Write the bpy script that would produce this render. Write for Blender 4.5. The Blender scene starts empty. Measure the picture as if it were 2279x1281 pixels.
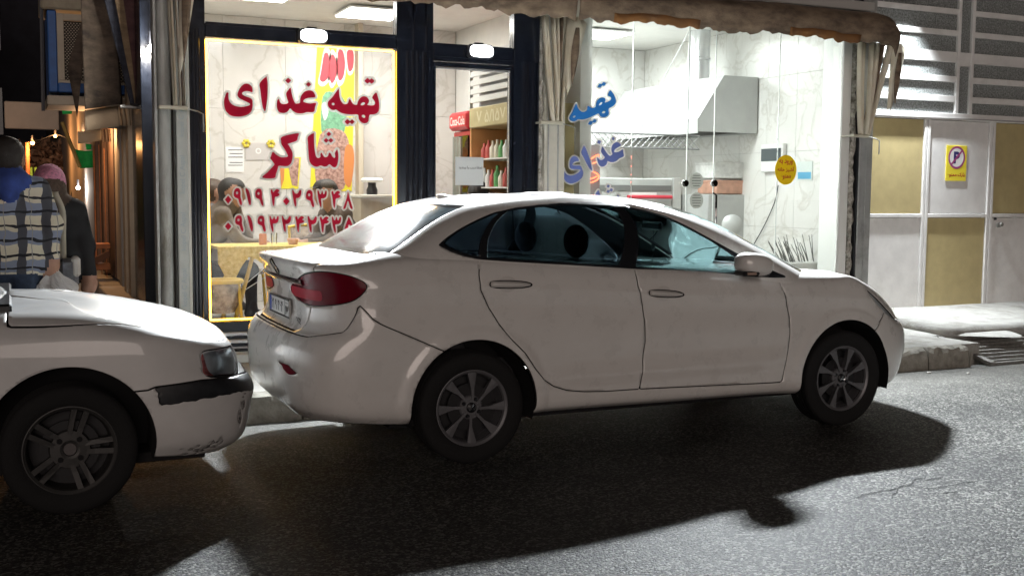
import bpy, bmesh, math, random
import numpy as np
from mathutils import Vector, Matrix
from mathutils.bvhtree import BVHTree
from mathutils.interpolate import poly_3d_calc
rng = np.random.default_rng(7); random.seed(7)
scene = bpy.context.scene
col = scene.collection
# ------------------------------------------------------------------ camera
FPX, CX, CY, CAMH = 2436.0, 1139.5, 640.5, 1.515
YAW, PITCH, ROLL = math.radians(24.64), math.radians(4.89), math.radians(-0.43)
fwd = np.array([math.sin(YAW)*math.cos(PITCH), math.cos(YAW)*math.cos(PITCH), -math.sin(PITCH)])
_r = np.array([math.cos(YAW), -math.sin(YAW), 0.0]); _d = np.cross(fwd, _r)
right = math.cos(ROLL)*_r + math.sin(ROLL)*_d
down = -math.sin(ROLL)*_r + math.cos(ROLL)*_d
CAM = np.array([0, 0, CAMH])
cd = bpy.data.cameras.new('camera'); cam = bpy.data.objects.new('camera', cd); col.objects.link(cam)
cam.matrix_world = Matrix(((right[0], -down[0], -fwd[0], 0), (right[1], -down[1], -fwd[1], 0), (right[2], -down[2], -fwd[2], CAMH), (0, 0, 0, 1)))
cd.sensor_width = 36.0; cd.lens = 36.0*FPX/2279.0; cd.clip_start = 0.05; cd.clip_end = 2000
scene.camera = cam
# ------------------------------------------------------------------ night sky, dim street glow, exposure
W = bpy.data.worlds.new('World'); scene.world = W; W.use_nodes = True
wn = W.node_tree.nodes; wl = W.node_tree.links
sky = wn.new('ShaderNodeTexSky'); sky.sky_type = 'NISHITA'; sky.sun_disc = False
SUN_EL, SUN_AZ = math.radians(3.2), math.radians(196)      # weak glow of the town from behind the camera
sky.sun_elevation = SUN_EL; sky.sun_rotation = SUN_AZ
wl.new(sky.outputs[0], wn['Background'].inputs[0]); wn['Background'].inputs[1].default_value = 0.0005
sd = bpy.data.lights.new('sun', 'SUN'); sun = bpy.data.objects.new('sun', sd); col.objects.link(sun)
sd.energy = 1.0; sd.angle = math.radians(38); sd.color = (1.0, 0.84, 0.76)
sdir = Vector((math.sin(SUN_AZ)*math.cos(SUN_EL), math.cos(SUN_AZ)*math.cos(SUN_EL), math.sin(SUN_EL)))
sun.rotation_euler = sdir.to_track_quat('Z', 'Y').to_euler()
scene.view_settings.view_transform = 'Standard'; scene.view_settings.look = 'None'
scene.view_settings.exposure = 0.0; scene.view_settings.gamma = 1.0; scene.view_settings.use_curve_mapping = False
# ------------------------------------------------------------------ pixel of the photograph -> direction -> point
def ray(x, y): return right*((x-CX)/FPX) + down*((y-CY)/FPX) + fwd
def onz(x, y, z=0.0): d = ray(x, y); return CAM + d*((z-CAMH)/d[2])
def ony(x, y, Y): d = ray(x, y); return CAM + d*(Y/d[1])
def onx(x, y, X): d = ray(x, y); return CAM + d*(X/d[0])
# ------------------------------------------------------------------ materials
MATS = {}
def M(name, c=(.5, .5, .5), rough=.5, metal=0., spec=.5, coat=0., var=0., vscale=8., bump=0., bscale=60., emit=None, estr=0., trans=0., alpha=1., c2=None, dirt=0., stretch=None, sheen=0.):
    """principled material with object-space noise for tone variation and relief"""
    if name in MATS: return MATS[name]
    m = bpy.data.materials.new(name); m.use_nodes = True; nt = m.node_tree; n = nt.nodes; l = nt.links
    b = n['Principled BSDF']; b.inputs['Base Color'].default_value = (*c, 1)
    b.inputs['Roughness'].default_value = rough; b.inputs['Metallic'].default_value = metal
    b.inputs['Specular IOR Level'].default_value = spec; b.inputs['Coat Weight'].default_value = coat; b.inputs['Coat Roughness'].default_value = .04
    b.inputs['Transmission Weight'].default_value = trans; b.inputs['Alpha'].default_value = alpha
    b.inputs['Sheen Weight'].default_value = sheen
    if emit: b.inputs['Emission Color'].default_value = (*emit, 1); b.inputs['Emission Strength'].default_value = estr
    g = None
    if var or bump or c2 or dirt:
        g = n.new('ShaderNodeNewGeometry')
        src = g.outputs['Position']
        if stretch:
            mp = n.new('ShaderNodeMapping'); mp.inputs['Scale'].default_value = stretch; l.new(src, mp.inputs[0]); src = mp.outputs[0]
    if var or c2:
        t = n.new('ShaderNodeTexNoise'); t.inputs['Scale'].default_value = vscale; t.inputs['Detail'].default_value = 8; t.inputs['Roughness'].default_value = .62; l.new(src, t.inputs['Vector'])
        r = n.new('ShaderNodeValToRGB'); r.color_ramp.elements[0].position = .32; r.color_ramp.elements[1].position = .70
        lo = tuple(max(0, v*(1-var)) for v in c); hi = c2 if c2 else tuple(min(1, v*(1+var)) for v in c)
        r.color_ramp.elements[0].color = (*lo, 1); r.color_ramp.elements[1].color = (*hi, 1); l.new(t.outputs['Fac'], r.inputs[0])
        l.new(r.outputs[0], b.inputs['Base Color'])
        rr = n.new('ShaderNodeMapRange'); rr.inputs[3].default_value = max(0, rough-.10); rr.inputs[4].default_value = min(1, rough+.12)
        l.new(t.outputs['Fac'], rr.inputs[0]); l.new(rr.outputs[0], b.inputs['Roughness'])
        if dirt:
            t2 = n.new('ShaderNodeTexNoise'); t2.inputs['Scale'].default_value = vscale*.35; t2.inputs['Detail'].default_value = 10; t2.inputs['Roughness'].default_value = .75; l.new(src, t2.inputs['Vector'])
            r2 = n.new('ShaderNodeValToRGB'); r2.color_ramp.elements[0].position = .52; r2.color_ramp.elements[1].position = .66
            r2.color_ramp.elements[0].color = (1, 1, 1, 1); r2.color_ramp.elements[1].color = (1-dirt, 1-dirt*1.05, 1-dirt*1.15, 1); l.new(t2.outputs['Fac'], r2.inputs[0])
            mx = n.new('ShaderNodeMix'); mx.data_type = 'RGBA'; mx.blend_type = 'MULTIPLY'; mx.inputs[0].default_value = 1
            l.new(r.outputs[0], mx.inputs[6]); l.new(r2.outputs[0], mx.inputs[7]); l.new(mx.outputs[2], b.inputs['Base Color'])
    if bump:
        t = n.new('ShaderNodeTexNoise'); t.inputs['Scale'].default_value = bscale; t.inputs['Detail'].default_value = 6; l.new(src, t.inputs['Vector'])
        bp = n.new('ShaderNodeBump'); bp.inputs['Strength'].default_value = bump; bp.inputs['Distance'].default_value = .01; l.new(t.outputs['Fac'], bp.inputs['Height']); l.new(bp.outputs[0], b.inputs['Normal'])
    MATS[name] = m; return m
def glass_mat(name, tint=(.9, .95, .93), gloss=(1, 1, 1), rough=.0, ior=1.45, base=.0):
    """thin pane: tinted see-through plus mirror reflection by fresnel"""
    if name in MATS: return MATS[name]
    m = bpy.data.materials.new(name); m.use_nodes = True; nt = m.node_tree; n = nt.nodes; l = nt.links
    n.remove(n['Principled BSDF']); out = n['Material Output']
    t = n.new('ShaderNodeBsdfTransparent'); t.inputs[0].default_value = (*tint, 1)
    g = n.new('ShaderNodeBsdfGlossy'); g.inputs[0].default_value = (*gloss, 1); g.inputs['Roughness'].default_value = rough
    f = n.new('ShaderNodeFresnel'); f.inputs[0].default_value = ior
    mx = n.new('ShaderNodeMixShader')
    if base:
        a = n.new('ShaderNodeMath'); a.operation = 'ADD'; a.inputs[1].default_value = base; l.new(f.outputs[0], a.inputs[0]); l.new(a.outputs[0], mx.inputs[0])
    else: l.new(f.outputs[0], mx.inputs[0])
    l.new(t.outputs[0], mx.inputs[1]); l.new(g.outputs[0], mx.inputs[2]); l.new(mx.outputs[0], out.inputs[0])
    MATS[name] = m; return m
def emit_mat(name, c, s):
    if name in MATS: return MATS[name]
    m = bpy.data.materials.new(name); m.use_nodes = True; nt = m.node_tree; n = nt.nodes
    n.remove(n['Principled BSDF']); e = n.new('ShaderNodeEmission'); e.inputs[0].default_value = (*c, 1); e.inputs[1].default_value = s
    nt.links.new(e.outputs[0], n['Material Output'].inputs[0]); MATS[name] = m; return m
def vinyl_mat(name, c, back=.55):
    """thin film that also lets light from behind through"""
    if name in MATS: return MATS[name]
    m = bpy.data.materials.new(name); m.use_nodes = True; nt = m.node_tree; n = nt.nodes; l = nt.links; n.remove(n['Principled BSDF'])
    d = n.new('ShaderNodeBsdfDiffuse'); d.inputs[0].default_value = (*c, 1); t = n.new('ShaderNodeBsdfTranslucent'); t.inputs[0].default_value = (*c, 1)
    mx = n.new('ShaderNodeMixShader'); mx.inputs[0].default_value = back; l.new(d.outputs[0], mx.inputs[1]); l.new(t.outputs[0], mx.inputs[2]); l.new(mx.outputs[0], n['Material Output'].inputs[0]); MATS[name] = m; return m
# ------------------------------------------------------------------ mesh helpers (world coordinates; a part is stored relative to its thing)
ORG = {}
def org(o):
    while o.parent: o = o.parent
    return ORG.get(o.name, (0, 0, 0))
class MB:
    def __init__(s): s.v = []; s.f = []; s.mi = []; s.cur = 0
    def add(s, vs, fs):
        k = len(s.v); s.v.extend([tuple(map(float, p)) for p in vs]); s.f.extend([tuple(k+i for i in f) for f in fs]); s.mi.extend([s.cur]*len(fs)); return s
    def box(s, x0, x1, y0, y1, z0, z1, bev=0.):
        b = min(bev, (x1-x0)*.45, (y1-y0)*.45, (z1-z0)*.45)
        if b <= 0:
            return s.add([(x0, y0, z0), (x1, y0, z0), (x1, y1, z0), (x0, y1, z0), (x0, y0, z1), (x1, y0, z1), (x1, y1, z1), (x0, y1, z1)],
                  [(0, 3, 2, 1), (4, 5, 6, 7), (0, 1, 5, 4), (1, 2, 6, 5), (2, 3, 7, 6), (3, 0, 4, 7)])
        vs = []; 
        for xs in (0, 1):
            for ys in (0, 1):
                for zs in (0, 1):
                    X, Y, Z = (x1 if xs else x0), (y1 if ys else y0), (z1 if zs else z0)
                    ix, iy, iz = (-b if xs else b), (-b if ys else b), (-b if zs else b)
                    vs += [(X, Y+iy, Z+iz), (X+ix, Y, Z+iz), (X+ix, Y+iy, Z)]
        def q(x, y, z, a): return (x*4+y*2+z)*3+a
        fs = []
        for a in (0, 1): fs.append([q(a, 0, 0, 0), q(a, 0, 1, 0), q(a, 1, 1, 0), q(a, 1, 0, 0)][::(-1 if a else 1)])
        for a in (0, 1): fs.append([q(0, a, 0, 1), q(1, a, 0, 1), q(1, a, 1, 1), q(0, a, 1, 1)][::(-1 if a else 1)])
        for a in (0, 1): fs.append([q(0, 0, a, 2), q(0, 1, a, 2), q(1, 1, a, 2), q(1, 0, a, 2)][::(-1 if a else 1)])
        for a in (0, 1):
            for c in (0, 1):
                fs.append([q(a, c, 0, 0), q(a, c, 1, 0), q(a, c, 1, 1), q(a, c, 0, 1)]); fs.append([q(a, 0, c, 0), q(a, 1, c, 0), q(a, 1, c, 2), q(a, 0, c, 2)]); fs.append([q(0, a, c, 1), q(1, a, c, 1), q(1, a, c, 2), q(0, a, c, 2)])
                for d in (0, 1): fs.append([q(a, c, d, 0), q(a, c, d, 1), q(a, c, d, 2)])
        return s.add(vs, fs)
    def prism(s, poly, d, closed=True):
        """flat polygon (3-D points) extruded by vector d"""
        n = len(poly); d = np.array(d); a = [np.array(p) for p in poly]
        return s.add(a+[p+d for p in a], [tuple(range(n))[::-1], tuple(range(n, 2*n))]+[(i, (i+1) % n, n+(i+1) % n, n+i) for i in range(n)])
    def tube(s, pts, r, k=8, cap=True):
        pts = [np.array(p, float) for p in pts]; rs = r if hasattr(r, '__len__') else [r]*len(pts)
        vs = []; up = None
        for i, p in enumerate(pts):
            t = pts[min(i+1, len(pts)-1)]-pts[max(i-1, 0)]; t = t/(np.linalg.norm(t)+1e-9)
            if up is None: up = np.array([0, 0, 1.]) if abs(t[2]) < .9 else np.array([1., 0, 0])
            a = np.cross(t, up); a /= np.linalg.norm(a)+1e-9; b = np.cross(a, t); up = b
            for j in range(k):
                w = 2*math.pi*j/k; vs.append(p+rs[i]*(math.cos(w)*a+math.sin(w)*b))
        fs = [(i*k+j, i*k+(j+1) % k, (i+1)*k+(j+1) % k, (i+1)*k+j) for i in range(len(pts)-1) for j in range(k)]
        if cap: fs += [tuple(range(k))[::-1], tuple(range((len(pts)-1)*k, len(pts)*k))]
        return s.add(vs, fs)
    def lathe(s, prof, c, axis=(0, 1, 0), k=48):
        """profile (radius, offset along axis) revolved round axis through c"""
        ax = np.array(axis, float); ax /= np.linalg.norm(ax); u = np.cross(ax, [0, 0, 1.]) if abs(ax[2]) < .9 else np.array([1., 0, 0]); u /= np.linalg.norm(u); w = np.cross(ax, u); c = np.array(c)
        vs = [c+ax*h+r*(math.cos(2*math.pi*j/k)*u+math.sin(2*math.pi*j/k)*w) for r, h in prof for j in range(k)]
        return s.add(vs, [(i*k+j, i*k+(j+1) % k, (i+1)*k+(j+1) % k, (i+1)*k+j) for i in range(len(prof)-1) for j in range(k)])
    def sheet(s, g):
        """grid of points g[i][j]"""
        a, b = len(g), len(g[0])
        return s.add([p for r in g for p in r], [(i*b+j, i*b+j+1, (i+1)*b+j+1, (i+1)*b+j) for i in range(a-1) for j in range(b-1)])
    def ball(s, c, r, k=12):
        c = np.array(c); r = np.array(r if hasattr(r, '__len__') else (r, r, r)); g = []
        for i in range(k+1):
            th = math.pi*i/k
            g.append([c+r*np.array((math.sin(th)*math.cos(p), math.sin(th)*math.sin(p), math.cos(th))) for p in np.linspace(0, 2*math.pi, 2*k+1)])
        return s.sheet(g)
    def build(s, name, mat, parent=None, smooth=None, solid=0., bevel=0., sub=0):
        me = bpy.data.meshes.new(name); o3 = np.array(org(parent) if parent else (0, 0, 0))
        me.from_pydata([tuple(np.array(p)-o3) for p in s.v], [], s.f)
        for m in (mat if isinstance(mat, (list, tuple)) else [mat]): me.materials.append(m)
        if any(s.mi): me.polygons.foreach_set('material_index', s.mi)
        o = bpy.data.objects.new(name, me); col.objects.link(o); o.parent = parent
        bm = bmesh.new(); bm.from_mesh(me); bmesh.ops.remove_doubles(bm, verts=bm.verts, dist=1e-5); bmesh.ops.recalc_face_normals(bm, faces=bm.faces); bm.to_mesh(me); bm.free()
        if solid: md = o.modifiers.new('solid', 'SOLIDIFY'); md.thickness = solid; md.offset = -1
        if bevel: md = o.modifiers.new('bevel', 'BEVEL'); md.width = bevel; md.segments = 2; md.limit_method = 'ANGLE'; md.angle_limit = math.radians(40)
        if sub: md = o.modifiers.new('sub', 'SUBSURF'); md.levels = sub; md.render_levels = sub
        if smooth:
            me.shade_smooth() if smooth >= 180 else me.set_sharp_from_angle(angle=math.radians(smooth))
        return o
def thing(name, loc, label, cat, group=None):
    o = bpy.data.objects.new(name, None); col.objects.link(o); o.location = loc; o.empty_display_size = .1
    ORG[o.name] = tuple(loc); o['label'] = label; o['category'] = cat
    if group: o['group'] = group
    return o
def tag(o, label, cat, group=None):
    o['label'] = label; o['category'] = cat
    if group: o['group'] = group
    return o
def struct(o): o['kind'] = 'structure'; return o
def copy_tree(o, parent=None):
    c = o.copy(); col.objects.link(c); c.parent = parent
    for ch in list(o.children): copy_tree(ch, c)
    return c
def box(name, x0, x1, y0, y1, z0, z1, mat, parent=None, bev=.004):
    return MB().box(x0, x1, y0, y1, z0, z1, bev).build(name, mat, parent)
def catmull(pts, n=6, closed=False):
    P = np.array(pts, float); N = len(P); out = []
    for i in range(N if closed else N-1):
        g = lambda k: P[k % N] if closed else P[min(max(k, 0), N-1)]
        a, b, c, d = g(i-1), g(i), g(i+1), g(i+2)
        for t in np.linspace(0, 1, n, endpoint=False):
            out.append(.5*((2*b)+(c-a)*t+(2*a-5*b+4*c-d)*t*t+(3*b-a-3*c+d)*t**3))
    if not closed: out.append(P[-1])
    return np.array(out)
# ------------------------------------------------------------------ cutting panels out of a dense sheet by a scalar field
def sdist(pts, poly):
    """signed distance of 2-D points to a closed polygon, negative inside"""
    P = np.asarray(poly, float); pts = np.asarray(pts, float); D = np.full(len(pts), 1e9); ins = np.zeros(len(pts), bool)
    for i in range(len(P)):
        a, b = P[i], P[(i+1) % len(P)]; e = b-a; w = pts-a
        t = np.clip((w@e)/(e@e+1e-12), 0, 1); D = np.minimum(D, ((w-t[:, None]*e)**2).sum(1))
        c = (a[1] > pts[:, 1]) != (b[1] > pts[:, 1])
        with np.errstate(divide='ignore', invalid='ignore'): xx = (b[0]-a[0])*(pts[:, 1]-a[1])/(b[1]-a[1]+1e-15)+a[0]
        ins ^= c & (pts[:, 0] < xx)
    D = np.sqrt(D); D[ins] *= -1; return D
def keep(mesh, phi):
    """part of mesh (attribute rows V, faces F) where phi <= 0"""
    V, F = mesh; out = []; newv = []; idx = {}; eidx = {}
    def vert(i):
        if i not in idx: idx[i] = len(newv); newv.append(V[i])
        return idx[i]
    def edge(i, j):
        k = (i, j) if i < j else (j, i)
        if k not in eidx:
            t = phi[k[0]]/(phi[k[0]]-phi[k[1]]); eidx[k] = len(newv); newv.append(V[k[0]]*(1-t)+V[k[1]]*t)
        return eidx[k]
    neg = phi <= 0
    for f in F:
        c = [neg[i] for i in f]
        if all(c): out.append(tuple(vert(i) for i in f)); continue
        if not any(c): continue
        g = []
        for a in range(len(f)):
            i, j = f[a], f[(a+1) % len(f)]
            if c[a]: g.append(vert(i))
            if c[a] != c[(a+1) % len(f)]: g.append(edge(i, j))
        if len(g) >= 3: out.append(tuple(g))
    return (np.array(newv) if newv else np.zeros((0, V.shape[1])), out)
def split(mesh, phi, gap=.0): return keep(mesh, phi+gap/2), keep(mesh, -phi+gap/2)
# ------------------------------------------------------------------ car bodies: a closed ring of waterlines, splined, then cut into panels
def pspline(P, t, L, q):
    """periodic C2 cubic spline through P (n,k) at params t, period L, sampled at q"""
    n = len(t); h = np.diff(np.append(t, t[0]+L)); A = np.zeros((n, n)); B = np.zeros((n, P.shape[1]))
    for i in range(n):
        a, b = h[i-1], h[i]; A[i, i-1] += a; A[i, i] += 2*(a+b); A[i, (i+1) % n] += b
        B[i] = 6*((P[(i+1) % n]-P[i])/b-(P[i]-P[i-1])/a)
    m = np.linalg.solve(A, B); k = np.clip(np.searchsorted(t, q, side='right')-1, 0, n-1); d = h[k][:, None]
    x = (q-t[k])[:, None]; y = d-x; k1 = (k+1) % n
    return (m[k]*y**3+m[k1]*x**3)/(6*d)+(P[k]/d-m[k]*d/6)*y+(P[k1]/d-m[k1]*d/6)*x
def ring(rows, step=.02, vs=9, mid=3):
    """rows: waterlines from bottom to top, each (x, halfwidth, z) from rear centre to front centre -> mesh with attributes x y z s v"""
    R = np.array(rows, float); nr, nc, _ = R.shape
    near = R*[1, -1, 1]; far = R[:, nc-2:0:-1]
    full = np.concatenate([near, far], 1)
    c = full[mid]; ch = np.linalg.norm(np.diff(np.vstack([c, c[:1]]), axis=0), axis=1); t = np.concatenate([[0], np.cumsum(ch)[:-1]]); L = ch.sum()
    nu = int(L/step)//2*2; q = np.linspace(0, L, nu, endpoint=False)
    S = np.array([pspline(full[r], t, L, q) for r in range(nr)])          # nr, nu, 3
    out = []; vv = []
    for r in range(nr-1):
        a, b = S[r], S[r+1]; d1 = np.linalg.norm(b-a, axis=1, keepdims=True)+1e-6
        def tang(i):
            if i == 0: return (S[1]-S[0])/d1
            if i == nr-1: return (S[-1]-S[-2])/d1
            da = np.linalg.norm(S[i]-S[i-1], axis=1, keepdims=True)+1e-6; db = np.linalg.norm(S[i+1]-S[i], axis=1, keepdims=True)+1e-6
            return ((S[i]-S[i-1])/da*db+(S[i+1]-S[i])/db*da)/(da+db)
        m0, m1 = tang(r)*d1, tang(r+1)*d1
        for j in range(vs if r < nr-2 else vs+1):
            w = j/vs; out.append((2*w**3-3*w**2+1)*a+(w**3-2*w**2+w)*m0+(-2*w**3+3*w**2)*b+(w**3-w**2)*m1); vv.append(r+w)
    G = np.array(out); nv = len(G); sf = np.minimum(q, L-q)
    V = np.concatenate([G, np.broadcast_to(sf[None, :, None], (nv, nu, 1)), np.broadcast_to(np.array(vv)[:, None, None], (nv, nu, 1))], 2).reshape(-1, 5)
    F = [(i*nu+j, i*nu+(j+1) % nu, (i+1)*nu+(j+1) % nu, (i+1)*nu+j) for i in range(nv-1) for j in range(nu)]
    return (V, F), G, L/2
class Hit:
    """which (s, z) of a ring does a pixel of the photograph fall on"""
    def __init__(s, mesh, o): s.V, s.F = mesh; s.o = np.array(o); s.b = BVHTree.FromPolygons([tuple(p) for p in s.V[:, :3]+s.o], s.F)
    def full(s, x, y):
        loc, nrm, fi, d = s.b.ray_cast(Vector(CAM), Vector(ray(x, y)).normalized())
        if loc is None: return None
        f = s.F[fi]; w = poly_3d_calc([Vector(s.V[i, :3]+s.o) for i in f], loc); return sum(w[k]*s.V[f[k]] for k in range(len(f)))
    def sz(s, pts, last=None):
        r = []
        for p in pts:
            h = s.full(*p)
            if h is None: continue
            r.append((h[3], h[2]))
        return r
def halves(mesh):
    V, F = mesh
    if not len(V): return []
    phi = V[:, 1]; return [m for m in (keep(mesh, phi-1e-9), keep(mesh, -phi-1e-9)) if len(m[1])]
def panel(mesh, o, name, mat, parent, solid=.0, smooth=True):
    V, F = mesh
    if not F: return None
    mb = MB(); mb.add(V[:, :3]+np.array(o), F); ob = mb.build(name, mat, parent)
    ob.data.shade_smooth()
    # make every panel face outwards of the car
    me = ob.data; c = np.array([0, 0, 0.]); n = len(me.polygons)
    ce = np.zeros(n*3); no = np.zeros(n*3); me.polygons.foreach_get('center', ce); me.polygons.foreach_get('normal', no); ce = ce.reshape(-1, 3); no = no.reshape(-1, 3)
    if ((ce-np.array([1.25, 0, .7]))*no).sum() < 0: me.flip_normals()
    if solid: md = ob.modifiers.new('solid', 'SOLIDIFY'); md.thickness = solid; md.offset = -1
    return ob
def inner(G, off):
    """the ring moved inwards: dark lining seen through panel gaps"""
    du = np.roll(G, -1, 1)-np.roll(G, 1, 1); dv = np.gradient(G, axis=0); n = np.cross(du, dv); n /= np.linalg.norm(n, axis=2, keepdims=True)+1e-9
    c = G-np.array([1.25, 0, .7]); sg = np.sign((c*n).sum()); return G-sg*n*off
paint = M('white_paint', (.74, .725, .70), rough=.28, spec=.5, coat=1., var=.03, vscale=7., dirt=.04)
blackp = M('black_trim', (.012, .013, .016), rough=.35)
rubber = M('rubber', (.006, .006, .0065), rough=.85, bump=.3, bscale=120)
dark = M('dark_lining', (.006, .006, .007), rough=.9)
chrome = M('chrome', (.75, .75, .76), rough=.08, metal=1)
carglass = glass_mat('car_glass', (.11, .155, .16), ior=1.5)
screenglass = glass_mat('screen_glass', (.55, .68, .68), ior=1.5)
dustyglass = glass_mat('rear_screen_glass', (.10, .13, .14), ior=1.5, rough=.16)
tintglass = glass_mat('tinted_glass', (.085, .11, .13), ior=1.5)
redlens = M('red_lens', (.13, .003, .012), rough=.22, coat=0., spec=.12)
redlens2 = M('red_lens_bright', (.34, .012, .03), rough=.35, coat=0., spec=.1)
clearlens = glass_mat('clear_lens', (.86, .90, .92), ior=1.5, rough=.02, base=.05)
seatm = M('seat_fabric', (.035, .035, .04), rough=.9)
dashm = M('dashboard', (.10, .13, .13), rough=.7)
def tyre_and_rim(parent, o, hub, side, kind):
    """wheel at hub (car coords); side=-1 faces the camera"""
    R = hub[2]; y0 = hub[1]; C0 = (hub[0]+o[0], y0+o[1], R+o[2]); ax = (0, side, 0); tw = .205; rr = .213 if kind == 'eight' else .205
    wmb = MB(); wmb.lathe([(.0, -.10), (rr-.025, -.10), (rr-.02, -.02)], C0, ax, 40)                     # back of the barrel
    wmb.lathe([(.05, -.05), (.135, -.05), (.135, -.065), (.05, -.065)], C0, ax, 32)                       # brake disc
    w = wmb.build('wheel', M('brake_metal', (.018, .018, .02), rough=.6, metal=.3), parent, smooth=40)
    t = MB(); prof = [(rr+.004, -.19), (R-.04, -.195), (R-.012, -.185), (R, -.165)]
    for k in range(5):
        h = -.165+.03*k; prof += [(R, h+.003), (R, h+.022), (R-.007, h+.023), (R-.007, h+.029)]
    prof += [(R, -.013), (R-.004, -.003), (R-.014, .006), (R-.035, .011), (rr+.03, .010), (rr+.016, .004), (rr+.004, -.002)]
    t.lathe(prof, C0, ax, 72); t.build('tyre', rubber, w, smooth=40)
    r = MB(); r.lathe([(rr-.03, -.15), (rr-.022, -.03), (rr-.012, -.008), (rr, -.001), (rr+.006, -.002), (rr+.006, -.012)], C0, ax, 72)
    cx, cz = C0[0], C0[2]
    def P(rad, ang, h): return (cx+rad*math.sin(ang), C0[1]+side*h, cz+rad*math.cos(ang))
    if kind == 'eight':
        for k in range(8):
            a = k*math.pi/4 + (.02 if hub[0] < 1 else .39)
            tw_ = .10
            for (r0, r1, a0l, a0r, a1l, a1r, h0, h1, dz) in ((.045, rr-.004, -.16+tw_, .05+tw_, -.165, .115, -.012, -.010, .0), ):
                top = [P(r0, a+a0l*1.0, h0), P(r0, a+a0r*1.0+.12, h0), P(.11, a+.075+tw_*.4, -.014), P(r1, a+a1r, h1), P(r1, a, h1+.002), P(r1, a+a1l, h1), P(.11, a-.075+tw_*.3, -.014)]
                bot = [P(r0, a+a0l, h0-.04), P(r0, a+a0r+.12, h0-.04), P(.11, a+.05, -.05), P(r1, a+a1r*.8, h1-.035), P(r1, a, h1-.035), P(r1, a+a1l*.8, h1-.035), P(.11, a-.05, -.05)]
                n = 7; r.add(top+bot, [tuple(range(n))]+[(i, (i+1) % n, n+(i+1) % n, n+i) for i in range(n)])
        r.lathe([(.0, -.02), (.062, -.022), (.07, -.03), (.07, -.06)], C0, ax, 32)
        rim = r.build('rim', M('rim_grey', (.15, .15, .16), rough=.42, metal=.35), w)
        cap = MB(); cap.lathe([(0, -.008), (.022, -.009), (.028, -.013), (.03, -.02)], C0, ax, 24); cp = cap.build('hub_cap', blackp, w, smooth=40)
        e = MB(); e.lathe([(.020, -.0075), (.022, -.0062), (.0235, -.0078)], C0, ax, 24)
        for an in (.35, 2.3, 4.2): e.add([P(.004, an-.5, -.0068), P(.019, an-.16, -.0072), P(.019, an+.16, -.0072), P(.004, an+.5, -.0068)], [(0, 1, 2, 3)])
        e.build('emblem', chrome, w)
        for k in range(4):
            nb = MB(); an = .5+k*math.pi/2; nb.lathe([(0, -.010), (.008, -.010), (.011, -.016), (.012, -.03)], P(.052, an, 0), ax, 12); nb.build('wheel_nut', blackp, w, smooth=40)
    else:
        for k in range(5):
            a = .26+k*2*math.pi/5
            for s2 in (-1, 1):
                top = [P(.055, a+s2*.36-.2, -.022), P(.055, a+s2*.36+.2, -.022), P(.11, a+s2*.20+.115, -.02), P(rr-.004, a+s2*.145+.065, -.008), P(rr-.004, a+s2*.145-.065, -.008), P(.11, a+s2*.20-.115, -.02)]
                bot = [(p[0], p[1]-side*.04, p[2]) for p in top]; n = 6
                r.add(top+bot, [tuple(range(n))]+[(i, (i+1) % n, n+(i+1) % n, n+i) for i in range(n)])
        r.lathe([(.03, -.036), (.032, -.024), (.045, -.020), (.088, -.022), (.094, -.04)], C0, ax, 40)
        r.build('rim', M('rim_worn_dim', (.045, .044, .043), rough=.5, metal=.4, var=.2, vscale=20), w)  # grey darkened to stand for the dimmer light on these wheels
        cap = MB(); cap.lathe([(0, -.030), (.028, -.030), (.032, -.036)], C0, ax, 24); cap.build('hub_cap', M('worn_cap', (.10, .09, .09), rough=.6), w, smooth=40)
        for k in range(4):
            nb = MB(); an = .75+k*math.pi/2; nb.lathe([(0, -.0185), (.013, -.0185), (.0135, -.0215)], P(.062, an, 0), ax, 14); nb.build('wheel_nut', dark, w)
    return w

def arch_liner(parent, o, hx, sd_, r, yo):
    mb = MB(); an = np.linspace(math.radians(-15), math.radians(195), 34); C0 = np.array([o[0]+hx, o[1]+sd_*yo, .325])
    P = lambda rad, h: [C0+np.array([rad*math.cos(t), -sd_*h, rad*math.sin(t)]) for t in an]
    mb.sheet([P(r, 0), P(r, .34), P(.03, .34)]); mb.build('wheel_arch', dark, parent)
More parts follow.
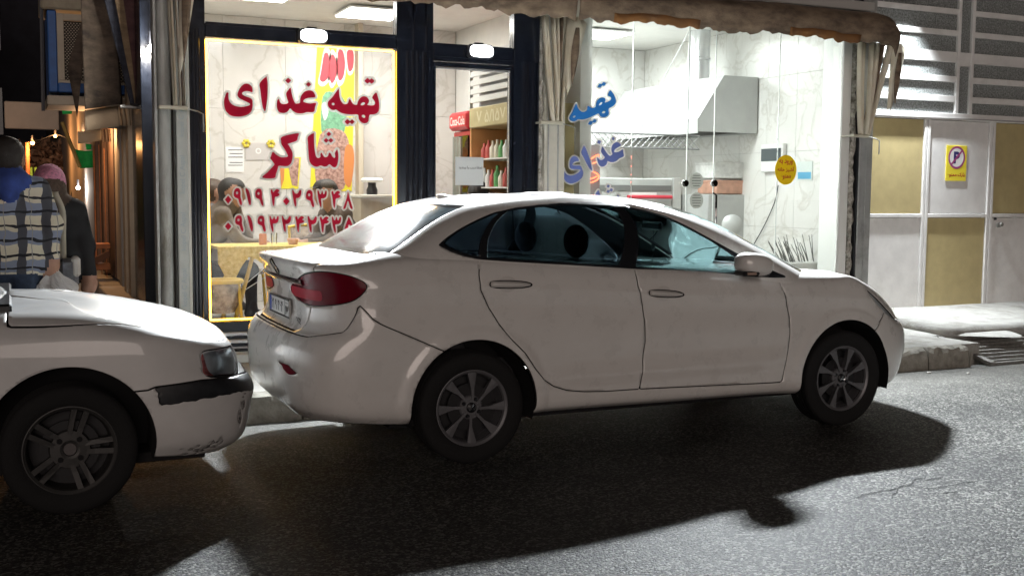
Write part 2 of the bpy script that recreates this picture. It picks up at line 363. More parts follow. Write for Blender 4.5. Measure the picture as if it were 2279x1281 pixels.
# ------------------------------------------------------------------ road, gutter, kerb, pavement
def asphalt_mat():
    m = bpy.data.materials.new('asphalt'); m.use_nodes = True; n = m.node_tree.nodes; l = m.node_tree.links; b = n['Principled BSDF']
    g = n.new('ShaderNodeNewGeometry')
    v = n.new('ShaderNodeTexVoronoi'); v.inputs['Scale'].default_value = 85; v.inputs['Randomness'].default_value = 1; l.new(g.outputs['Position'], v.inputs['Vector'])
    t = n.new('ShaderNodeTexNoise'); t.inputs['Scale'].default_value = 1.3; t.inputs['Detail'].default_value = 9; t.inputs['Roughness'].default_value = .7; l.new(g.outputs['Position'], t.inputs['Vector'])
    r = n.new('ShaderNodeValToRGB'); r.color_ramp.elements[0].position = .0; r.color_ramp.elements[1].position = 1
    r.color_ramp.elements[0].color = (.004, .004, .004, 1); r.color_ramp.elements[1].color = (.30, .30, .285, 1)
    e = r.color_ramp.elements.new(.62); e.color = (.055, .055, .053, 1)
    sep = n.new('ShaderNodeSeparateColor'); l.new(v.outputs['Color'], sep.inputs[0]); l.new(sep.outputs[0], r.inputs[0])
    r2 = n.new('ShaderNodeValToRGB'); r2.color_ramp.elements[0].position = .3; r2.color_ramp.elements[1].position = .75; r2.color_ramp.elements[0].color = (.42, .42, .42, 1); r2.color_ramp.elements[1].color = (1.5, 1.47, 1.40, 1); l.new(t.outputs['Fac'], r2.inputs[0])
    mx = n.new('ShaderNodeMix'); mx.data_type = 'RGBA'; mx.blend_type = 'MULTIPLY'; mx.inputs[0].default_value = 1; l.new(r.outputs[0], mx.inputs[6]); l.new(r2.outputs[0], mx.inputs[7])
    # dusty pale strip along the gutter
    sp = n.new('ShaderNodeSeparateXYZ'); l.new(g.outputs['Position'], sp.inputs[0])
    mr = n.new('ShaderNodeMapRange'); mr.inputs[1].default_value = 5.9; mr.inputs[2].default_value = 7.2; l.new(sp.outputs[1], mr.inputs[0])
    ma = n.new('ShaderNodeMath'); ma.operation = 'MULTIPLY'; l.new(mr.outputs[0], ma.inputs[0]); l.new(t.outputs['Fac'], ma.inputs[1])
    mx2 = n.new('ShaderNodeMix'); mx2.data_type = 'RGBA'; l.new(ma.outputs[0], mx2.inputs[0]); l.new(mx.outputs[2], mx2.inputs[6]); mx2.inputs[7].default_value = (.36, .35, .32, 1); l.new(mx2.outputs[2], b.inputs['Base Color'])
    b.inputs['Roughness'].default_value = .55; b.inputs['Specular IOR Level'].default_value = .4
    t3 = n.new('ShaderNodeTexNoise'); t3.inputs['Scale'].default_value = 210; t3.inputs['Detail'].default_value = 3; l.new(g.outputs['Position'], t3.inputs['Vector'])
    ad = n.new('ShaderNodeMath'); ad.operation = 'MULTIPLY_ADD'; ad.inputs[1].default_value = -1.0; l.new(v.outputs['Distance'], ad.inputs[0]); l.new(t3.outputs['Fac'], ad.inputs[2])
    bp = n.new('ShaderNodeBump'); bp.inputs['Strength'].default_value = 1.; bp.inputs['Distance'].default_value = .014; l.new(ad.outputs[0], bp.inputs['Height']); l.new(bp.outputs[0], b.inputs['Normal'])
    return m
asphalt = asphalt_mat()
def road_z(y): return 0. if y < 6.4 else -.05*min(1, (y-6.4)/.95)**1.3
m = MB(); ys = [-60, -20, -5, 0, 2, 4, 5, 6, 6.4, 6.6, 6.8, 7.0, 7.2, 7.36, 7.45]
m.sheet([[(x, y, road_z(y)) for x in (-90, -30, -8, -2, 0, 2, 4, 6, 8, 10, 20, 60, 120)] for y in ys]); road = struct(m.build('road', asphalt, smooth=180))
m = MB(); m.add([(-400, -400, -.35), (400, -400, -.35), (400, 400, -.35), (-400, 400, -.35)], [(0, 1, 2, 3)]); struct(m.build('ground', M('earth', (.06, .055, .05), .95)))
# cracks in the asphalt where it is lit
crk = M('crack_filler', (.008, .008, .008), rough=.9)
for pts in ([(1900, 1108), (1940, 1096), (1990, 1088), (2018, 1080), (2060, 1086), (2110, 1082), (2165, 1070)], [(2018, 1080), (2045, 1064), (2062, 1068), (2100, 1062)], [(1985, 1110), (1996, 1092), (1992, 1086)], [(2060, 1086), (2080, 1098), (2130, 1094)]):
    c = np.array([onz(x, y, .0) for x, y in pts]); c = np.repeat(c, 1, axis=0); dense = catmull(c, 5); dense[:, :2] += rng.normal(0, .006, (len(dense), 2))
    a = []; b_ = []
    for i, p in enumerate(dense):
        w = .002+.004*rng.random(); a.append((p[0], p[1]-w, .0035)); b_.append((p[0]+.002, p[1]+w, .0035))
    mm = MB(); mm.sheet([a, b_]); mm.build('crack', crk, road)
concrete = M('pavement_concrete', (.36, .35, .325), rough=.85, var=.22, vscale=6, bump=.6, bscale=45, dirt=.35)
kerbm = M('kerb_concrete', (.27, .255, .22), rough=.92, var=.3, vscale=11, bump=1., bscale=55, dirt=.4)
pave = struct(MB().box(-3.0, 8.36, 7.54, 9.16, -.1, .14).build('pavement', concrete))
# pavement in front of the garage rises a little towards the door, with a rough skim of cement on it
m = MB(); g = []
for i, y in enumerate(np.linspace(7.94, 9.6, 9)): g.append([(x, y, .125+.045*(i/8)+rng.normal(0, .004)) for x in np.linspace(8.362, 16, 20)])
m.sheet(g); struct(m.build('pavement', concrete, smooth=180, solid=.1))
poly = [onz(x, y, .146) for x, y in [(1960, 735), (1985, 702), (2060, 703), (2120, 716), (2200, 735), (2275, 748), (2230, 752), (2100, 748), (2020, 742)]]
m = MB(); c = catmull([p[:2] for p in poly], 4, True); c += rng.normal(0, .012, c.shape); zz = lambda x, y: .144+(.0 if x < 8.36 else .02+.025*(y-7.94)/1.66)
cen = c.mean(0); nC = len(c); vs = [(cen[0], cen[1], zz(*cen)+.02)]+[(p[0]*.9+cen[0]*.1, p[1]*.9+cen[1]*.1, zz(*p)+.016) for p in c]+[(p[0], p[1], zz(*p)-.004) for p in c]
m.add(vs, [(0, 1+i, 1+(i+1) % nC) for i in range(nC)]+[(1+i, 1+nC+i, 1+nC+(i+1) % nC, 1+(i+1) % nC) for i in range(nC)]); struct(m.build('cement_skim', M('cement_skim', (.46, .45, .42), rough=.9, var=.15, vscale=9, bump=.7, bscale=50), smooth=60))
# kerb: rough cast stones end to end
kx = -3.0
while kx < 8.05:
    L = min(.96, 8.06-kx); m = MB(); nx = 14; prof = [(7.385, -.12), (7.380, -.03), (7.384, .05), (7.392, .105), (7.415, .133), (7.46, .142), (7.535, .143)]
    g = []
    for (y, z) in prof:
        row = []
        for i in range(nx+1):
            x = kx+.006+(L-.012)*i/nx; big = .012*math.sin(x*5.3+1)+.008*math.sin(x*13.7); e = (z > .09)*(y < 7.5)
            row.append((x, y+big*.35+rng.normal(0, .003+.006*e), z+rng.normal(0, .002+.007*e)-e*.006*abs(math.sin(x*9))))
        g.append(row)
    m.sheet(g); m.add([*[p for r in g for p in (r[0],)], (kx+.006, 7.535, -.12)], [tuple(range(8))]); m.add([*[p for r in g for p in (r[-1],)], (kx+L-.006, 7.535, -.12)], [tuple(range(8))])
    m.build('kerbstone', kerbm, pave, smooth=22); kx += L
# gutter channel and steel grating in front of the garage
struct(MB().box(8.06, 16, 7.36, 7.96, -.5, -.34).build('gutter', M('gutter_mud', (.03, .028, .024), rough=.8)))
struct(MB().box(8.05, 8.062, 7.36, 7.54, -.5, .10).build('gutter_end', kerbm))
struct(MB().box(8.08, 16, 7.955, 8.0, -.5, .12).build('gutter_wall', kerbm))
steel = M('worn_steel', (.30, .29, .27), rough=.55, metal=.6, var=.25, vscale=30)
gr = thing('gutter_grating', (8.3, 7.4, 0), 'steel bar grating laid over the open gutter before the garage', 'grating')
gz = lambda y: -.035+(y-7.34)*.25
for i in range(8):
    y = 7.40+i*.078; MB().box(8.34, 11.2, y, y+.030, gz(y)-.02, gz(y)+.012, .003).build('bar', steel, gr)
m = MB(); m.prism([(8.28, 7.33, gz(7.33)-.02), (8.345, 7.33, gz(7.33)-.02), (8.345, 7.99, gz(7.99)-.02), (8.28, 7.99, gz(7.99)-.02)], (0, 0, .045)); m.build('frame_side', steel, gr, bevel=.004)
m = MB(); m.prism([(8.345, 7.33, gz(7.33)-.025), (11.2, 7.33, gz(7.33)-.025), (11.2, 7.36, gz(7.33)-.025), (8.345, 7.36, gz(7.33)-.025)], (0, 0, .045)); m.build('frame_front', steel, gr)
# side street on the left, with its own raised pavement along the shops
struct(MB().sheet([[(x, y, .02+.004*math.sin(x*2+y)) for x in (-12, -6, -2, 0, .75)] for y in (7.6, 9.2, 12, 16, 24, 40, 70)]).build('side_street', M('street_dust', (.15, .14, .13), rough=.85, var=.3, vscale=3, bump=.5, bscale=40), smooth=180))
struct(MB().box(.62, 1.35, 9.3, 60, -.1, .12).build('side_pavement', concrete))
# litter by the kerb
for i, (px, py) in enumerate([(2068, 829), (2155, 834)]):
    p = onz(px, py, -.035); m = MB(); m.ball((p[0], p[1], road_z(p[1])+.008), (.012+.02*rng.random(), .012, .008), 4)
    tag(m.build('litter_scrap', M('scrap_paper', (.6, .58, .54), .8)), ['small pale scrap of litter just ahead of the white saloon', 'pale scrap of litter on the road beside the steel grating'][i], 'litter', 'scraps of litter by the kerb')
# ------------------------------------------------------------------ lettering cut from vinyl (outlines traced, then meshed)
def ell(cx, cy, rx, ry, n=14): return [(cx+rx*math.cos(t), cy+ry*math.sin(t)) for t in np.linspace(0, 2*math.pi, n, endpoint=False)]
def dia(cx, cy, r): return [(cx, cy-r), (cx+r*1.05, cy), (cx, cy+r), (cx-r*1.05, cy)]
T_TAHIE = ([(1757, 228), (1775, 265), (1790, 330), (1792, 400), (1780, 440), (1755, 460), (1720, 469), (1690, 470), (1680, 500), (1675, 540), (1652, 562), (1622, 564), (1590, 545), (1570, 515), (1560, 470), (1500, 468), (1440, 465), (1390, 455), (1352, 437), (1320, 412), (1300, 420), (1270, 415), (1240, 388), (1228, 350), (1240, 318), (1280, 280), (1310, 235), (1345, 187), (1353, 205), (1356, 260), (1370, 312), (1395, 348), (1430, 355), (1452, 340), (1462, 305), (1475, 302), (1490, 330), (1512, 355), (1548, 362), (1560, 328), (1582, 290), (1620, 268), (1660, 280), (1681, 312), (1674, 345), (1660, 362), (1700, 370), (1736, 366), (1748, 340), (1735, 310), (1716, 280)],
           [[(1588, 365), (1600, 345), (1620, 334), (1640, 345), (1618, 366)], [(1600, 482), (1620, 470), (1640, 485), (1634, 506), (1610, 500)], ell(1288, 354, 17, 15)], [dia(1665, 100, 33), dia(1710, 102, 31), dia(1446, 548, 32), dia(1495, 548, 29)])
T_GHAZ = ([(1092, 278), (1085, 240), (1060, 212), (1020, 204), (980, 216), (948, 246), (928, 290), (925, 340), (895, 350), (872, 345), (850, 300), (835, 240), (820, 175), (798, 200), (773, 238), (785, 300), (797, 333), (780, 350), (745, 355), (715, 345), (700, 318), (690, 293), (675, 320), (670, 370), (677, 412), (697, 440), (732, 452), (772, 446), (800, 424), (816, 402), (840, 425), (865, 442), (905, 456), (960, 455), (1000, 442), (1075, 440), (1090, 385), (1100, 342), (1040, 348), (1000, 342), (965, 330), (962, 316), (985, 295), (1030, 285)], [], [dia(795, 97, 33), dia(1018, 140, 28)])
T_ALEF = ([(555, 52), (483, 125), (490, 200), (500, 290), (515, 380), (533, 430), (545, 430), (555, 370), (568, 260), (570, 130), (562, 70)], [], [])
T_YE = ([(403, 225), (400, 175), (380, 145), (345, 130), (305, 140), (270, 175), (245, 225), (240, 262), (260, 290), (300, 310), (350, 335), (375, 350), (372, 365), (330, 380), (270, 385), (215, 375), (170, 350), (145, 310), (138, 260), (140, 232), (118, 230), (100, 280), (92, 330), (97, 390), (120, 440), (165, 478), (220, 490), (290, 488), (350, 470), (385, 440), (402, 400), (405, 340), (400, 305), (370, 285), (320, 265), (290, 245), (295, 225), (330, 212), (370, 215)], [], [])
T_SHA = ([(1075, 672), (1012, 712), (1012, 780), (1018, 880), (1025, 960), (1040, 1000), (1070, 1030), (1110, 1040), (1150, 1026), (1195, 1040), (1225, 1030), (1250, 1012), (1290, 1045), (1320, 1040), (1338, 1000), (1345, 930), (1340, 870), (1330, 850), (1308, 890), (1312, 930), (1300, 945), (1275, 925), (1265, 900), (1245, 885), (1236, 910), (1225, 930), (1195, 935), (1175, 910), (1160, 885), (1148, 905), (1150, 930), (1130, 945), (1105, 935), (1090, 890), (1080, 800), (1078, 700)], [], [dia(1240, 683, 26), dia(1211, 752, 27), dia(1263, 752, 27)])
T_KR = ([(903, 672), (730, 712), (718, 760), (725, 800), (760, 850), (785, 900), (790, 930), (740, 938), (700, 930), (660, 905), (640, 885), (622, 880), (605, 930), (600, 950), (630, 990), (645, 1015), (620, 1045), (570, 1100), (508, 1160), (640, 1165), (660, 1120), (680, 1060), (692, 1030), (760, 1035), (800, 1028), (830, 990), (842, 930), (840, 880), (820, 840), (800, 805), (790, 790), (850, 770), (890, 752), (900, 710)], [], [])
DIG = {'0': ([(.5, .45), (.85, .68), (.5, .92), (.15, .68)], []), '1': ([(.15, 0), (.5, .12), (.68, .45), (.75, .8), (.65, 1), (.45, .75), (.3, .4)], []),
 '9': ([(.45, 0), (.7, .05), (.8, .25), (.8, .5), (.95, .85), (.88, 1), (.68, .85), (.55, .62), (.3, .56), (.1, .45), (.1, .2), (.25, .05)], [ell(.43, .28, .13, .09, 10)]),
 '4': ([(.0, .1), (.14, .0), (.28, .2), (.45, .08), (.7, .0), (.95, .1), (.74, .2), (.98, .3), (.75, .42), (.48, .45), (.42, .65), (.35, 1), (.2, .8), (.13, .5), (.08, .3)], []),
 '2': ([(.0, .05), (.12, 0), (.3, .2), (.6, .22), (.84, .0), (1, .1), (.9, .36), (.64, .48), (.42, .5), (.44, .75), (.4, 1), (.25, .85), (.12, .5)], []),
 '3': ([(.0, .05), (.1, 0), (.24, .2), (.38, .2), (.5, .0), (.62, .2), (.74, .2), (.88, 0), (1, .1), (.92, .36), (.66, .46), (.38, .48), (.42, .75), (.4, 1), (.25, .85), (.1, .5)], []),
 '8': ([(.5, 0), (.62, .3), (1, 1), (.74, .95), (.5, .55), (.25, .95), (0, 1), (.38, .35)], []),
 '5': ([(.45, 0), (.6, .15), (.85, .5), (1, .8), (.85, 1), (.62, .94), (.5, .84), (.38, .94), (.15, 1), (0, .8), (.15, .45), (.35, .15)], [ell(.5, .58, .13, .12, 10)])}
def px_field(glyphs, pts):
    D = np.full(len(pts), 1e9)
    for outer, holes in glyphs:
        o = np.array(outer); bb = (o.min(0)-14, o.max(0)+14); k = np.where(((pts > bb[0]) & (pts < bb[1])).all(1))[0]
        if not len(k): continue
        d = sdist(pts[k], o)
        for h in holes: d = np.maximum(d, -sdist(pts[k], h))
        D[k] = np.minimum(D[k], d)
    return D
def vinyl(name, glyphs, Y, mat, parent, grow=0., step=1.3, thick=.0012):
    """glyph outlines in photo pixels, meshed and laid flat on the pane at depth Y"""
    A = np.vstack([np.array(g[0]) for g in glyphs]); lo, hi = A.min(0)-grow-2, A.max(0)+grow+2
    xs = np.arange(lo[0], hi[0]+step, step); ys = np.arange(lo[1], hi[1]+step, step); X, Yy = np.meshgrid(xs, ys); P = np.stack([X.ravel(), Yy.ravel()], 1)
    phi = px_field(glyphs, P)-grow; n = len(xs); V = np.array([ony(x, y, Y) for x, y in P])
    idx = np.arange(len(P)).reshape(len(ys), n); f = np.stack([idx[:-1, :-1], idx[:-1, 1:], idx[1:, 1:], idx[1:, :-1]], -1).reshape(-1, 4); ok = (phi[f] <= 0).any(1)
    V2, F2 = keep((V, [tuple(q) for q in f[ok]]), phi)
    mb = MB(); mb.add(V2, F2); o = mb.build(name, mat, parent, solid=thick); return o
def glyph_sets(Ts, tr):
    out = []
    for outer, holes, dots in Ts:
        out.append((tr(catmull(outer, 3, True)), [tr(catmull(h, 3, True)) for h in holes])); out += [(tr(np.array(d)), []) for d in dots]
    return out
def affine(src, dst):
    A = np.array([[x, y, 1] for x, y in src], float); B_ = np.array(dst, float); S, *_ = np.linalg.lstsq(A, B_, rcond=None); return lambda p: np.hstack([np.asarray(p, float), np.ones((len(p), 1))])@S
redv = vinyl_mat('red_vinyl', (.56, .016, .05), .35); whitev = vinyl_mat('white_vinyl', (.86, .86, .84))
bluev = M('blue_vinyl', (.02, .20, .62), rough=.45); slatev = M('slate_blue_vinyl', (.13, .18, .47), rough=.45)
toA = lambda p: np.asarray(p, float)*.20294+np.array([480, 160])
# Persian text through the built-in font: joined letter forms in visual order
_F = {'ا': ('\ufe8d', '\ufe8e', None, None), 'آ': ('\ufe81', '\ufe82', None, None), 'ب': ('\ufe8f', '\ufe90', '\ufe91', '\ufe92'), 'پ': ('\ufb56', '\ufb57', '\ufb58', '\ufb59'), 'ت': ('\ufe95', '\ufe96', '\ufe97', '\ufe98'), 'خ': ('\ufea5', '\ufea6', '\ufea7', '\ufea8'), 'د': ('\ufea9', '\ufeaa', None, None), 'ر': ('\ufead', '\ufeae', None, None), 'ز': ('\ufeaf', '\ufeb0', None, None), 'ش': ('\ufeb5', '\ufeb6', '\ufeb7', '\ufeb8'), 'ط': ('\ufec1', '\ufec2', '\ufec3', '\ufec4'), 'ع': ('\ufec9', '\ufeca', '\ufecb', '\ufecc'), 'ف': ('\ufed1', '\ufed2', '\ufed3', '\ufed4'), 'ک': ('\ufb8e', '\ufb8f', '\ufb90', '\ufb91'), 'ل': ('\ufedd', '\ufede', '\ufedf', '\ufee0'), 'م': ('\ufee1', '\ufee2', '\ufee3', '\ufee4'), 'ن': ('\ufee5', '\ufee6', '\ufee7', '\ufee8'), 'ه': ('\ufee9', '\ufeea', '\ufeeb', '\ufeec'), 'و': ('\ufeed', '\ufeee', None, None), 'ی': ('\ufbfc', '\ufbfd', '\ufbfe', '\ufbff')}
def shape(s):
    out = []
    for i, c in enumerate(s):
        if c not in _F: out.append(c); continue
        pv = i > 0 and s[i-1] in _F and _F[s[i-1]][2] is not None; nx = i+1 < len(s) and s[i+1] in _F and _F[c][2] is not None
        out.append(_F[c][3 if pv and nx else 2 if nx else 1 if pv else 0])
    return ''.join(out[::-1])
def text_mesh(name, s, mat, parent, origin, ux, uz, width, height=None, bold=.012):
    """flat text, centred on origin, along ux, upright along uz, scaled to the given width"""
    cu = bpy.data.curves.new('text', 'FONT'); cu.body = s; cu.align_x = 'CENTER'; cu.offset = bold
    tmp = bpy.data.objects.new('text', cu); col.objects.link(tmp); bpy.context.view_layer.update()
    me = bpy.data.meshes.new_from_object(tmp.evaluated_get(bpy.context.evaluated_depsgraph_get())); v = np.zeros(len(me.vertices)*3); me.vertices.foreach_get('co', v); v = v.reshape(-1, 3); F = [tuple(p.vertices) for p in me.polygons]
    bpy.data.objects.remove(tmp); bpy.data.meshes.remove(me); bpy.data.curves.remove(cu)
    c = (v.min(0)+v.max(0))/2; sc = width/(v[:, 0].max()-v[:, 0].min()); sy = (height/(v[:, 1].max()-v[:, 1].min())) if height else sc
    ux, uz, og = np.array(ux, float), np.array(uz, float), np.array(origin, float)
    mb = MB(); mb.add([og+ux*(p[0]-c[0])*sc+uz*(p[1]-c[1])*sy for p in v], F); o_ = mb.build(name, mat, parent); o_['kind'] = 'stuff'; return o_
# ------------------------------------------------------------------ shop front
YF = 9.10
navy = M('navy_frame', (.008, .011, .019), rough=.22, spec=.6, var=.25, vscale=14)
pane = glass_mat('shop_glass', (.975, .985, .98), ior=1.42)
plaster = M('rough_plaster', (.52, .50, .45), rough=.95, var=.35, vscale=30, bump=1., bscale=60, dirt=.7)
greymetal = M('grey_channel', (.42, .43, .42), rough=.45, metal=.3, var=.12, vscale=6, dirt=.3)
whitewall = M('white_wall', (.70, .69, .66), rough=.8, var=.06, vscale=4)
front = thing('storefront', (3.0, YF, .14), 'dark navy metal shop front with a tall lettered window and glazed door', 'shop front')
def fbox(name, x0, x1, z0, z1, y0=YF-.05, y1=YF+.06, mat=navy, parent=front, bev=.006): return box(name, x0, x1, y0, y1, z0, z1, mat, parent, bev)
fbox('post', 1.325, 1.452, .14, 3.6)
for x in (1.338, 1.366, 1.392): fbox('rib', x, x+.014, .14, 2.80, YF-.068, YF-.052)
fbox('post', 3.052, 3.385, .14, 3.6)
for x, w in ((3.14, .022), (3.19, .018), (3.235, .022), (3.29, .014), (3.318, .026)): fbox('rib', x, x+w, .14, 2.74, YF-.085, YF-.052, bev=.008)
for x, w in ((3.315, .022), (3.20, .012)): fbox('rib', x, x+w, 2.75, 3.6, YF-.075, YF-.052)
fbox('post', 4.155, 4.412, .14, 3.6)
for x, w in ((4.25, .018), (4.29, .034), (4.345, .018), (4.375, .016)): fbox('rib', x, x+w, .14, 2.70, YF-.082, YF-.052, bev=.008)
fbox('transom', 1.454, 3.05, 2.742, 2.855, YF-.045, YF+.05)
fbox('transom_lip', 1.454, 3.05, 2.835, 2.862, YF-.055, YF-.046)
fbox('transom', 3.387, 4.153, 2.665, 2.82, YF-.045, YF+.05)
fbox('transom_lip', 3.387, 4.153, 2.700, 2.712, YF-.055, YF-.046)
# sill: dark rail, aluminium strips, white stone step
fbox('sill_rail', 1.454, 3.05, .375, .460, YF-.05, YF+.05)
alu = M('aluminium', (.55, .56, .57), rough=.35, metal=.7)
fbox('sill_strip', 1.33, 3.05, .340, .373, YF-.062, YF+.05, alu); fbox('sill_strip', 1.33, 3.05, .315, .338, YF-.056, YF+.05, navy)
fbox('sill_strip', 1.33, 3.05, .280, .313, YF-.072, YF+.05, alu); fbox('sill_strip', 1.33, 3.05, .255, .278, YF-.060, YF+.05, navy)
fbox('sill_strip', 1.33, 3.05, .236, .253, YF-.078, YF+.05, alu); fbox('sill_strip', 1.33, 3.05, .212, .234, YF-.064, YF+.05, navy)
stone = M('white_stone', (.66, .65, .61), rough=.6, var=.1, vscale=7)
step = box('doorstep', 1.33, 4.46, YF-.22, YF+.05, .141, .208, stone, front, .006)
box('doorstep', 1.33, 4.46, YF-.10, YF+.05, .209, .2115, stone, front, 0)
# panes
fbox('window_pane', 1.454, 3.050, .462, 2.740, YF+.004, YF+.010, pane, bev=0); fbox('window_pane', 1.454, 3.050, 2.865, 3.6, YF+.004, YF+.010, pane, bev=0)
fbox('window_pane', 3.387, 4.153, 2.822, 3.6, YF+.004, YF+.010, pane, bev=0)
door = fbox('door', 3.389, 3.415, .215, 2.660, YF-.035, YF+.03); fbox('stile', 4.125, 4.151, .215, 2.660, YF-.035, YF+.03, navy, door)
fbox('rail', 3.416, 4.124, 2.620, 2.660, YF-.035, YF+.03, navy, door); fbox('rail', 3.416, 4.124, .215, .50, YF-.035, YF+.03, navy, door); fbox('rail', 3.416, 4.124, 2.600, 2.618, YF-.045, YF-.01, alu, door)
fbox('door_pane', 3.416, 4.124, .501, 2.599, YF-.004, YF+.002, pane, door, 0)
m = MB(); m.tube([(3.45, YF-.04, 1.0), (3.45, YF-.09, 1.02), (3.45, YF-.09, 1.28), (3.45, YF-.04, 1.30)], .011, 8); m.build('handle', alu, door, smooth=60)
# yellow light strip round the window
led = emit_mat('yellow_led', (1., .50, .04), 17.)
st_ = thing('light_strip', (2.25, YF, .47), 'glowing yellow LED strip running round the edge of the lettered window', 'light strip')
x0, x1, z0, z1, y = 1.466, 3.038, .474, 2.727, YF-.006
for a, b in (((x0, y, z0), (x0, y, z1)), ((x0, y, z1), (x1, y, z1)), ((x1, y, z1), (x1, y, z0)), ((x1, y, z0), (x0, y, z0))):
    mb = MB(); mb.tube([a, b], .0075, 6); mb.build('led_tube', led, st_)
# lettering on the window
def letters(name, glyphs, label, colm, grow=4.6, Y=YF-.002, cat='lettering'):
    o = vinyl(name, glyphs, Y, whitev, None, grow); tag(o, label, cat); vinyl('letter_face', glyphs, Y-.0016, colm, o); return o
letters('window_lettering', glyph_sets([T_TAHIE, T_GHAZ, T_ALEF, T_YE], toA), 'large red Persian words with white outline, top line on the window', redv)
letters('window_lettering', glyph_sets([T_SHA, T_KR], toA), 'large red Persian name with white outline, second line on the window', redv)
def number(seq, xs, ytop, slope, h, w):
    out = []
    for ch_, x in zip(seq, xs):
        y = ytop+slope*(x-xs[0]); o, hs = DIG[ch_]; f = lambda p: np.array([[460+(x-w/2+q[0]*w)*.26538, 380+(y+q[1]*h)*.26538] for q in p])
        out.append((f(catmull(o, 3, True)) if ch_ != '0' else f(o), [f(q) for q in hs]))
    return out
letters('window_lettering', number('09194029348', [180, 260, 352, 440, 575, 668, 755, 865, 968, 1085, 1185], 143, .028, 145, 78), 'upper red telephone number with white outline on the window', redv, 3.6)
letters('window_lettering', number('09193242435', [180, 272, 368, 460, 565, 668, 782, 885, 988, 1088, 1195], 372, .014, 138, 78), 'lower red telephone number with white outline on the window', redv, 3.6)
# floodlights over the window and door and under the awning
flood_glow = emit_mat('flood_glow', (.93, .97, 1.), 14.)
def flood(x, z, y, label, power, aim=(0, -1, -.42), w=.24, h=.12, spread=116):
    t = thing('floodlight', (x, y, z), label, 'floodlight', 'floodlights on the shop front')
    m = MB(); m.box(x-w/2, x+w/2, y-.035, y+.04, z-h/2, z+h/2, .02); m.build('housing', M('lamp_housing', (.03, .03, .035), .5), t)
    m = MB(); g = []
    for i in range(6):
        q = i/5; g.append([(x+(w*.46)*q*math.copysign(abs(math.cos(a))**.6, math.cos(a)), y-.037-.022*(1-q*q), z+(h*.44)*q*math.copysign(abs(math.sin(a))**.6, math.sin(a))) for a in np.linspace(0, 2*math.pi, 25)])
    m.sheet(g); m.build('lens', flood_glow, t, smooth=180)
    m = MB(); m.box(x-.04, x+.04, y+.02, y+.05, z+h/2-.02, z+h/2+.02); m.build('bracket', M('lamp_housing'), t)
    ld = bpy.data.lights.new('flood', 'AREA'); ld.shape = 'RECTANGLE'; ld.size = w*.9; ld.size_y = h*.8; ld.energy = power; ld.spread = math.radians(spread); ld.color = (.90, .96, 1.)
    lo = bpy.data.objects.new('flood_beam', ld); col.objects.link(lo); lo.parent = t; lo.location = (0, -.075, 0); lo.rotation_euler = Vector(aim).to_track_quat('-Z', 'Y').to_euler()
    return t
E_ = 560
flood(2.311, 2.795, YF-.09, 'glaring oval floodlight fixed above the red lettered window', E_*.42)
flood(3.808, 2.762, YF-.09, 'glaring oval floodlight fixed above the glazed shop door', E_*.42)
flood(5.95, 3.40, 8.34, 'floodlight standing out above the brown kitchen awning, just over the frame', E_*1.3, w=.42, h=.12)
for _o in [o for o in col.objects if o.name.startswith('floodlight')][-1:]: MB().tube([(5.95, 8.37, 3.44), (5.95, 8.8, 3.56), (5.95, 9.11, 3.66)], .02, 8).build('arm', greymetal, _o, smooth=60)
# lamp on the gate lintel, its glow shows at the top edge of the photograph
gl3 = ony(2030, -22, 9.30); flood(gl3[0], gl3[2], 9.30, 'floodlight over the garage gate at the top edge of the picture', E_*.20, (0, -.12, -1), spread=84)
# ------------------------------------------------------------------ right half: frameless glass kitchen front
kit = thing('glazed_storefront', (6.3, YF, .14), 'frameless glass panels of the kitchen front with blue lettering', 'glass front')
clear = glass_mat('clear_panel', (.965, .985, .975), ior=1.42)
edge = M('glass_edge', (.62, .72, .70), rough=.2)
xs = [4.684, 5.424, 6.049, 6.366, 7.147, 7.95]
for i in range(5):
    box('glass_panel', xs[i]+.003, xs[i+1]-.003, YF+.0, YF+.008, .26, 3.45, clear, kit, 0)
    if i: box('panel_edge', xs[i]-.0028, xs[i]+.0028, YF-.001, YF+.009, .26, 3.45, edge, kit, 0)
box('base_rail', 4.684, 7.95, YF-.03, YF+.04, .141, .258, alu, kit, .004)
for px in (1525, 1590):
    p = ony(px, 408, YF-.02); m = MB(); m.lathe([(0, .02), (.028, .02), (.034, .012), (.034, -.02), (.03, -.03)], p, (0, -1, 0), 20); m.build('lock', chrome, kit, smooth=40)
p = ony(1593, 480, YF-.05); m = MB(); m.tube([p+np.array([0, .05, .22]), p+np.array([0, 0, .2]), p+np.array([0, 0, -.25]), p+np.array([0, .05, -.27])], .012, 8); m.build('pull_handle', chrome, kit, smooth=60)
toB = affine([(1757, 228), (1240, 385), (1345, 187), (1792, 400), (1495, 548), (1665, 100)], [(612, 232), (278, 505), (313, 380), (672, 345), (510, 516), (570, 200)])
toC = affine([(555, 52), (540, 430), (92, 330), (220, 490), (795, 97), (1018, 140), (1092, 278), (672, 400)], [(395, 745), (470, 950), (222, 985), (300, 1105), (537, 712), (645, 672), (738, 745), (535, 880)])
kz = lambda f: (lambda p: f(p)*.24983+np.array([1200, 140]))
letters('window_lettering', glyph_sets([T_TAHIE], kz(toB)), 'tilted bright blue Persian word with white outline, highest on the kitchen glass', bluev, 3.2, YF-.003)
letters('window_lettering', glyph_sets([T_GHAZ, T_ALEF, T_YE], kz(toC)), 'tilted slate blue Persian word with white outline on the kitchen glass', slatev, 3.2, YF-.003)
o3 = toC(np.array([(1240, 683.)]))[0]; sh3 = np.array([615, 1098])-o3
letters('window_lettering', glyph_sets([T_SHA], kz(lambda p: toC(p)+sh3)), 'blue Persian letters with white outline just above the car roof', slatev, 3.2, YF-.003)
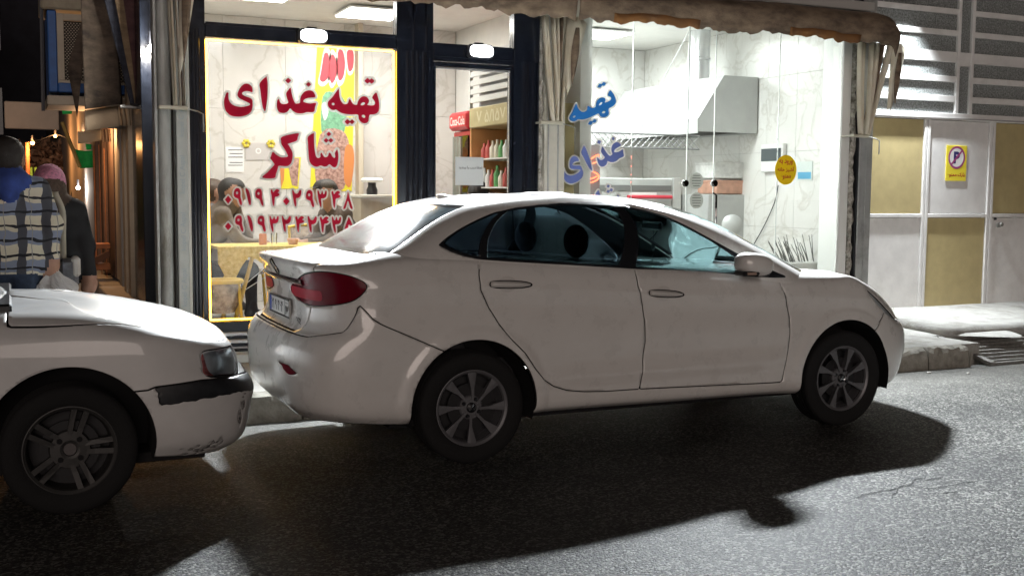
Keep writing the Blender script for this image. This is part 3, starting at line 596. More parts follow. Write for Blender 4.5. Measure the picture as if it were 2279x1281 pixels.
# yellow oval sticker
c = ony(1749, 378, YF-.004); rx = (ony(1773, 378, YF)[0]-ony(1725, 378, YF)[0])/2; rz = (ony(1749, 345, YF)[2]-ony(1749, 411, YF)[2])/2
def disc(name, c, rx, rz, mat, parent=None, n=48, th=.0015):
    m = MB(); m.prism([(c[0]+rx*math.cos(t), c[1], c[2]+rz*math.sin(t)) for t in np.linspace(0, 2*math.pi, n, endpoint=False)], (0, th, 0)); return m.build(name, mat, parent)
yel = vinyl_mat('yellow_sticker', (.86, .68, .04))
stk = tag(disc('oval_sticker', c, rx, rz, yel), 'yellow oval sticker with red Persian writing on the kitchen glass', 'sticker')
redt = M('red_print', (.50, .02, .03), rough=.5)
for s, dz, w in (('ورود به', .52, 1.25), ('آشپز خانه', 0, 1.55), ('ممنوع', -.52, .95)): text_mesh('print', shape(s), redt, stk, c+np.array([0, -.001, dz*rz]), (1, 0, 0), (0, 0, 1), w*rx, .40*rz, .03)
# paper on the door
c = ony(1045, 381, YF-.012); sg = tag(box('door_notice', c[0]-.135, c[0]+.135, YF-.010, YF-.008, c[2]-.125, c[2]+.125, M('paper', (.72, .76, .76), .7), None, 0), 'white paper notice taped to the glass of the shop door', 'notice')
text_mesh('print', shape('لطفا درب را ببندید'), M('ink', (.02, .02, .03), .6), sg, (c[0]+.01, YF-.0105, c[2]+.03), (1, 0, 0), (0, 0, 1), .225, None, .02)
# ------------------------------------------------------------------ walls and posts round the fronts
bld = thing('shop_building', (4.8, YF+1, .14), 'two room corner shop building with white walls lit from inside', 'building')
box('wall', 1.30, 8.34, YF+.02, YF+.25, 3.60, 6.2, whitewall, bld, 0)
m = MB()
def rough_strip(name, x0, x1, y0, z0, z1, mat, parent, amp=.012, n=60):
    m = MB(); g = []
    for i in range(n+1):
        z = z0+(z1-z0)*i/n; a = rng.normal(0, amp); b = rng.normal(0, amp)
        g.append([(x0+a, y0+.10, z), (x0+a, y0+abs(rng.normal(0, amp)), z), ((x0+x1)/2+a*.5, y0-abs(rng.normal(0, amp)), z), (x1+b, y0+abs(rng.normal(0, amp)), z), (x1+b, y0+.10, z)])
    m.sheet(g); return m.build(name, mat, parent)
rough_strip('plaster_edge', 4.416, 4.462, YF-.03, .14, 3.6, plaster, bld)
box('post', 4.47, 4.682, YF-.04, YF+.20, .14, 3.6, M('cream_post', (.62, .60, .52), rough=.6, var=.1, vscale=5, dirt=.2), bld, .006)
box('post_edge', 4.50, 4.515, YF-.052, YF-.042, .14, 3.2, greymetal, bld, .003); box('post_edge', 4.60, 4.615, YF-.052, YF-.042, .14, 2.3, greymetal, bld, .003)
box('jamb', 7.953, 8.062, YF-.02, YF+.30, .14, 3.5, M('jamb_tile', (.80, .81, .78), rough=.3), bld, .004)
rough_strip('plaster_edge', 8.068, 8.135, YF-.03, .14, 3.5, M('old_plaster', (.22, .20, .15), rough=.95, c2=(.62, .60, .54), var=.4, vscale=22, bump=1., bscale=60), bld)
box('post', 8.145, 8.165, YF-.05, YF+.20, .14, 3.6, blackp, bld, .003)
box('post', 8.168, 8.345, YF-.06, YF+.40, .14, 3.6, greymetal, bld, .006)
box('post_edge', 8.25, 8.262, YF-.072, YF-.062, .14, 3.2, greymetal, bld, .003)
# corner post on the left: grey roller channel and a strip still in its printed film
cp = thing('corner_post', (1.2, YF, .14), 'grey metal corner post with a film covered strip, left of the navy window', 'post')
m = MB(); m.lathe([(.0, 0), (.055, 0), (.055, 3.5), (0, 3.5)], (1.135, YF+.0, .14), (0, 0, 1), 20); m.build('round_channel', M('dirty_channel', (.36, .37, .35), rough=.5, metal=.2, var=.25, vscale=5, dirt=.55, stretch=(3, 3, .6)), cp, smooth=40)
box('channel', 1.055, 1.078, YF-.05, YF+.1, .14, 3.6, greymetal, cp, .004)
box('channel', 1.194, 1.214, YF-.055, YF+.1, .14, 3.6, M('dark_slot', (.05, .05, .045), .8), cp, .003)
fl = box('film_strip', 1.216, 1.300, YF-.062, YF+.1, .14, 3.6, M('protective_film', (.47, .50, .47), rough=.35, var=.12, vscale=9), cp, .004)
for z in (.75, 1.2, 1.65, 2.1): text_mesh('print', 'kopel C Aspal', M('film_print', (.33, .40, .44), .5), fl, (1.262, YF-.0632, z), (0, 0, 1), (-1, 0, 0), .30, None, .0)
box('channel', 1.301, 1.323, YF-.058, YF+.1, .14, 3.6, M('white_edge', (.66, .66, .60), .5), cp, .003)
# ------------------------------------------------------------------ garage gate
YG = 9.45
gate = thing('garage_gate', (9.7, YG, .17), 'white metal garage gate with yellow panels and frosted louvre panes above', 'gate')
gw = M('gate_white', (.70, .685, .665), rough=.5, var=.08, vscale=5, dirt=.12); gy = M('gate_yellow', (.44, .36, .18), rough=.55, var=.08, vscale=7); gsh = M('gate_seam', (.30, .29, .28), rough=.7)
frost = M('frosted_pane', (.15, .165, .16), rough=.45, var=.55, vscale=55, bump=.8, bscale=170, c2=(.40, .42, .41))
def gp(x, y): q = ony(x, y, YG); return q[0], q[2]
xa, xb, xc, xd, xe = 8.352, gp(2061, 300)[0], gp(2206, 300)[0], gp(2206, 300)[0]+.93, 14.
zt = gp(2000, 262)[1]; zm = gp(2050, 480)[1]; z0 = .235
box('bottom_rail', xa, xe, YG-.03, YG+.05, .185, z0, gw, gate, .004); box('threshold', xa, xe, YG-.06, YG+.08, .14, .184, M('threshold', (.10, .085, .07), .8), gate, .004)
box('top_rail', xa, xe, YG-.03, YG+.05, zt-.005, zt+.075, gw, gate, .004); box('seam', xa, xe, YG-.045, YG-.031, zt+.01, zt+.022, gsh, gate, .002)
stiles = [(xa, xa+.06), (xb-.045, xb-.004), (xb+.004, xb+.045), (xc-.05, xc-.004), (xc+.004, xc+.045), (xd-.04, xd+.04), (xd+1.0-.04, xd+1.0+.04)]
for s in stiles: box('stile', s[0], s[1], YG-.03, YG+.05, z0, zt-.005, gw, gate, .004)
bays = [(xa+.06, xb-.045), (xb+.045, xc-.05), (xc+.045, xd-.04), (xd+.04, xd+.96)]
for i, (p, q) in enumerate(bays):
    box('mid_rail', p, q, YG-.028, YG+.05, zm-.02, zm+.022, gw, gate, .004)
    up, lo = (gy, gw) if i % 2 == 0 else (gw, gy)
    box('panel', p+.006, q-.006, YG-.010, YG+.03, zm+.028, zt-.011, up, gate, .003); box('panel', p+.006, q-.006, YG-.010, YG+.03, z0+.006, zm-.026, lo, gate, .003)
# upper lights: bars and louvre panes following the photograph's bars
zb = [gp(1950, 252)[1], gp(1950, 215)[1], gp(1950, 178)[1], gp(2000, 128)[1], gp(2000, 64)[1]+.0, gp(2000, 18)[1]]
rowsz = [zt+.075]; 
levels = [(gp(2120, 253)[1], gp(2120, 228)[1]), (gp(2120, 214)[1], gp(2120, 184)[1]), (gp(2120, 170)[1], gp(2120, 140)[1]), (gp(2120, 116)[1], gp(2120, 81)[1]), (gp(2120, 68)[1], gp(2120, 33)[1]), (gp(2120, 20)[1], gp(2120, -15)[1]), (gp(2120, -28)[1], gp(2120, -62)[1])]
mx0, mx1 = gp(2135, 130)[0], gp(2158, 130)[0]
cols_ = [(xa+.03, mx0-.055), (mx1+.05, mx1+1.30), (mx1+1.60, 14.)]
prev = zt+.075
for (a, b) in levels:
    if a-prev > .004:
        for (p, q) in cols_: box('bar', p, q, YG-.02, YG+.04, prev+.001, a-.001, gw, gate, .003)
    for (p, q) in cols_: box('louvre_pane', p+.003, q-.003, YG+.002, YG+.012, a+.001, b-.001, frost, gate, 0)
    prev = b
box('bar', xa+.03, 14., YG-.02, YG+.04, prev+.001, prev+.08, gw, gate, .003)
ztop = prev+.08
for p in (mx0-.055, mx1, mx1+1.30, mx1+1.55): box('mullion', p+.001, p+.049, YG-.024, YG+.04, zt+.076, ztop, gw, gate, .003)
for p in (mx0-.005, mx1+1.35):
    box('louvre_pane', p+.002, p+(mx1-mx0)+.003 if p < mx1 else p+.198, YG+.004, YG+.014, zt+.078, gp(2145, 143)[1]-.03, frost, gate, 0)
    box('bar', p+.002, p+(mx1-mx0)+.003, YG-.02, YG+.04, gp(2145, 143)[1]-.028, gp(2145, 118)[1]-.001, gw, gate, .002)
    box('louvre_pane', p+.002, p+(mx1-mx0)+.003 if p < mx1 else p+.198, YG+.004, YG+.014, gp(2145, 118)[1], ztop, frost, gate, 0)
# lock, hasp and handle
lx, lz = gp(2222, 499); m = MB(); m.lathe([(0, .03), (.022, .03), (.028, .02), (.028, -.01)], (lx, YG-.03, lz), (0, -1, 0), 18); m.box(lx-.07, lx+.0, YG-.045, YG-.03, lz-.035, lz+.02, .006); m.build('lock', steel, gate, smooth=40)
lx, lz = gp(2211, 487); m = MB(); m.lathe([(0, .01), (.012, .01), (.014, -.01)], (lx, YG-.03, lz), (0, -1, 0), 12); m.build('keyhole', blackp, gate)
lx, lz = gp(1909, 607); m = MB(); m.tube([(lx, YG-.03, lz), (lx, YG-.09, lz)], .016, 8); m.box(lx-.035, lx+.035, YG-.11, YG-.085, lz-.014, lz+.014, .004); m.tube([(lx, YG-.09, lz), (lx+.005, YG-.09, lz-.09)], .006, 6); m.build('bolt', blackp, gate)
box('side_wall', 14.0, 14.3, 8.9, 10.2, .1, 6, whitewall, gate, 0)
m = MB(); m.box(8.36, 14, YG+.10, YG+.2, ztop+.002, 6.2); m.build('wall', whitewall, gate)
# no parking sign
c0 = ony(2109, 323, YG-.03); c1 = ony(2151, 403, YG-.03); sx0, sx1, sz0, sz1 = c0[0], c1[0], c1[2], c0[2]; cx, w_, h_ = (sx0+sx1)/2, sx1-sx0, sz1-sz0
sign = tag(box('no_parking_sign', sx0, sx1, YG-.020, YG-.0125, sz0, sz1, M('sign_yellow', (.80, .66, .05), .45), None, .002), 'small yellow no parking sign on the white gate panel', 'sign')
def ringm(name, c, r0, r1, mat, parent, n=40):
    m = MB(); m.sheet([[(c[0]+r*math.cos(t), c[1], c[2]+r*math.sin(t)) for t in np.linspace(0, 2*math.pi, n+1)] for r in (r0, r1)]); return m.build(name, mat, parent)
cc = (cx, YG-.0208, sz0+h_*.66); R_ = w_*.41
disc('white_disc', (cx, YG-.0206, cc[2]), R_, R_, M('sign_white', (.78, .78, .76), .5), sign, th=.0004)
pur = M('sign_purple', (.36, .06, .20), .5); ringm('prohibition_ring', (cx, YG-.0212, cc[2]), R_*.82, R_, pur, sign)
text_mesh('letter', 'P', M('sign_navy', (.03, .03, .14), .5), sign, (cx, YG-.0214, cc[2]), (1, 0, 0), (0, 0, 1), R_*.72, R_*1.05, .05)
m = MB(); d = np.array([1, 0, 1])/math.sqrt(2); nn = np.array([-1, 0, 1])/math.sqrt(2); C_ = np.array([cx, YG-.0218, cc[2]]); m.add([C_-d*R_*.86-nn*R_*.09, C_+d*R_*.86-nn*R_*.09, C_+d*R_*.86+nn*R_*.09, C_-d*R_*.86+nn*R_*.09], [(0, 1, 2, 3)]); m.build('slash', pur, sign)
text_mesh('print', shape('پارک ممنوع'), redt, sign, (cx, YG-.0206, sz0+h_*.16), (1, 0, 0), (0, 0, 1), w_*.86, h_*.15, .03)
# ------------------------------------------------------------------ brown canvas awnings drawn in over the fronts, and their folded sides
def canvas_mat(name, c, c2, orange=False):
    return M(name, c, rough=.9, var=.35, vscale=5., c2=c2, bump=.5, bscale=90, stretch=(1, 1, 2.2))
canvas = canvas_mat('brown_canvas', (.11, .072, .048), (.25, .18, .12))
hem = M('orange_hem', (.42, .17, .03), rough=.85, c2=(.16, .08, .035), var=.5, vscale=7)
cream = M('cream_cloth', (.72, .64, .48), rough=.9, var=.12, vscale=8, c2=(.70, .66, .56))
def awning(label, x0, x1, z_end0, z_end1, seed):
    r = np.random.default_rng(seed)
    t = thing('shop_awning', ((x0+x1)/2, 9.0, 3.3), label, 'awning', 'brown awnings over the shop fronts')
    prof = [(9.05, 3.41), (8.86, 3.39), (8.68, 3.36), (8.57, 3.32), (8.51, 3.26), (8.50, 3.18), (8.51, 3.11), (8.53, 3.04)]
    n = int((x1-x0)*26); g = []; ph = r.random(6)*6
    for k, (y, z) in enumerate(prof):
        row = []
        for i in range(n+1):
            x = x0+(x1-x0)*i/n; a = k/7
            wv = .020*math.sin(x*4.1+ph[0])+.014*math.sin(x*9.7+ph[1]+k*.4)+.008*math.sin(x*23+ph[2])
            zz = z+wv*.35*a+(z_end0*(1-i/n)+z_end1*i/n)*a
            if k == 7: zz += .010*math.sin(x*31+ph[3])+r.normal(0, .006)
            endf = max(0, 1-(x1-x)/.25) if x1 > 8 else 0
            row.append((x+.0, y-wv*a+.10*endf*endf*a, zz-.10*endf*endf))
        g.append(row)
    m = MB(); m.sheet(g); m.build('canvas', canvas, t, smooth=180, solid=.004)
    # orange bleached hem patches
    m = MB()
    for (a, b) in ((.10, .34), (.62, .86)):
        if x1 > 8:
            i0, i1 = int(a*n), int(b*n); q = []
            for k in (5, 6, 7): q.append([(p[0], p[1]-.006, p[2]-.004 if k == 7 else p[2]-.5*(k == 5)*.10+.02*math.sin(p[0]*11)*(k == 5)) for p in g[k][i0:i1+1]])
            mm = MB(); mm.sheet([q[1], q[2]]); mm.build('hem_patch', hem, t, smooth=180, solid=.002)
    m = MB(); m.tube([(x0, 8.61, 3.27), (x1-.05, 8.61, 3.27)], .03, 10); m.build('front_bar', greymetal, t, smooth=60)
    box('cassette', x0, x1, 8.94, 9.04, 3.425, 3.52, M('cassette', (.5, .5, .48), .5), t, .01)
    return t
awning('brown canvas awning drawn in above the red lettered window and the door', 1.05, 4.50, .03, -.01, 3)
awning('brown canvas awning with an orange bleached hem over the kitchen glass', 4.53, 8.22, -.005, .0, 5)
def folded_side(label, xs, y0, ztop, zbot, tilt, n=6, flap=True):
    """cloth gathered in upright folds, tied at the bottom to a bracket"""
    x0, x1 = xs; t = thing('folded_awning_side', ((x0+x1)/2, y0, zbot), label, 'awning side', 'gathered awning sides')
    for i in range(n):
        a = i/(n-1); m = MB(); g = []
        for k in range(12):
            q = k/11; z = ztop+(zbot-ztop)*q; c = (x0+(x1-x0)*a)*(1-q)+((x0+x1)/2+tilt+(a-.5)*.09)*q; w = (x1-x0)/n*(.62*(1-q)+.30*q)
            dp = .03*math.sin(i*2.1)+.02*math.sin(q*3+i)
            g.append([(c-w*.6, y0+.02+dp, z), (c-w*.25, y0-.03+dp, z), (c+w*.25, y0-.035+dp, z), (c+w*.6, y0+.015+dp, z)])
        m.sheet(g); m.build('fold', canvas if i == n-2 else cream, t, smooth=180, solid=.006)
    if flap:
        m = MB(); g = []
        for k in range(9):
            q = k/8; z = ztop-.02+(zbot+.28-ztop)*q; w = .13*(1-q)**.8+.01; c = x1+.02-.06*q
            g.append([(c-w*.2, y0-.07, z), (c+w*.35, y0-.12-.03*math.sin(q*6), z+.02), (c+w, y0-.10, z-.03)])
        m.sheet(g); f = m.build('flap', cream, t, smooth=180, solid=.006)
        m = MB(); g = []
        for k in range(7):
            q = k/6; z = ztop-.10+(zbot+.42-ztop)*q; w = .07*math.sin(math.pi*(.15+.85*q))+.005; c = x1+.045-.05*q
            g.append([(c-w*.5, y0-.135, z), (c+w*.1, y0-.15, z), (c+w*.5, y0-.14, z)])
        m.sheet(g); m.build('brown_edge', canvas, f, smooth=180, solid=.004)
    c = (x0+x1)/2+tilt; m = MB(); m.box(c-.16, c+.06, y0-.03, y0+.03, zbot-.03, zbot+.0, .006); m.tube([(c-.15, y0, zbot-.015), (c-.15, y0+.16, zbot-.015)], .01, 6); m.build('bracket', M('cream_bracket', (.55, .52, .42), .6), t)
    m = MB(); m.tube([(c+.05, y0-.02, zbot-.02), (c+.13, y0-.04, zbot-.04), (c+.17, y0-.05, zbot-.06), (c+.17, y0-.05, zbot-.20)], .006, 6); m.build('crank', greymetal, t, smooth=60)
p = ony(1225, 70, 8.92); q = ony(1250, 270, 8.92)
folded_side('cream awning cloth gathered in folds beside the blue lettering', (ony(1212, 70, 8.92)[0], ony(1262, 70, 8.92)[0]), 8.94, 3.10, q[2], .02)
q = ony(1928, 300, 8.92)
folded_side('cream awning cloth gathered in folds beside the garage gate', (ony(1915, 110, 8.92)[0], ony(1975, 110, 8.92)[0]), 8.92, 3.10, q[2], -.10)
q = ony(390, 235, 8.92)
folded_side('dirty cream awning cloth gathered in folds at the grey corner post', (ony(372, 60, 8.92)[0], ony(405, 60, 8.92)[0]), 8.94, 3.55, q[2], .03, n=5)
# ------------------------------------------------------------------ white saloon car
SO = (2.336, 6.445, 0.0)
sedan = thing('parked_car', SO, 'white saloon car parked along the kerb in front of the lit shop windows', 'car', 'cars parked along the kerb')
def net(spec, cols_fn): return [cols_fn(*r) for r in spec]
def lerp(x, xs, ys): return float(np.interp(x, xs, ys))
def sedan_row(xr, xf, w, zr, zs, zf, inset=0.):
    """zr: heights of the four rear columns; zs: five side columns; zf: five front columns"""
    X = [xr, xr+.012, xr+.075, xr+.215, -.47, 0., .70, 1.40, 2.05, 2.62, xf-.36, xf-.17, xf-.045, xf]
    Wd = [0, .50, .80, .955, .995, 1., 1., 1., .995, .985, .915, .76, .42, 0]
    Z = list(zr)+list(zs)+list(zf)
    return [(X[i], w*Wd[i], Z[i]) for i in range(14)]
belt = lambda x: lerp(x, [-.9, -.45, -.2, .027, 1.026, 1.774, 2.18, 2.6, 3.1], [1.14, 1.165, 1.165, 1.150, 1.080, 1.024, .997, .975, .86])
SX = [-.47, 0., .70, 1.40, 2.05]
rows = [
 sedan_row(-.92, 3.36, .80, [.285, .285, .28, .275], [.255, .25, .255, .25, .245], [.22, .20, .19, .19, .19]),
 sedan_row(-.98, 3.44, .850, [.35, .35, .345, .33], [.30, .285, .285, .28, .275], [.26, .245, .245, .245, .245]),
 sedan_row(-1.005, 3.50, .872, [.50, .50, .495, .48], [.46, .43, .42, .42, .42], [.42, .39, .39, .39, .39]),
 sedan_row(-.985, 3.515, .877, [.69, .69, .69, .68], [.62, .60, .59, .59, .58], [.57, .53, .52, .52, .52]),
 sedan_row(-.955, 3.50, .876, [.735, .735, .735, .735], [.76, .75, .74, .72, .70], [.69, .62, .61, .61, .61]),
 sedan_row(-.905, 3.44, .872, [.765, .765, .77, .79], [.86, .87, .86, .84, .81], [.80, .70, .68, .68, .68]),
 sedan_row(-.880, 3.36, .866, [.92, .92, .93, .94], [.99, 1.00, .975, .945, .915], [.89, .82, .775, .755, .755]),
 sedan_row(-.905, 3.27, .848, [1.06, 1.06, 1.06, 1.06], [1.095, 1.09, 1.055, 1.015, .975], [.95, .915, .855, .82, .82]),
 sedan_row(-.935, 3.20, .822, [1.115, 1.115, 1.11, 1.105], [1.14, 1.14, 1.095, 1.05, 1.005], [.985, .96, .90, .865, .86]),
 sedan_row(-.938, 3.12, .775, [1.136, 1.136, 1.133, 1.132], [1.168, 1.165, 1.118, 1.07, 1.03], [1.005, .98, .93, .90, .895]),
 sedan_row(-.86, 2.98, .66, [1.150, 1.150, 1.150, 1.152], [1.188, 1.185, 1.13, 1.08, 1.045], [1.018, .995, .96, .938, .935]),
 sedan_row(-.70, 2.70, .36, [1.165, 1.165, 1.168, 1.17], [1.19, 1.19, 1.13, 1.08, 1.05], [1.02, .975, .98, .985, .99]),
 sedan_row(-.52, 2.45, .0, [1.18]*4, [1.19, 1.19, 1.13, 1.08, 1.05], [1.02, 1.01, 1.015, 1.02, 1.02]),
]
for r in rows[-3:]:                                      # inner deck columns shrink towards the middle of the car
    pass
def fixcols(row, xr, xf):
    X = np.array([p[0] for p in row]); lo, hi = xr, xf
    out = []
    for i, p in enumerate(row):
        x = p[0]
        if 3 < i < 10: x = min(max(x, lo+.22+.02*i), hi-.45+.02*i)
        out.append((x, p[1], p[2]))
    return out
rows[11] = fixcols(rows[11], -.70, 2.70); rows[12] = fixcols(rows[12], -.52, 2.45); rows[10] = fixcols(rows[10], -.86, 2.98)
body, GB, LH = ring(rows, .02, 8, mid=4)
def gh_row(xr, xf, w, zr, zs, zf):
    d = xf-xr
    X = [xr, xr+.008, xr+.04, xr+.13, xr+.40, xr+.40+(d-.62)*.25, xr+.40+(d-.62)*.5, xr+.40+(d-.62)*.76, xf-.20, xf-.075, xf-.02, xf]
    Wd = [0, .40, .70, .905, .985, 1., 1., .995, .94, .72, .38, 0]
    Z = list(zr)+list(zs)+list(zf)
    return [(X[i], w*Wd[i], Z[i]) for i in range(12)]
B = belt
grow = [
 gh_row(-.66, 2.76, .842, [1.10, 1.10, 1.10, 1.09], [1.10, 1.03, .97, .93], [.90, .94, .95, .95]),
 gh_row(-.55, 2.56, .822, [1.178, 1.178, 1.176, 1.175], [1.165, 1.12, 1.06, 1.02], [1.00, 1.025, 1.03, 1.03]),
 gh_row(-.40, 2.25, .768, [1.270, 1.270, 1.268, 1.265], [1.27, 1.25, 1.22, 1.19], [1.165, 1.175, 1.18, 1.18]),
 gh_row(-.20, 1.90, .685, [1.385, 1.383, 1.378, 1.374], [1.385, 1.385, 1.375, 1.36], [1.335, 1.345, 1.35, 1.352]),
 gh_row(-.03, 1.64, .622, [1.452, 1.450, 1.445, 1.440], [1.452, 1.46, 1.455, 1.442], [1.425, 1.435, 1.44, 1.442]),
 gh_row(.10, 1.46, .565, [1.484, 1.482, 1.478, 1.474], [1.486, 1.494, 1.490, 1.478], [1.465, 1.475, 1.48, 1.482]),
 gh_row(.26, 1.30, .47, [1.505, 1.504, 1.502, 1.500], [1.507, 1.512, 1.510, 1.502], [1.493, 1.500, 1.503, 1.504]),
 gh_row(.42, 1.15, .25, [1.515]*4, [1.520, 1.524, 1.523, 1.518], [1.513, 1.515, 1.516, 1.516]),
 gh_row(.45, 1.13, .0, [1.518]*4, [1.523, 1.527, 1.526, 1.521], [1.517]*4),
]
green, GG, LG = ring(grow, .016, 10, mid=2)
def crease(V):
    V = V.copy(); x, z = V[:, 0], V[:, 2]; side = np.clip((np.abs(V[:, 1])-.74)/.08, 0, 1)*np.clip((x+.75)/.25, 0, 1)*np.clip((3.05-x)/.3, 0, 1)
    z1 = np.interp(x, [-.8, -.3, .2, 1.25, 2.2, 2.9], [1.0, 1.015, 1.0, .925, .885, .83]); d1 = z-z1
    z2 = np.interp(x, [.2, .6, 2.1], [.40, .455, .475]); d2 = z-z2; mid = np.clip((x-.35)/.3, 0, 1)*np.clip((2.2-x)/.25, 0, 1)
    out = .0085*np.exp(-np.abs(d1)/.05)*np.where(d1 > 0, 1, .75) - .006*np.exp(-((d1+.10)/.06)**2) + mid*(.010*np.exp(-np.abs(d2)/.045)-.010*np.exp(-((d2-.10)/.06)**2))
    for hx in (0., 2.658):
        r = np.hypot(x-hx, (z-.325)*.98); out += .013*np.clip((.452-r)/.02, 0, 1)*np.clip((r-.30)/.05, 0, 1)
    V[:, 1] += np.sign(V[:, 1])*out*side; return V
body = (crease(body[0]), body[1]); GB = body[0][:, :3].reshape(GB.shape)
hb, hg = Hit(body, SO), Hit(green, SO)
GAP = .0065
V = body[0]
# wheel arches
RH, FH = (0., -.845, .316), (2.658, -.845, .316)
def arch(V, r=.378):
    a = np.hypot(V[:, 0]-RH[0], (V[:, 2]-.325)*.98); b = np.hypot(V[:, 0]-FH[0], (V[:, 2]-.325)*.98)
    return np.minimum(a, b)-r
def szd(m, poly): return sdist(m[0][:, 3:2:-1] if False else np.stack([m[0][:, 3], m[0][:, 2]], 1), poly)
rest = keep(body, -arch(body[0]))
# tail lamps
lamp_px = [(646, 640), (668, 616), (700, 605), (745, 607), (790, 618), (817, 636), (800, 660), (770, 674), (720, 680), (684, 677), (660, 662)]
lamp_poly = catmull(hb.sz(lamp_px), 5, True)
tl, rest = split(rest, szd(rest, lamp_poly), GAP)
# head lamps
head_px = [(1932, 646), (1958, 648), (1974, 662), (1988, 690), (1996, 712), (1984, 708), (1962, 688), (1945, 668)]
head_poly = catmull(hb.sz(head_px), 4, True)
hl, rest = split(rest, szd(rest, head_poly), GAP)
# rear reflectors in the bumper
refl_poly = hb.sz([(618, 804), (642, 812), (668, 836), (640, 832)])
rf, rest = split(rest, szd(rest, refl_poly), GAP*.5) if len(refl_poly) > 2 else (None, rest)
# bumpers
seam = hb.sz([(797, 677), (830, 710), (880, 735), (985, 780)])
rb_poly = [(-.2, .742), (seam[0][0]-.25, .742), (seam[0][0]-.06, .775), (seam[0][0]-.01, .88), seam[0], seam[1], seam[2], seam[3], (seam[3][0]+.2, .60), (seam[3][0]+.3, -.2), (-.2, -.2)]
fseam = hb.sz([(1968, 694), (1958, 715), (1947, 736)])
fb_poly = [(LH+.3, .66), (head_poly[:, 0].max()+.1, .66), (fseam[0][0]+.12, .69), fseam[0], fseam[1], fseam[2], (fseam[2][0]-.12, .50), (fseam[2][0]-.12, -.2), (LH+.3, -.2)]
rb, rest = split(rest, szd(rest, rb_poly), GAP)
fb, rest = split(rest, szd(rest, fb_poly), GAP)
# doors
rd_px = [(1065, 577), (1066, 610), (1070, 645), (1088, 685), (1110, 720), (1140, 756), (1170, 786), (1192, 820), (1212, 845), (1232, 859), (1262, 868), (1300, 871), (1350, 870), (1424, 865)]
fr_px = [(1424, 865), (1431, 810), (1436, 760), (1435, 715), (1430, 680), (1420, 635), (1411, 600)]
rdp = hb.sz(rd_px); frp = hb.sz(fr_px)
rdoor_poly = [(rdp[0][0], 1.5)]+rdp+frp[1:]+[(frp[-1][0], 1.5)]
fd_px = [(1740, 850), (1746, 820), (1754, 780), (1758, 745), (1757, 705), (1750, 668), (1740, 638), (1732, 620)]
fdp = hb.sz(fd_px)
fdoor_poly = [(frp[-1][0], 1.5)]+frp[::-1]+fdp+[(fdp[-1][0], 1.5)]
rdoor, rest = split(rest, szd(rest, rdoor_poly), GAP)
fdoor, rest = split(rest, szd(rest, fdoor_poly), GAP)
# boot lid and bonnet
def boot_phi(V):
    lim = np.interp(V[:, 2], [.70, .80, .95, 1.05, 1.13], [.42, .52, .60, .66, .66]); return np.maximum.reduce([np.abs(V[:, 1])-lim, V[:, 0]+.50, .752-V[:, 2]])
def bon_phi(V): return np.maximum.reduce([np.abs(V[:, 1])-np.interp(V[:, 0], [2.2, 2.9, 3.2], [.74, .70, .60]), 2.40-V[:, 0], 7.55-V[:, 4]])
boot, rest = split(rest, boot_phi(rest[0]), GAP)
bonnet, rest = split(rest, bon_phi(rest[0]), GAP)
bodyo = panel(rest, SO, 'body', paint, sedan, .004)
for m in halves(rdoor): panel(m, SO, 'door', paint, sedan, .004)
for m in halves(fdoor): panel(m, SO, 'door', paint, sedan, .004)
doors = [o for o in sedan.children if o.name.startswith('door')]
nd = sorted(doors, key=lambda o: (min(v.co.y for v in o.data.vertices) > 0, min(v.co.x for v in o.data.vertices)))
panel(rb, SO, 'bumper', paint, sedan, .004); panel(fb, SO, 'bumper', paint, sedan, .004)
booto = panel(boot, SO, 'boot_lid', paint, sedan, .004); panel(bonnet, SO, 'bonnet', paint, sedan, .004)
def shrink(m, d):
    V, F = m; V = V.copy(); c = np.array([1.25, 0, .8]); v = V[:, :3]-c; V[:, :3] -= v/np.linalg.norm(v, axis=1, keepdims=True)*d; return V, F
for m in halves(tl):
    o = panel(m, SO, 'tail_lamp', redlens, sedan)
    # brighter pieces under the lens edge: a lower reflector field
    V2 = m[0]; cz = lamp_poly[:, 1].mean(); s0, s1 = lamp_poly[:, 0].min(), lamp_poly[:, 0].max()
    phi = np.maximum.reduce([V2[:, 2]-(cz-.005), V2[:, 3]-(s0+(s1-s0)*.62), (cz-.062)-V2[:, 2], (s0+.035)-V2[:, 3]])
    lo = keep(m, phi); lo = (lo[0].copy(), lo[1]); lo[0][:, 0] -= .0015; lo[0][:, 1] *= 1.002
    panel(lo, SO, 'reflector', redlens2, o)
    phi = np.maximum.reduce([np.abs(V2[:, 2]-(cz+.012))-.007, V2[:, 3]-(s0+(s1-s0)*.70), (s0+(s1-s0)*.40)-V2[:, 3]])
    lo = keep(m, phi); lo = (lo[0].copy(), lo[1]); lo[0][:, 0] -= .0015; lo[0][:, 1] *= 1.002
    panel(lo, SO, 'reflector', M('lamp_strip', (.55, .02, .05), rough=.3, spec=.1), o)
for m in halves(hl):
    o = panel(m, SO, 'headlight', clearlens, sedan)
    panel(shrink(m, .010), SO, 'reflector', M('lamp_inside', (.80, .81, .81), rough=.5), o)
if rf:
    for m in halves(rf): panel(m, SO, 'reflector', redlens, sedan)
# dark lining, wells and floor behind the panels
GI = inner(GB, .014); nvv, nuu = GI.shape[:2]
Vi = np.concatenate([GI.reshape(-1, 3), body[0][:, 3:]], 1)
li = keep((Vi, body[1]), -arch(Vi, .374)); li = keep(li, li[0][:, 4]-8.6)
panel(li, SO, 'lining', dark, sedan)
for hx in (0., 2.658):
    for sd_ in (-1, 1):
        arch_liner(sedan, SO, hx, sd_, .376, .852)
box('floor_pan', SO[0]-.45, SO[0]+3.05, SO[1]-.70, SO[1]+.70, .21, .25, dark, sedan)
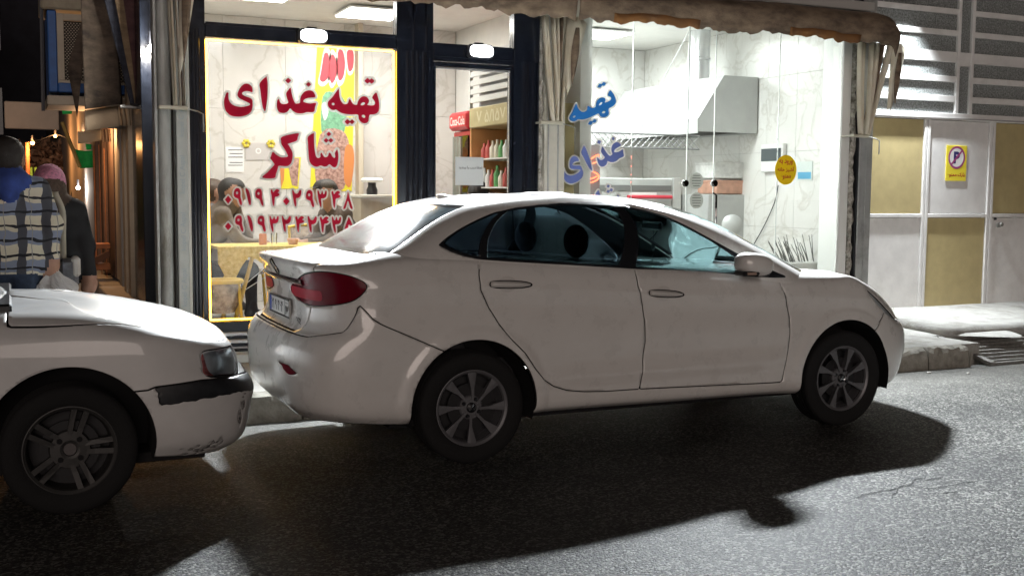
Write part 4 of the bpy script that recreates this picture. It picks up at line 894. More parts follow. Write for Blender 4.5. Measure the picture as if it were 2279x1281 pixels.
# greenhouse
dlo_px = [(975, 545), (995, 527), (1022, 509), (1060, 489), (1100, 472), (1150, 461), (1200, 455), (1250, 451), (1300, 450), (1345, 452), (1390, 458), (1435, 467), (1480, 480), (1520, 498), (1560, 519), (1600, 541), (1640, 563), (1690, 589), (1730, 606), (1757, 617),
          (1720, 618), (1640, 612), (1520, 605), (1410, 598), (1240, 588), (1130, 582), (1065, 577), (1030, 570), (1000, 559)]
dp = hg.sz(dlo_px)
dlo, shell = split(green, szd(green, dp), 0.)
ws = LG-1.0
def ws_phi(V): return np.maximum.reduce([(LG-.735)-V[:, 3], V[:, 4]-4.35, .9-V[:, 4]])
def rw_phi(V): return np.maximum.reduce([V[:, 3]-.66, V[:, 4]-4.15, .95-V[:, 4]])
wsg, shell = split(shell, ws_phi(shell[0]), .004); rwg, shell = split(shell, rw_phi(shell[0]), .004)
roof = panel(shell, SO, 'roof', paint, sedan, .004)
panel(wsg, SO, 'windscreen', screenglass, sedan); panel(rwg, SO, 'rear_window', dustyglass, sedan)
def band(px, w0, w1):
    a = hg.sz([px[0]])[0]; b = hg.sz([px[1]])[0]
    a = (a[0]+(a[0]-b[0])*.4, a[1]+(a[1]-b[1])*.4); b = (b[0]+(b[0]-a[0])*.3, b[1]+(b[1]-a[1])*.3)
    return [(a[0]-w0, a[1]), (a[0]+w1, a[1]), (b[0]+w1, b[1]), (b[0]-w0, b[1])]
glass = keep(dlo, szd(dlo, dp)+.014)
trim = keep(dlo, -(szd(dlo, dp)+.014))
for b_ in (band([(1380, 465), (1396, 590)], .055, .055), band([(1112, 478), (1074, 572)], .022, .022), [(-9, 0), (-9, .1), (-8, 0)]):
    ins, glass = split(glass, szd(glass, b_), 0.)
    trim = (np.vstack([trim[0], ins[0]]) if len(ins[0]) else trim[0], trim[1]+[tuple(i+len(trim[0]) for i in f) for f in ins[1]])
mt = hg.sz([(1655, 560), (1668, 640)])                       # mirror corner of the front door stays black
ins, glass = split(glass, (hg.sz([(1672, 600)])[0][0])-glass[0][:, 3], 0.)
trim = (np.vstack([trim[0], ins[0]]), trim[1]+[tuple(i+len(trim[0]) for i in f) for f in ins[1]])
for m in halves(trim): panel(m, SO, 'window_frame', blackp, sedan, .006)
sB = hg.sz([(1385, 520)])[0][0]; sC = hg.sz([(1092, 525)])[0][0]
gs = shrink(glass, .004)
for m in halves(gs):
    f, r = split(m, sB-m[0][:, 3], 0.); r, q = split(r, sC-r[0][:, 3], 0.)
    panel(f, SO, 'side_window', carglass, sedan); panel(r, SO, 'side_window', tintglass, sedan); panel(q, SO, 'quarter_window', tintglass, sedan)
# roof lining
GI2 = inner(GG, .02); Vg = np.concatenate([GI2.reshape(-1, 3), green[0][:, 3:]], 1)
lin = keep((Vg, green[1]), szd((Vg, green[1]), dp)*-1-.012); lin = keep(lin, -ws_phi(lin[0])-.01); lin = keep(lin, -rw_phi(lin[0])-.01); lin = keep(lin, lin[0][:, 4]-5.6)
panel(lin, SO, 'roof_lining', M('roof_lining', (.03, .03, .032), rough=.9), sedan)
# wheels
for hx, kind in ((0., 'eight'), (2.658, 'eight')):
    for sd_ in (-1, 1): tyre_and_rim(sedan, SO, (hx, sd_*.835, .316), sd_, 'eight')
# chrome strip, emblem, plate and badge on the boot, all on the surface
def surf_pt(y, z, off=.004):
    loc, n, i, d = hb.b.ray_cast(Vector((SO[0]-3, SO[1]+y, z)), Vector((1, 0, 0))); return np.array([loc[0]-off, SO[1]+y, z])
st = MB(); ys = np.linspace(-.49, .49, 41)
st.sheet([[surf_pt(y, 1.002, .004) for y in ys], [surf_pt(y, 1.010, .012) for y in ys], [surf_pt(y, 1.028, .012) for y in ys], [surf_pt(y, 1.036, .004) for y in ys]]); st.build('chrome_strip', chrome, booto, smooth=180)
e = MB(); a = np.linspace(0, 2*math.pi, 33)
e.sheet([[surf_pt(r*math.cos(t)*1.15, 1.082+r*math.sin(t), o) for t in a] for r, o in ((.050, .003), (.047, .010), (.041, .010), (.038, .003))])
for an in (0, 1, 2):
    t0 = math.pi/2+an*2*math.pi/3; e.add([surf_pt(.038*math.cos(t0)+.0, 1.082+.038*math.sin(t0), .008), surf_pt(.012*math.cos(t0+.9), 1.082+.012*math.sin(t0+.9), .008), surf_pt(0, 1.082, .008), surf_pt(.012*math.cos(t0-.9), 1.082+.012*math.sin(t0-.9), .008)], [(0, 1, 2, 3)])
e.build('emblem', M('dark_chrome', (.12, .12, .13), rough=.15, metal=1), booto, smooth=30)
px_ = min(surf_pt(y, z)[0] for y in (-.2, 0, .2) for z in (.80, .85, .90))-.004
pl = MB(); pl.box(px_-.004, px_+.002, SO[1]-.26, SO[1]+.26, .795, .905, .002); plate = pl.build('number_plate', M('plate_white', (.72, .72, .70), rough=.4), booto)
fr = MB()
for a0, a1, b0, b1 in ((-.26, .26, .895, .905), (-.26, .26, .795, .805), (-.26, -.25, .805, .895), (.25, .26, .805, .895), (-.150, -.146, .805, .895)): fr.box(px_-.0062, px_-.0042, SO[1]+a0, SO[1]+a1, b0, b1)
fr.build('plate_frame', blackp, plate)
box('plate_band', px_-.0060, px_-.0042, SO[1]+.212, SO[1]+.248, .807, .893, M('plate_blue', (.02, .06, .35), rough=.4), plate, 0)
inkp = M('plate_ink', (.01, .01, .012), .5)
def plate_text(s, y0, z0, w, h, par=None): o = text_mesh('plate_digits', s, inkp, par or plate, (px_-.0066, SO[1]+y0, z0), (0, -1, 0), (0, 0, 1), w, h, .03); o['kind'] = 'stuff'
plate_text('۲۱ ۹ ۴۶۴', .045, .85, .30, .062); plate_text('۱۷', -.20, .838, .075, .05); plate_text('ایران', -.20, .882, .06, .014)
o = text_mesh('badge', '202', M('dark_chrome'), booto, surf_pt(-.40, .80, .004), (0, -1, 0), (0, 0, 1), .10, .035, .01); o['kind'] = 'stuff'
# door handles with their recess bowls
def near_pt(px, py, off=.0):
    loc, n, i, d = hb.b.ray_cast(Vector(CAM), Vector(ray(px, py)).normalized()); return np.array(loc)+np.array(n)*off*(1 if n[1] < 0 else -1)
handle_mat = M('handle_paint', (.66, .645, .62), rough=.28, coat=.8)
for (p0, p1, dd) in (((1090, 632), (1181, 633), nd[0]), ((1444, 651), (1519, 655), nd[1])):
    a, b = near_pt(*p0), near_pt(*p1)
    for s_, door in ((1, dd), (-1, nd[2] if dd is nd[0] else nd[3])):
        A, Bq = a.copy(), b.copy()
        if s_ < 0: A[1] = 2*SO[1]-A[1]; Bq[1] = 2*SO[1]-Bq[1]
        o = -s_; ax = (Bq-A)/np.linalg.norm(Bq-A); h = MB(); g = []
        for t, hh, out in ((0, .004, .004), (.02, .017, .020), (.10, .019, .028), (.5, .019, .034), (.8, .015, .030), (.96, .009, .018), (1., .003, .004)):
            c = A+(Bq-A)*t; g.append([c+np.array([0, o*out*math.cos(w), hh*math.sin(w)]) if True else 0 for w in np.linspace(-math.pi/2, math.pi/2, 9)])
        h.sheet(g); hd = h.build('handle', handle_mat, door, smooth=180)
        gp_ = MB(); up_ = np.array([0, 0, 1.]); n_ = 24; ctr = (A+Bq)/2; hl_ = np.linalg.norm(Bq-A)/2+.007
        ring_o = [ctr+ax*hl_*math.copysign(abs(math.cos(t))**.55, math.cos(t))+up_*.0245*math.copysign(abs(math.sin(t))**.7, math.sin(t))*(1-.35*max(0, math.cos(t)))+np.array([0, o*.0105, 0]) for t in np.linspace(0, 2*math.pi, n_, endpoint=False)]
        ring_i = [ctr+(p-ctr)*.93+up_*(-.0035*np.sign((p-ctr)[2])) for p in ring_o]
        gp_.sheet([ring_o+[ring_o[0]], ring_i+[ring_i[0]]]); gp_.build('handle_shade_ring', dark, door)  # dark ring laid on to stand for the shade round the handle
        c = A+(Bq-A)*.42; r = MB(); gg = []
        for i in range(7):
            q = i/6; gg.append([c+np.array([.058*q*math.cos(w), o*(.002+.006*(1-q*q)), .046*q*math.sin(w)]) for w in np.linspace(0, 2*math.pi, 29)])
        r.sheet(gg); r.build('handle_recess', handle_mat, door, smooth=180)
# door mirrors
def mirror_shape(cx, cy, cz, o):
    m = MB(); g = []
    for i in range(13):
        th = math.pi*i/12; ring_ = []
        for p in np.linspace(0, 2*math.pi, 33):
            sx = math.sin(th)*math.cos(p); sz = math.sin(th)*math.sin(p); sy = math.cos(th)
            f = lambda v, e: math.copysign(abs(v)**e, v)
            x = .125*f(sx, .75); z = .070*f(sz, .75)*(1.0 if sz < 0 else 1.02+.12*max(0, -sx)*0); y = .085*f(sy, .8)
            x -= .0; z -= .010*(x/.125)
            ring_.append((cx+x, cy+o*y, cz+z))
        g.append(ring_)
    m.sheet(g); return m
for o in (1, -1):
    cx, cz = SO[0]+1.80, 1.098; cy = SO[1]-o*.975
    mo = mirror_shape(cx, cy, cz, o).build('door_mirror', paint, sedan, smooth=180)
    box('mirror_foot', cx+.02, cx+.13, min(cy, cy+o*.17), max(cy, cy+o*.17), 1.018, 1.045, blackp, mo, .01)
    s2 = MB(); s2.box(cx-.131, cx-.002, min(cy-o*.080, cy+o*.03), max(cy-o*.080, cy+o*.03), cz-.066, cz-.036, .012); s2.build('mirror_lower', blackp, mo)
    s2 = MB(); s2.box(cx-.105, cx-.030, min(cy-o*.0825, cy-o*.06), max(cy-o*.0825, cy-o*.06), cz-.060, cz-.042, .006); s2.build('repeater', M('amber_lens', (.45, .32, .26), rough=.1, coat=1), mo)
# cabin
def seat(cx, cy):
    m = MB(); x, y = SO[0]+cx, SO[1]+cy
    m.box(x-.02, x+.50, y-.24, y+.24, .30, .52, .06); m.build('seat', seatm, sedan, smooth=60)
    m = MB(); m.prism([(x+.02, y-.23, .48), (x+.14, y-.23, .46), (x-.06, y-.20, 1.10), (x-.16, y-.20, 1.09)], (0, .42, 0)); m.build('backrest', seatm, sedan, bevel=.04)
    m = MB(); m.ball((x-.13, y, 1.225), (.055, .135, .105), 10); m.build('headrest', seatm, sedan, smooth=180)
for cy in (-.37, .37): seat(1.02, cy)
m = MB(); m.box(SO[0]-.02, SO[0]+.42, SO[1]-.62, SO[1]+.62, .34, .55, .06); m.build('seat', seatm, sedan)
m = MB(); m.prism([(SO[0]+.0, SO[1]-.62, .50), (SO[0]+.12, SO[1]-.62, .48), (SO[0]-.14, SO[1]-.56, 1.10), (SO[0]-.24, SO[1]-.56, 1.09)], (0, 1.2, 0)); m.build('backrest', seatm, sedan, bevel=.04)
for cy in (-.36, .36): m = MB(); m.ball((SO[0]-.18, SO[1]+cy, 1.16), (.045, .12, .07), 8); m.build('headrest', seatm, sedan, smooth=180)
m = MB(); m.prism([(SO[0]+1.72, SO[1]-.70, .60), (SO[0]+1.70, SO[1]-.70, .88), (SO[0]+1.84, SO[1]-.70, .965), (SO[0]+2.42, SO[1]-.70, .975), (SO[0]+2.42, SO[1]-.70, .6)], (0, 1.4, 0)); m.build('dashboard', dashm, sedan, bevel=.03)
m = MB(); c = np.array([SO[0]+1.52, SO[1]+.36, .93]); m.tube([c+np.array([.05*math.sin(t)*1.0-.02, .185*math.cos(t), .175*math.sin(t)]) for t in np.linspace(0, 2*math.pi, 33)], .014, 8, False); m.tube([c+np.array([-.01, -.17, 0]), c+np.array([.03, 0, -.01]), c+np.array([-.01, .17, 0])], .016, 6); m.tube([c+np.array([.03, 0, 0]), c+np.array([.25, 0, -.10])], .04, 8); m.build('steering_wheel', blackp, sedan, smooth=60)
m = MB(); m.box(SO[0]+1.66, SO[0]+1.69, SO[1]-.12, SO[1]+.12, 1.275, 1.335, .012); im = m.build('interior_mirror', blackp, sedan)
m = MB(); m.tube([(SO[0]+1.675, SO[1]-.02, 1.275), (SO[0]+1.675, SO[1]-.02, 1.19)], .0015, 5); m.ball((SO[0]+1.675, SO[1]-.02, 1.165), (.006, .028, .028), 8); m.tube([(SO[0]+1.675, SO[1]-.02, 1.14), (SO[0]+1.675, SO[1]-.02, 1.05)], .004, 5); m.build('hanging_charm', blackp, im)
# exhaust and rear valance
m = MB(); m.box(SO[0]-.78, SO[0]-.45, SO[1]-.50, SO[1]+.50, .29, .37, .02); m.build('valance', blackp, sedan)
# aerial fin
m = MB(); m.prism([(SO[0]+.10, SO[1]-.02, 1.482), (SO[0]+.22, SO[1]-.02, 1.496), (SO[0]+.13, SO[1]-.008, 1.512), (SO[0]+.10, SO[1]-.008, 1.510)], (0, .035, 0)); m.build('aerial', paint, sedan, bevel=.006)
# ------------------------------------------------------------------ older white saloon with a scraped bumper, nose into the picture from the left
PO = (-2.443, 6.27, 0.0)
oldcar = thing('parked_car', PO, 'older white saloon with black bumper strip and scraped nose at the left edge', 'car', 'cars parked along the kerb')
opaint = M('old_white_paint', (.66, .655, .645), rough=.36, coat=.6, var=.06, vscale=5.)
def old_row(xr, xf, w, zr, zs, zf):
    X = [xr, xr+.01, xr+.05, xr+.16, -.47, 0., .70, 1.40, 2.05, 2.67, xf-.235, xf-.095, xf-.025, xf]
    Wd = [0, .52, .84, .97, .995, 1., 1., 1., 1., .992, .962, .83, .46, 0]
    Z = list(zr)+list(zs)+list(zf); return [(X[i], w*Wd[i], Z[i]) for i in range(14)]
orow = [
 old_row(-.94, 3.47, .78, [.28]*4, [.25]*5, [.25, .215, .20, .20, .20]),
 old_row(-.98, 3.545, .825, [.36]*4, [.30]*5, [.30, .275, .25, .25, .25]),
 old_row(-1.0, 3.61, .845, [.50]*4, [.45]*5, [.45, .475, .455, .455, .455]),
 old_row(-1.0, 3.62, .848, [.58]*4, [.55]*5, [.52, .55, .52, .51, .51]),
 old_row(-.99, 3.605, .846, [.64]*4, [.62]*5, [.58, .592, .56, .555, .555]),
 old_row(-.97, 3.56, .842, [.74]*4, [.70]*5, [.68, .635, .60, .60, .60]),
 old_row(-.95, 3.53, .838, [.84]*4, [.80, .80, .80, .79, .785], [.765, .725, .69, .69, .69]),
 old_row(-.94, 3.49, .826, [.93]*4, [.90, .90, .90, .885, .865], [.835, .785, .755, .755, .755]),
 old_row(-.93, 3.44, .795, [1.0]*4, [.965, .955, .945, .93, .915], [.882, .815, .79, .79, .79]),
 old_row(-.88, 3.38, .745, [1.03]*4, [.99, .98, .97, .96, .945], [.918, .84, .815, .82, .82]),
 old_row(-.75, 3.15, .60, [1.04]*4, [1.0, .99, .98, .97, .96], [.945, .90, .885, .89, .89]),
 old_row(-.60, 2.90, .30, [1.045]*4, [1.0, .99, .98, .97, .97], [.965, .955, .95, .95, .95]),
 old_row(-.45, 2.60, .0, [1.05]*4, [1.0, .99, .98, .97, .98], [.985, .992, .992, .992, .992]),
]
def fix2(row, lo, hi): return [(min(max(p[0], lo+.20+.02*i), hi-.42+.02*i) if 3 < i < 10 else p[0], p[1], p[2]) for i, p in enumerate(row)]
orow[10] = fix2(orow[10], -.75, 3.15); orow[11] = fix2(orow[11], -.6, 2.9); orow[12] = fix2(orow[12], -.45, 2.6)
obody, OG, OLH = ring(orow, .02, 8, mid=4)
ho = Hit(obody, PO)
def oarch(V, r=.385): return np.minimum(np.hypot(V[:, 0]-2.67, V[:, 2]-.315), np.hypot(V[:, 0], V[:, 2]-.315))-r
orest = keep(obody, -oarch(obody[0]))
ohp = catmull(ho.sz([(449, 787), (480, 777), (518, 772), (530, 784), (541, 808), (530, 826), (500, 835), (462, 837), (452, 815)]), 4, True)
oh, orest = split(orest, szd(orest, ohp), .010)
# bumper below the seam; its black strip has scraped, uneven edges
bs = ho.sz([(330, 868), (345, 861), (450, 845), (530, 832)]); bl = ho.sz([(355, 903), (450, 888), (530, 872)])
zc = bs[-1][1]-.02; zl = bl[-1][1]-.02
bp_poly = [(bs[0][0]-.2, bs[0][1]-.01)]+bs+[(OLH-.5, zc), (OLH+.4, zc), (OLH+.4, -.3), (bs[0][0]-.2, -.3)]
ob, orest = split(orest, szd(orest, bp_poly), .008)
st_poly = bs[1:]+[(OLH-.5, zc), (OLH+.4, zc), (OLH+.4, zl-.01), (OLH-.5, zl-.01)]+bl[::-1]
def wob(V, sc, amp): return amp*(np.sin(V[:, 3]*sc)+np.sin(V[:, 3]*sc*2.3+V[:, 2]*sc*1.7+1)+np.sin(V[:, 2]*sc*3.1+V[:, 3]*sc*.7))
ost, ob = split(ob, szd(ob, st_poly)+wob(ob[0], 70, .0018), 0.)
# bare black plastic where the paint came off at the corner and along the lower lip
def chips(V): return np.minimum(np.hypot(V[:, 3]-(bl[-1][0]+.06), (V[:, 2]-.42)*.5)-.022, np.hypot((V[:, 3]-(bl[-1][0]-.08))*.5, V[:, 2]-.25)-.022)
ch, ob = split(ob, np.maximum(chips(ob[0])+wob(ob[0], 95, .018), -.2), 0.)
obon, orest = split(orest, np.maximum.reduce([np.abs(orest[0][:, 1])-np.interp(orest[0][:, 0], [2.3, 3.0, 3.45], [.79, .775, .70]), 2.42-orest[0][:, 0], 7.25-orest[0][:, 4]]), .008)
xs = lambda V: V[:, 0]
od1, orest = split(orest, np.maximum.reduce([1.18-xs(orest[0]), xs(orest[0])-(2.12+.06*np.clip(orest[0][:, 2]-.5, 0, 1)), .33-orest[0][:, 2], .6-np.abs(orest[0][:, 1])]), .008)
od2, orest = split(orest, np.maximum.reduce([.36-xs(orest[0]), xs(orest[0])-1.17, .33-orest[0][:, 2], .6-np.abs(orest[0][:, 1])]), .008)
panel(orest, PO, 'body', opaint, oldcar, .004); panel(obon, PO, 'bonnet', opaint, oldcar, .004)
for d in (od1, od2):
    for m in halves(d): panel(m, PO, 'door', opaint, oldcar, .004)
obo = panel(ob, PO, 'bumper', opaint, oldcar, .004); obo['label'] = 'white bumper with scraped paint'
stp = (ost[0].copy(), ost[1]); panel(stp, PO, 'bumper_strip', M('worn_black_plastic', (.018, .019, .022), rough=.4, var=.3, vscale=25), obo, .004)
chp = panel(ch, PO, 'scraped_patch', M('bare_plastic', (.02, .02, .022), rough=.7, c2=(.55, .54, .52), var=.2, vscale=60), obo, .004); chp['kind'] = 'stuff'
for m in halves(oh):
    o = panel(m, PO, 'headlight', clearlens, oldcar)
    panel(shrink(m, .014), PO, 'reflector', M('old_lamp_inside', (.74, .77, .80), rough=.35, var=.25, vscale=14), o)
    c_ = m[0]; q = keep(m, c_[:, 3]-(ohp[:, 0].min()+.055)); panel(shrink(q, .006), PO, 'turn_signal', M('signal_lens', (.45, .16, .16), rough=.25, var=.5, vscale=40), o)
OGI = inner(OG, .015); Vo = np.concatenate([OGI.reshape(-1, 3), obody[0][:, 3:]], 1); li = keep((Vo, obody[1]), -oarch(Vo, .381)); li = keep(li, li[0][:, 4]-8.6); panel(li, PO, 'lining', dark, oldcar)
for hx in (0., 2.67):
    for sd_ in (-1, 1): arch_liner(oldcar, PO, hx, sd_, .384, .832); tyre_and_rim(oldcar, PO, (hx, sd_*.83, .305), sd_, 'five')
box('floor_pan', PO[0]-.6, PO[0]+3.3, PO[1]-.72, PO[1]+.72, .19, .24, dark, oldcar)
def og_row(xr, xf, w, zr, zs, zf):
    d = xf-xr
    X = [xr, xr+.005, xr+.03, xr+.09, xr+.30, xr+.30+(d-.48)*.25, xr+.30+(d-.48)*.5, xr+.30+(d-.48)*.76, xf-.16, xf-.06, xf-.015, xf]
    Wd = [0, .42, .74, .93, .985, 1., 1., .995, .95, .74, .4, 0]; Z = [zr]*4+[zs]*4+[zf]*4; return [(X[i], w*Wd[i], Z[i]) for i in range(12)]
ogreen, OGG, OLG = ring([og_row(-.42, 2.52, .80, .96, .92, .93), og_row(-.32, 2.40, .785, 1.02, .955, .99), og_row(-.12, 2.02, .72, 1.17, 1.15, 1.16), og_row(.05, 1.72, .655, 1.32, 1.31, 1.31), og_row(.15, 1.58, .60, 1.375, 1.375, 1.37), og_row(.25, 1.45, .50, 1.395, 1.40, 1.395), og_row(.45, 1.25, .22, 1.405, 1.41, 1.405), og_row(.5, 1.2, 0, 1.41, 1.413, 1.41)], .03, 8, mid=2)
def side_phi(V): return np.maximum.reduce([V[:, 4]-3.6, 1.05-V[:, 4], V[:, 3]-(OLG-.93), .95-V[:, 3]])
def fr_phi(V): return np.maximum.reduce([V[:, 4]-3.8, 1.05-V[:, 4], (OLG-.62)-V[:, 3]])
def re_phi(V): return np.maximum.reduce([V[:, 4]-3.8, 1.05-V[:, 4], V[:, 3]-.60])
gl, sh_ = split(ogreen, side_phi(ogreen[0]), 0.); wsx, sh_ = split(sh_, fr_phi(sh_[0]), 0.); rwx, sh_ = split(sh_, re_phi(sh_[0]), 0.)
panel(sh_, PO, 'roof', opaint, oldcar, .004); panel(wsx, PO, 'windscreen', carglass, oldcar); panel(rwx, PO, 'rear_window', tintglass, oldcar)
for m in halves(gl):
    bar = np.abs(m[0][:, 3]-(.95+OLG-.93)/2)-.04; pi, gp = split(m, bar, 0.); panel(pi, PO, 'window_frame', blackp, oldcar)
    a, b = split(gp, gp[0][:, 3]-(.95+OLG-.93)/2, 0.); panel(a, PO, 'side_window', tintglass, oldcar); panel(b, PO, 'side_window', tintglass, oldcar)
# cowl, wiper, seats
box('cowl', PO[0]+2.36, PO[0]+2.44, PO[1]-.66, PO[1]+.66, .93, .985, blackp, oldcar, .01)
m = MB(); w0 = np.array([PO[0]+2.40, PO[1]-.30, 1.01]); m.tube([w0, w0+np.array([-.03, -.30, .03]), w0+np.array([-.06, -.36, .05])], .008, 6); m.build('wiper', blackp, oldcar, smooth=60)
for cy in (-.36, .36):
    m = MB(); m.prism([(PO[0]+.95, PO[1]+cy-.22, .45), (PO[0]+1.07, PO[1]+cy-.22, .45), (PO[0]+.9, PO[1]+cy-.2, 1.0), (PO[0]+.8, PO[1]+cy-.2, 1.0)], (0, .42, 0)); m.build('backrest', seatm, oldcar, bevel=.04)
# ------------------------------------------------------------------ soft bodies: blended round cones on a grid, skinned by surface nets
def surface_nets(D, o, h):
    nx, ny, nz = D.shape; s = D < 0
    c = [(i, j, k) for i in (0, 1) for j in (0, 1) for k in (0, 1)]
    sl = lambda A, i, j, k: A[i:nx-1+i, j:ny-1+j, k:nz-1+k]
    cnt = sum(sl(s, *q).astype(np.int8) for q in c); act = (cnt > 0) & (cnt < 8)
    idx = -np.ones(act.shape, int); I = np.argwhere(act); idx[act] = np.arange(len(I))
    pos = np.zeros((len(I), 3)); num = np.zeros(len(I))
    for a in c:
        for ax in range(3):
            if a[ax]: continue
            b = list(a); b[ax] = 1
            da = sl(D, *a)[act]; db = sl(D, *b)[act]; x = (da < 0) != (db < 0)
            t = np.where(x, da/(da-db+1e-12), 0); p = np.tile(np.array(a, float), (len(I), 1)); p[:, ax] += t
            pos[x] += p[x]; num[x] += 1
    P = (I+pos/num[:, None])*h+o; F = []
    for ax in range(3):
        b1, b2 = [q for q in range(3) if q != ax]
        lo = [slice(1, n-1) for n in D.shape]; lo[ax] = slice(0, D.shape[ax]-1); hi = list(lo); hi[ax] = slice(1, D.shape[ax])
        A, B_ = s[tuple(lo)], s[tuple(hi)]; E = np.argwhere(A != B_); st_ = A[A != B_]; off = np.array([0 if q == ax else 1 for q in range(3)]); E = E+off
        q = []
        for d1, d2 in ((-1, -1), (0, -1), (0, 0), (-1, 0)):
            e = E.copy(); e[:, b1] += d1; e[:, b2] += d2; q.append(idx[e[:, 0], e[:, 1], e[:, 2]])
        q = np.stack(q, 1); flip = st_ ^ (ax == 1); q[flip] = q[flip][:, ::-1]; F.append(q)
    return P, np.vstack(F)
def soft(name, caps, mats, parent, res=.016, k=.022, extra=None, org_=(0, 0, 0)):
    """caps: (a, b, ra, rb, material index) ; one continuous skin"""
    A = np.array([np.array(c[0]) for c in caps]); B_ = np.array([np.array(c[1]) for c in caps]); rm = max(max(c[2], c[3]) for c in caps)+.05
    lo = np.minimum(A.min(0), B_.min(0))-rm; hi = np.maximum(A.max(0), B_.max(0))+rm
    n = np.ceil((hi-lo)/res).astype(int)+1; ax = [lo[i]+res*np.arange(n[i]) for i in range(3)]
    X, Y, Z = np.meshgrid(*ax, indexing='ij'); P = np.stack([X, Y, Z], -1).astype(np.float32)
    acc = np.zeros(X.shape, np.float32)
    def dist(c, Q):
        a, b = np.array(c[0], np.float32), np.array(c[1], np.float32); e = b-a; t = np.clip(((Q-a)@e)/(e@e+1e-9), 0, 1); return np.linalg.norm(Q-a-t[..., None]*e, axis=-1)-(c[2]+(c[3]-c[2])*t)
    for c in caps: acc += np.exp(np.clip(-dist(c, P)/k, -60, 60))
    D = -k*np.log(acc+1e-30); V, F = surface_nets(D, lo, res)
    ids = np.argmin(np.stack([dist(c, V.astype(np.float32)) for c in caps], 0), 0); mi = np.array([c[4] for c in caps])[ids]
    mb = MB(); mb.v = [tuple(p) for p in (V+np.array(org_))]; mb.f = [tuple(f) for f in F]; mb.mi = [int(np.bincount(mi[f]).argmax()) for f in F]
    if extra: extra(mb)
    o = mb.build(name, mats, parent, smooth=180); return o
skin = M('skin', (.42, .24, .17), rough=.55, var=.08, vscale=20)
hair = M('dark_hair', (.018, .014, .012), rough=.6, bump=.6, bscale=200)
def v3(*a): return np.array(a, float)
def head_caps(c, up, f, mi_skin, mi_hair, r=1., hairy=True):
    """skull, jaw, nose, ears; f = facing direction"""
    c, up, f = v3(*c), v3(*up), v3(*f); sd_ = np.cross(f, up)
    L = [(c+up*.035*r-f*.015, c+up*.03*r+f*.02, .088*r, .083*r, mi_skin), (c-up*.05*r+f*.02, c-up*.085*r+f*.055, .062*r, .036*r, mi_skin), (c-up*.005+f*.095*r, c-up*.035*r+f*.112*r, .012, .016, mi_skin)]
    for s in (-1, 1): L.append((c+sd_*s*.082*r-up*.0, c+sd_*s*.088*r-up*.035*r, .014, .012, mi_skin))
    if hairy: L += [(c+up*.055*r-f*.03, c+up*.06*r+f*.03, .086*r, .074*r, mi_hair), (c+up*.02*r-f*.045, c-up*.04*r-f*.05, .078*r, .058*r, mi_hair)]
    return L
# ------------------------------------------------------------------ rooms behind the glass
FZ = .30
def marble_mat(name, c):
    m = M(name, c, rough=.22, var=.05, vscale=2.2); n = m.node_tree.nodes; l = m.node_tree.links; b = n['Principled BSDF']
    g = n.new('ShaderNodeNewGeometry'); w = n.new('ShaderNodeTexNoise'); w.inputs['Scale'].default_value = 1.7; w.inputs['Detail'].default_value = 7; w.inputs['Distortion'].default_value = 1.6; l.new(g.outputs['Position'], w.inputs['Vector'])
    r = n.new('ShaderNodeValToRGB'); e = r.color_ramp.elements; e[0].position = .47; e[0].color = (1, 1, 1, 1); e[1].position = .53; e[1].color = (1, 1, 1, 1); q = r.color_ramp.elements.new(.50); q.color = (.80, .78, .75, 1); l.new(w.outputs['Fac'], r.inputs[0])
    src = b.inputs['Base Color'].links[0].from_socket; mx = n.new('ShaderNodeMix'); mx.data_type = 'RGBA'; mx.blend_type = 'MULTIPLY'; mx.inputs[0].default_value = .8; l.new(src, mx.inputs[6]); l.new(r.outputs[0], mx.inputs[7]); l.new(mx.outputs[2], b.inputs['Base Color'])
    return m
marble = marble_mat('marble_tile', (.62, .60, .57)); marble2 = marble_mat('pale_marble', (.68, .67, .64)); grout = M('grout', (.40, .39, .37), .9)
room = thing('room_interior', (3.2, 10.6, FZ), 'marble tiled dining room seen through the lettered window', 'room')
KB = 12.25
box('floor', 1.47, 4.86, YF+.07, KB, FZ-.12, FZ, M('floor_tile', (.42, .40, .37), rough=.3, var=.1, vscale=3), room, 0)
box('ceiling', 1.47, 4.86, YF+.26, KB, 3.42, 3.5, whitewall, room, 0)
box('back_wall', 1.47, 4.9, KB+.012, KB+.15, FZ, 3.42, grout, room, 0); box('side_wall', 1.32, 1.458, YF+.07, KB+.15, FZ, 3.42, grout, room, 0); box('side_wall', 4.87, 4.99, YF+.02, 13.2, .14, 3.5, whitewall, room, 0)
def tiles(parent, plane, a0, a1, z0, z1, tw, th, fixed, mat, t=.01):
    """wall tiles one by one, 3 mm joints; plane 'y' (wall across) or 'x' (wall in depth)"""
    a = a0
    while a < a1-.01:
        b = min(a+tw, a1); z = z0
        while z < z1-.01:
            q = min(z+th, z1)
            if plane == 'y': box('tile', a+.0015, b-.0015, fixed-t, fixed+.002, z+.0015, q-.0015, mat, parent, .001)
            else: box('tile', fixed-t, fixed+.002, a+.0015, b-.0015, z+.0015, q-.0015, mat, parent, .001)
            z = q
        a = b
tiles(room, 'y', 1.47, 4.86, FZ, 3.42, .68, 1.06, KB+.01, marble)
tiles(room, 'x', YF+.08, KB, FZ, 3.42, .68, 1.06, 1.466, marble)
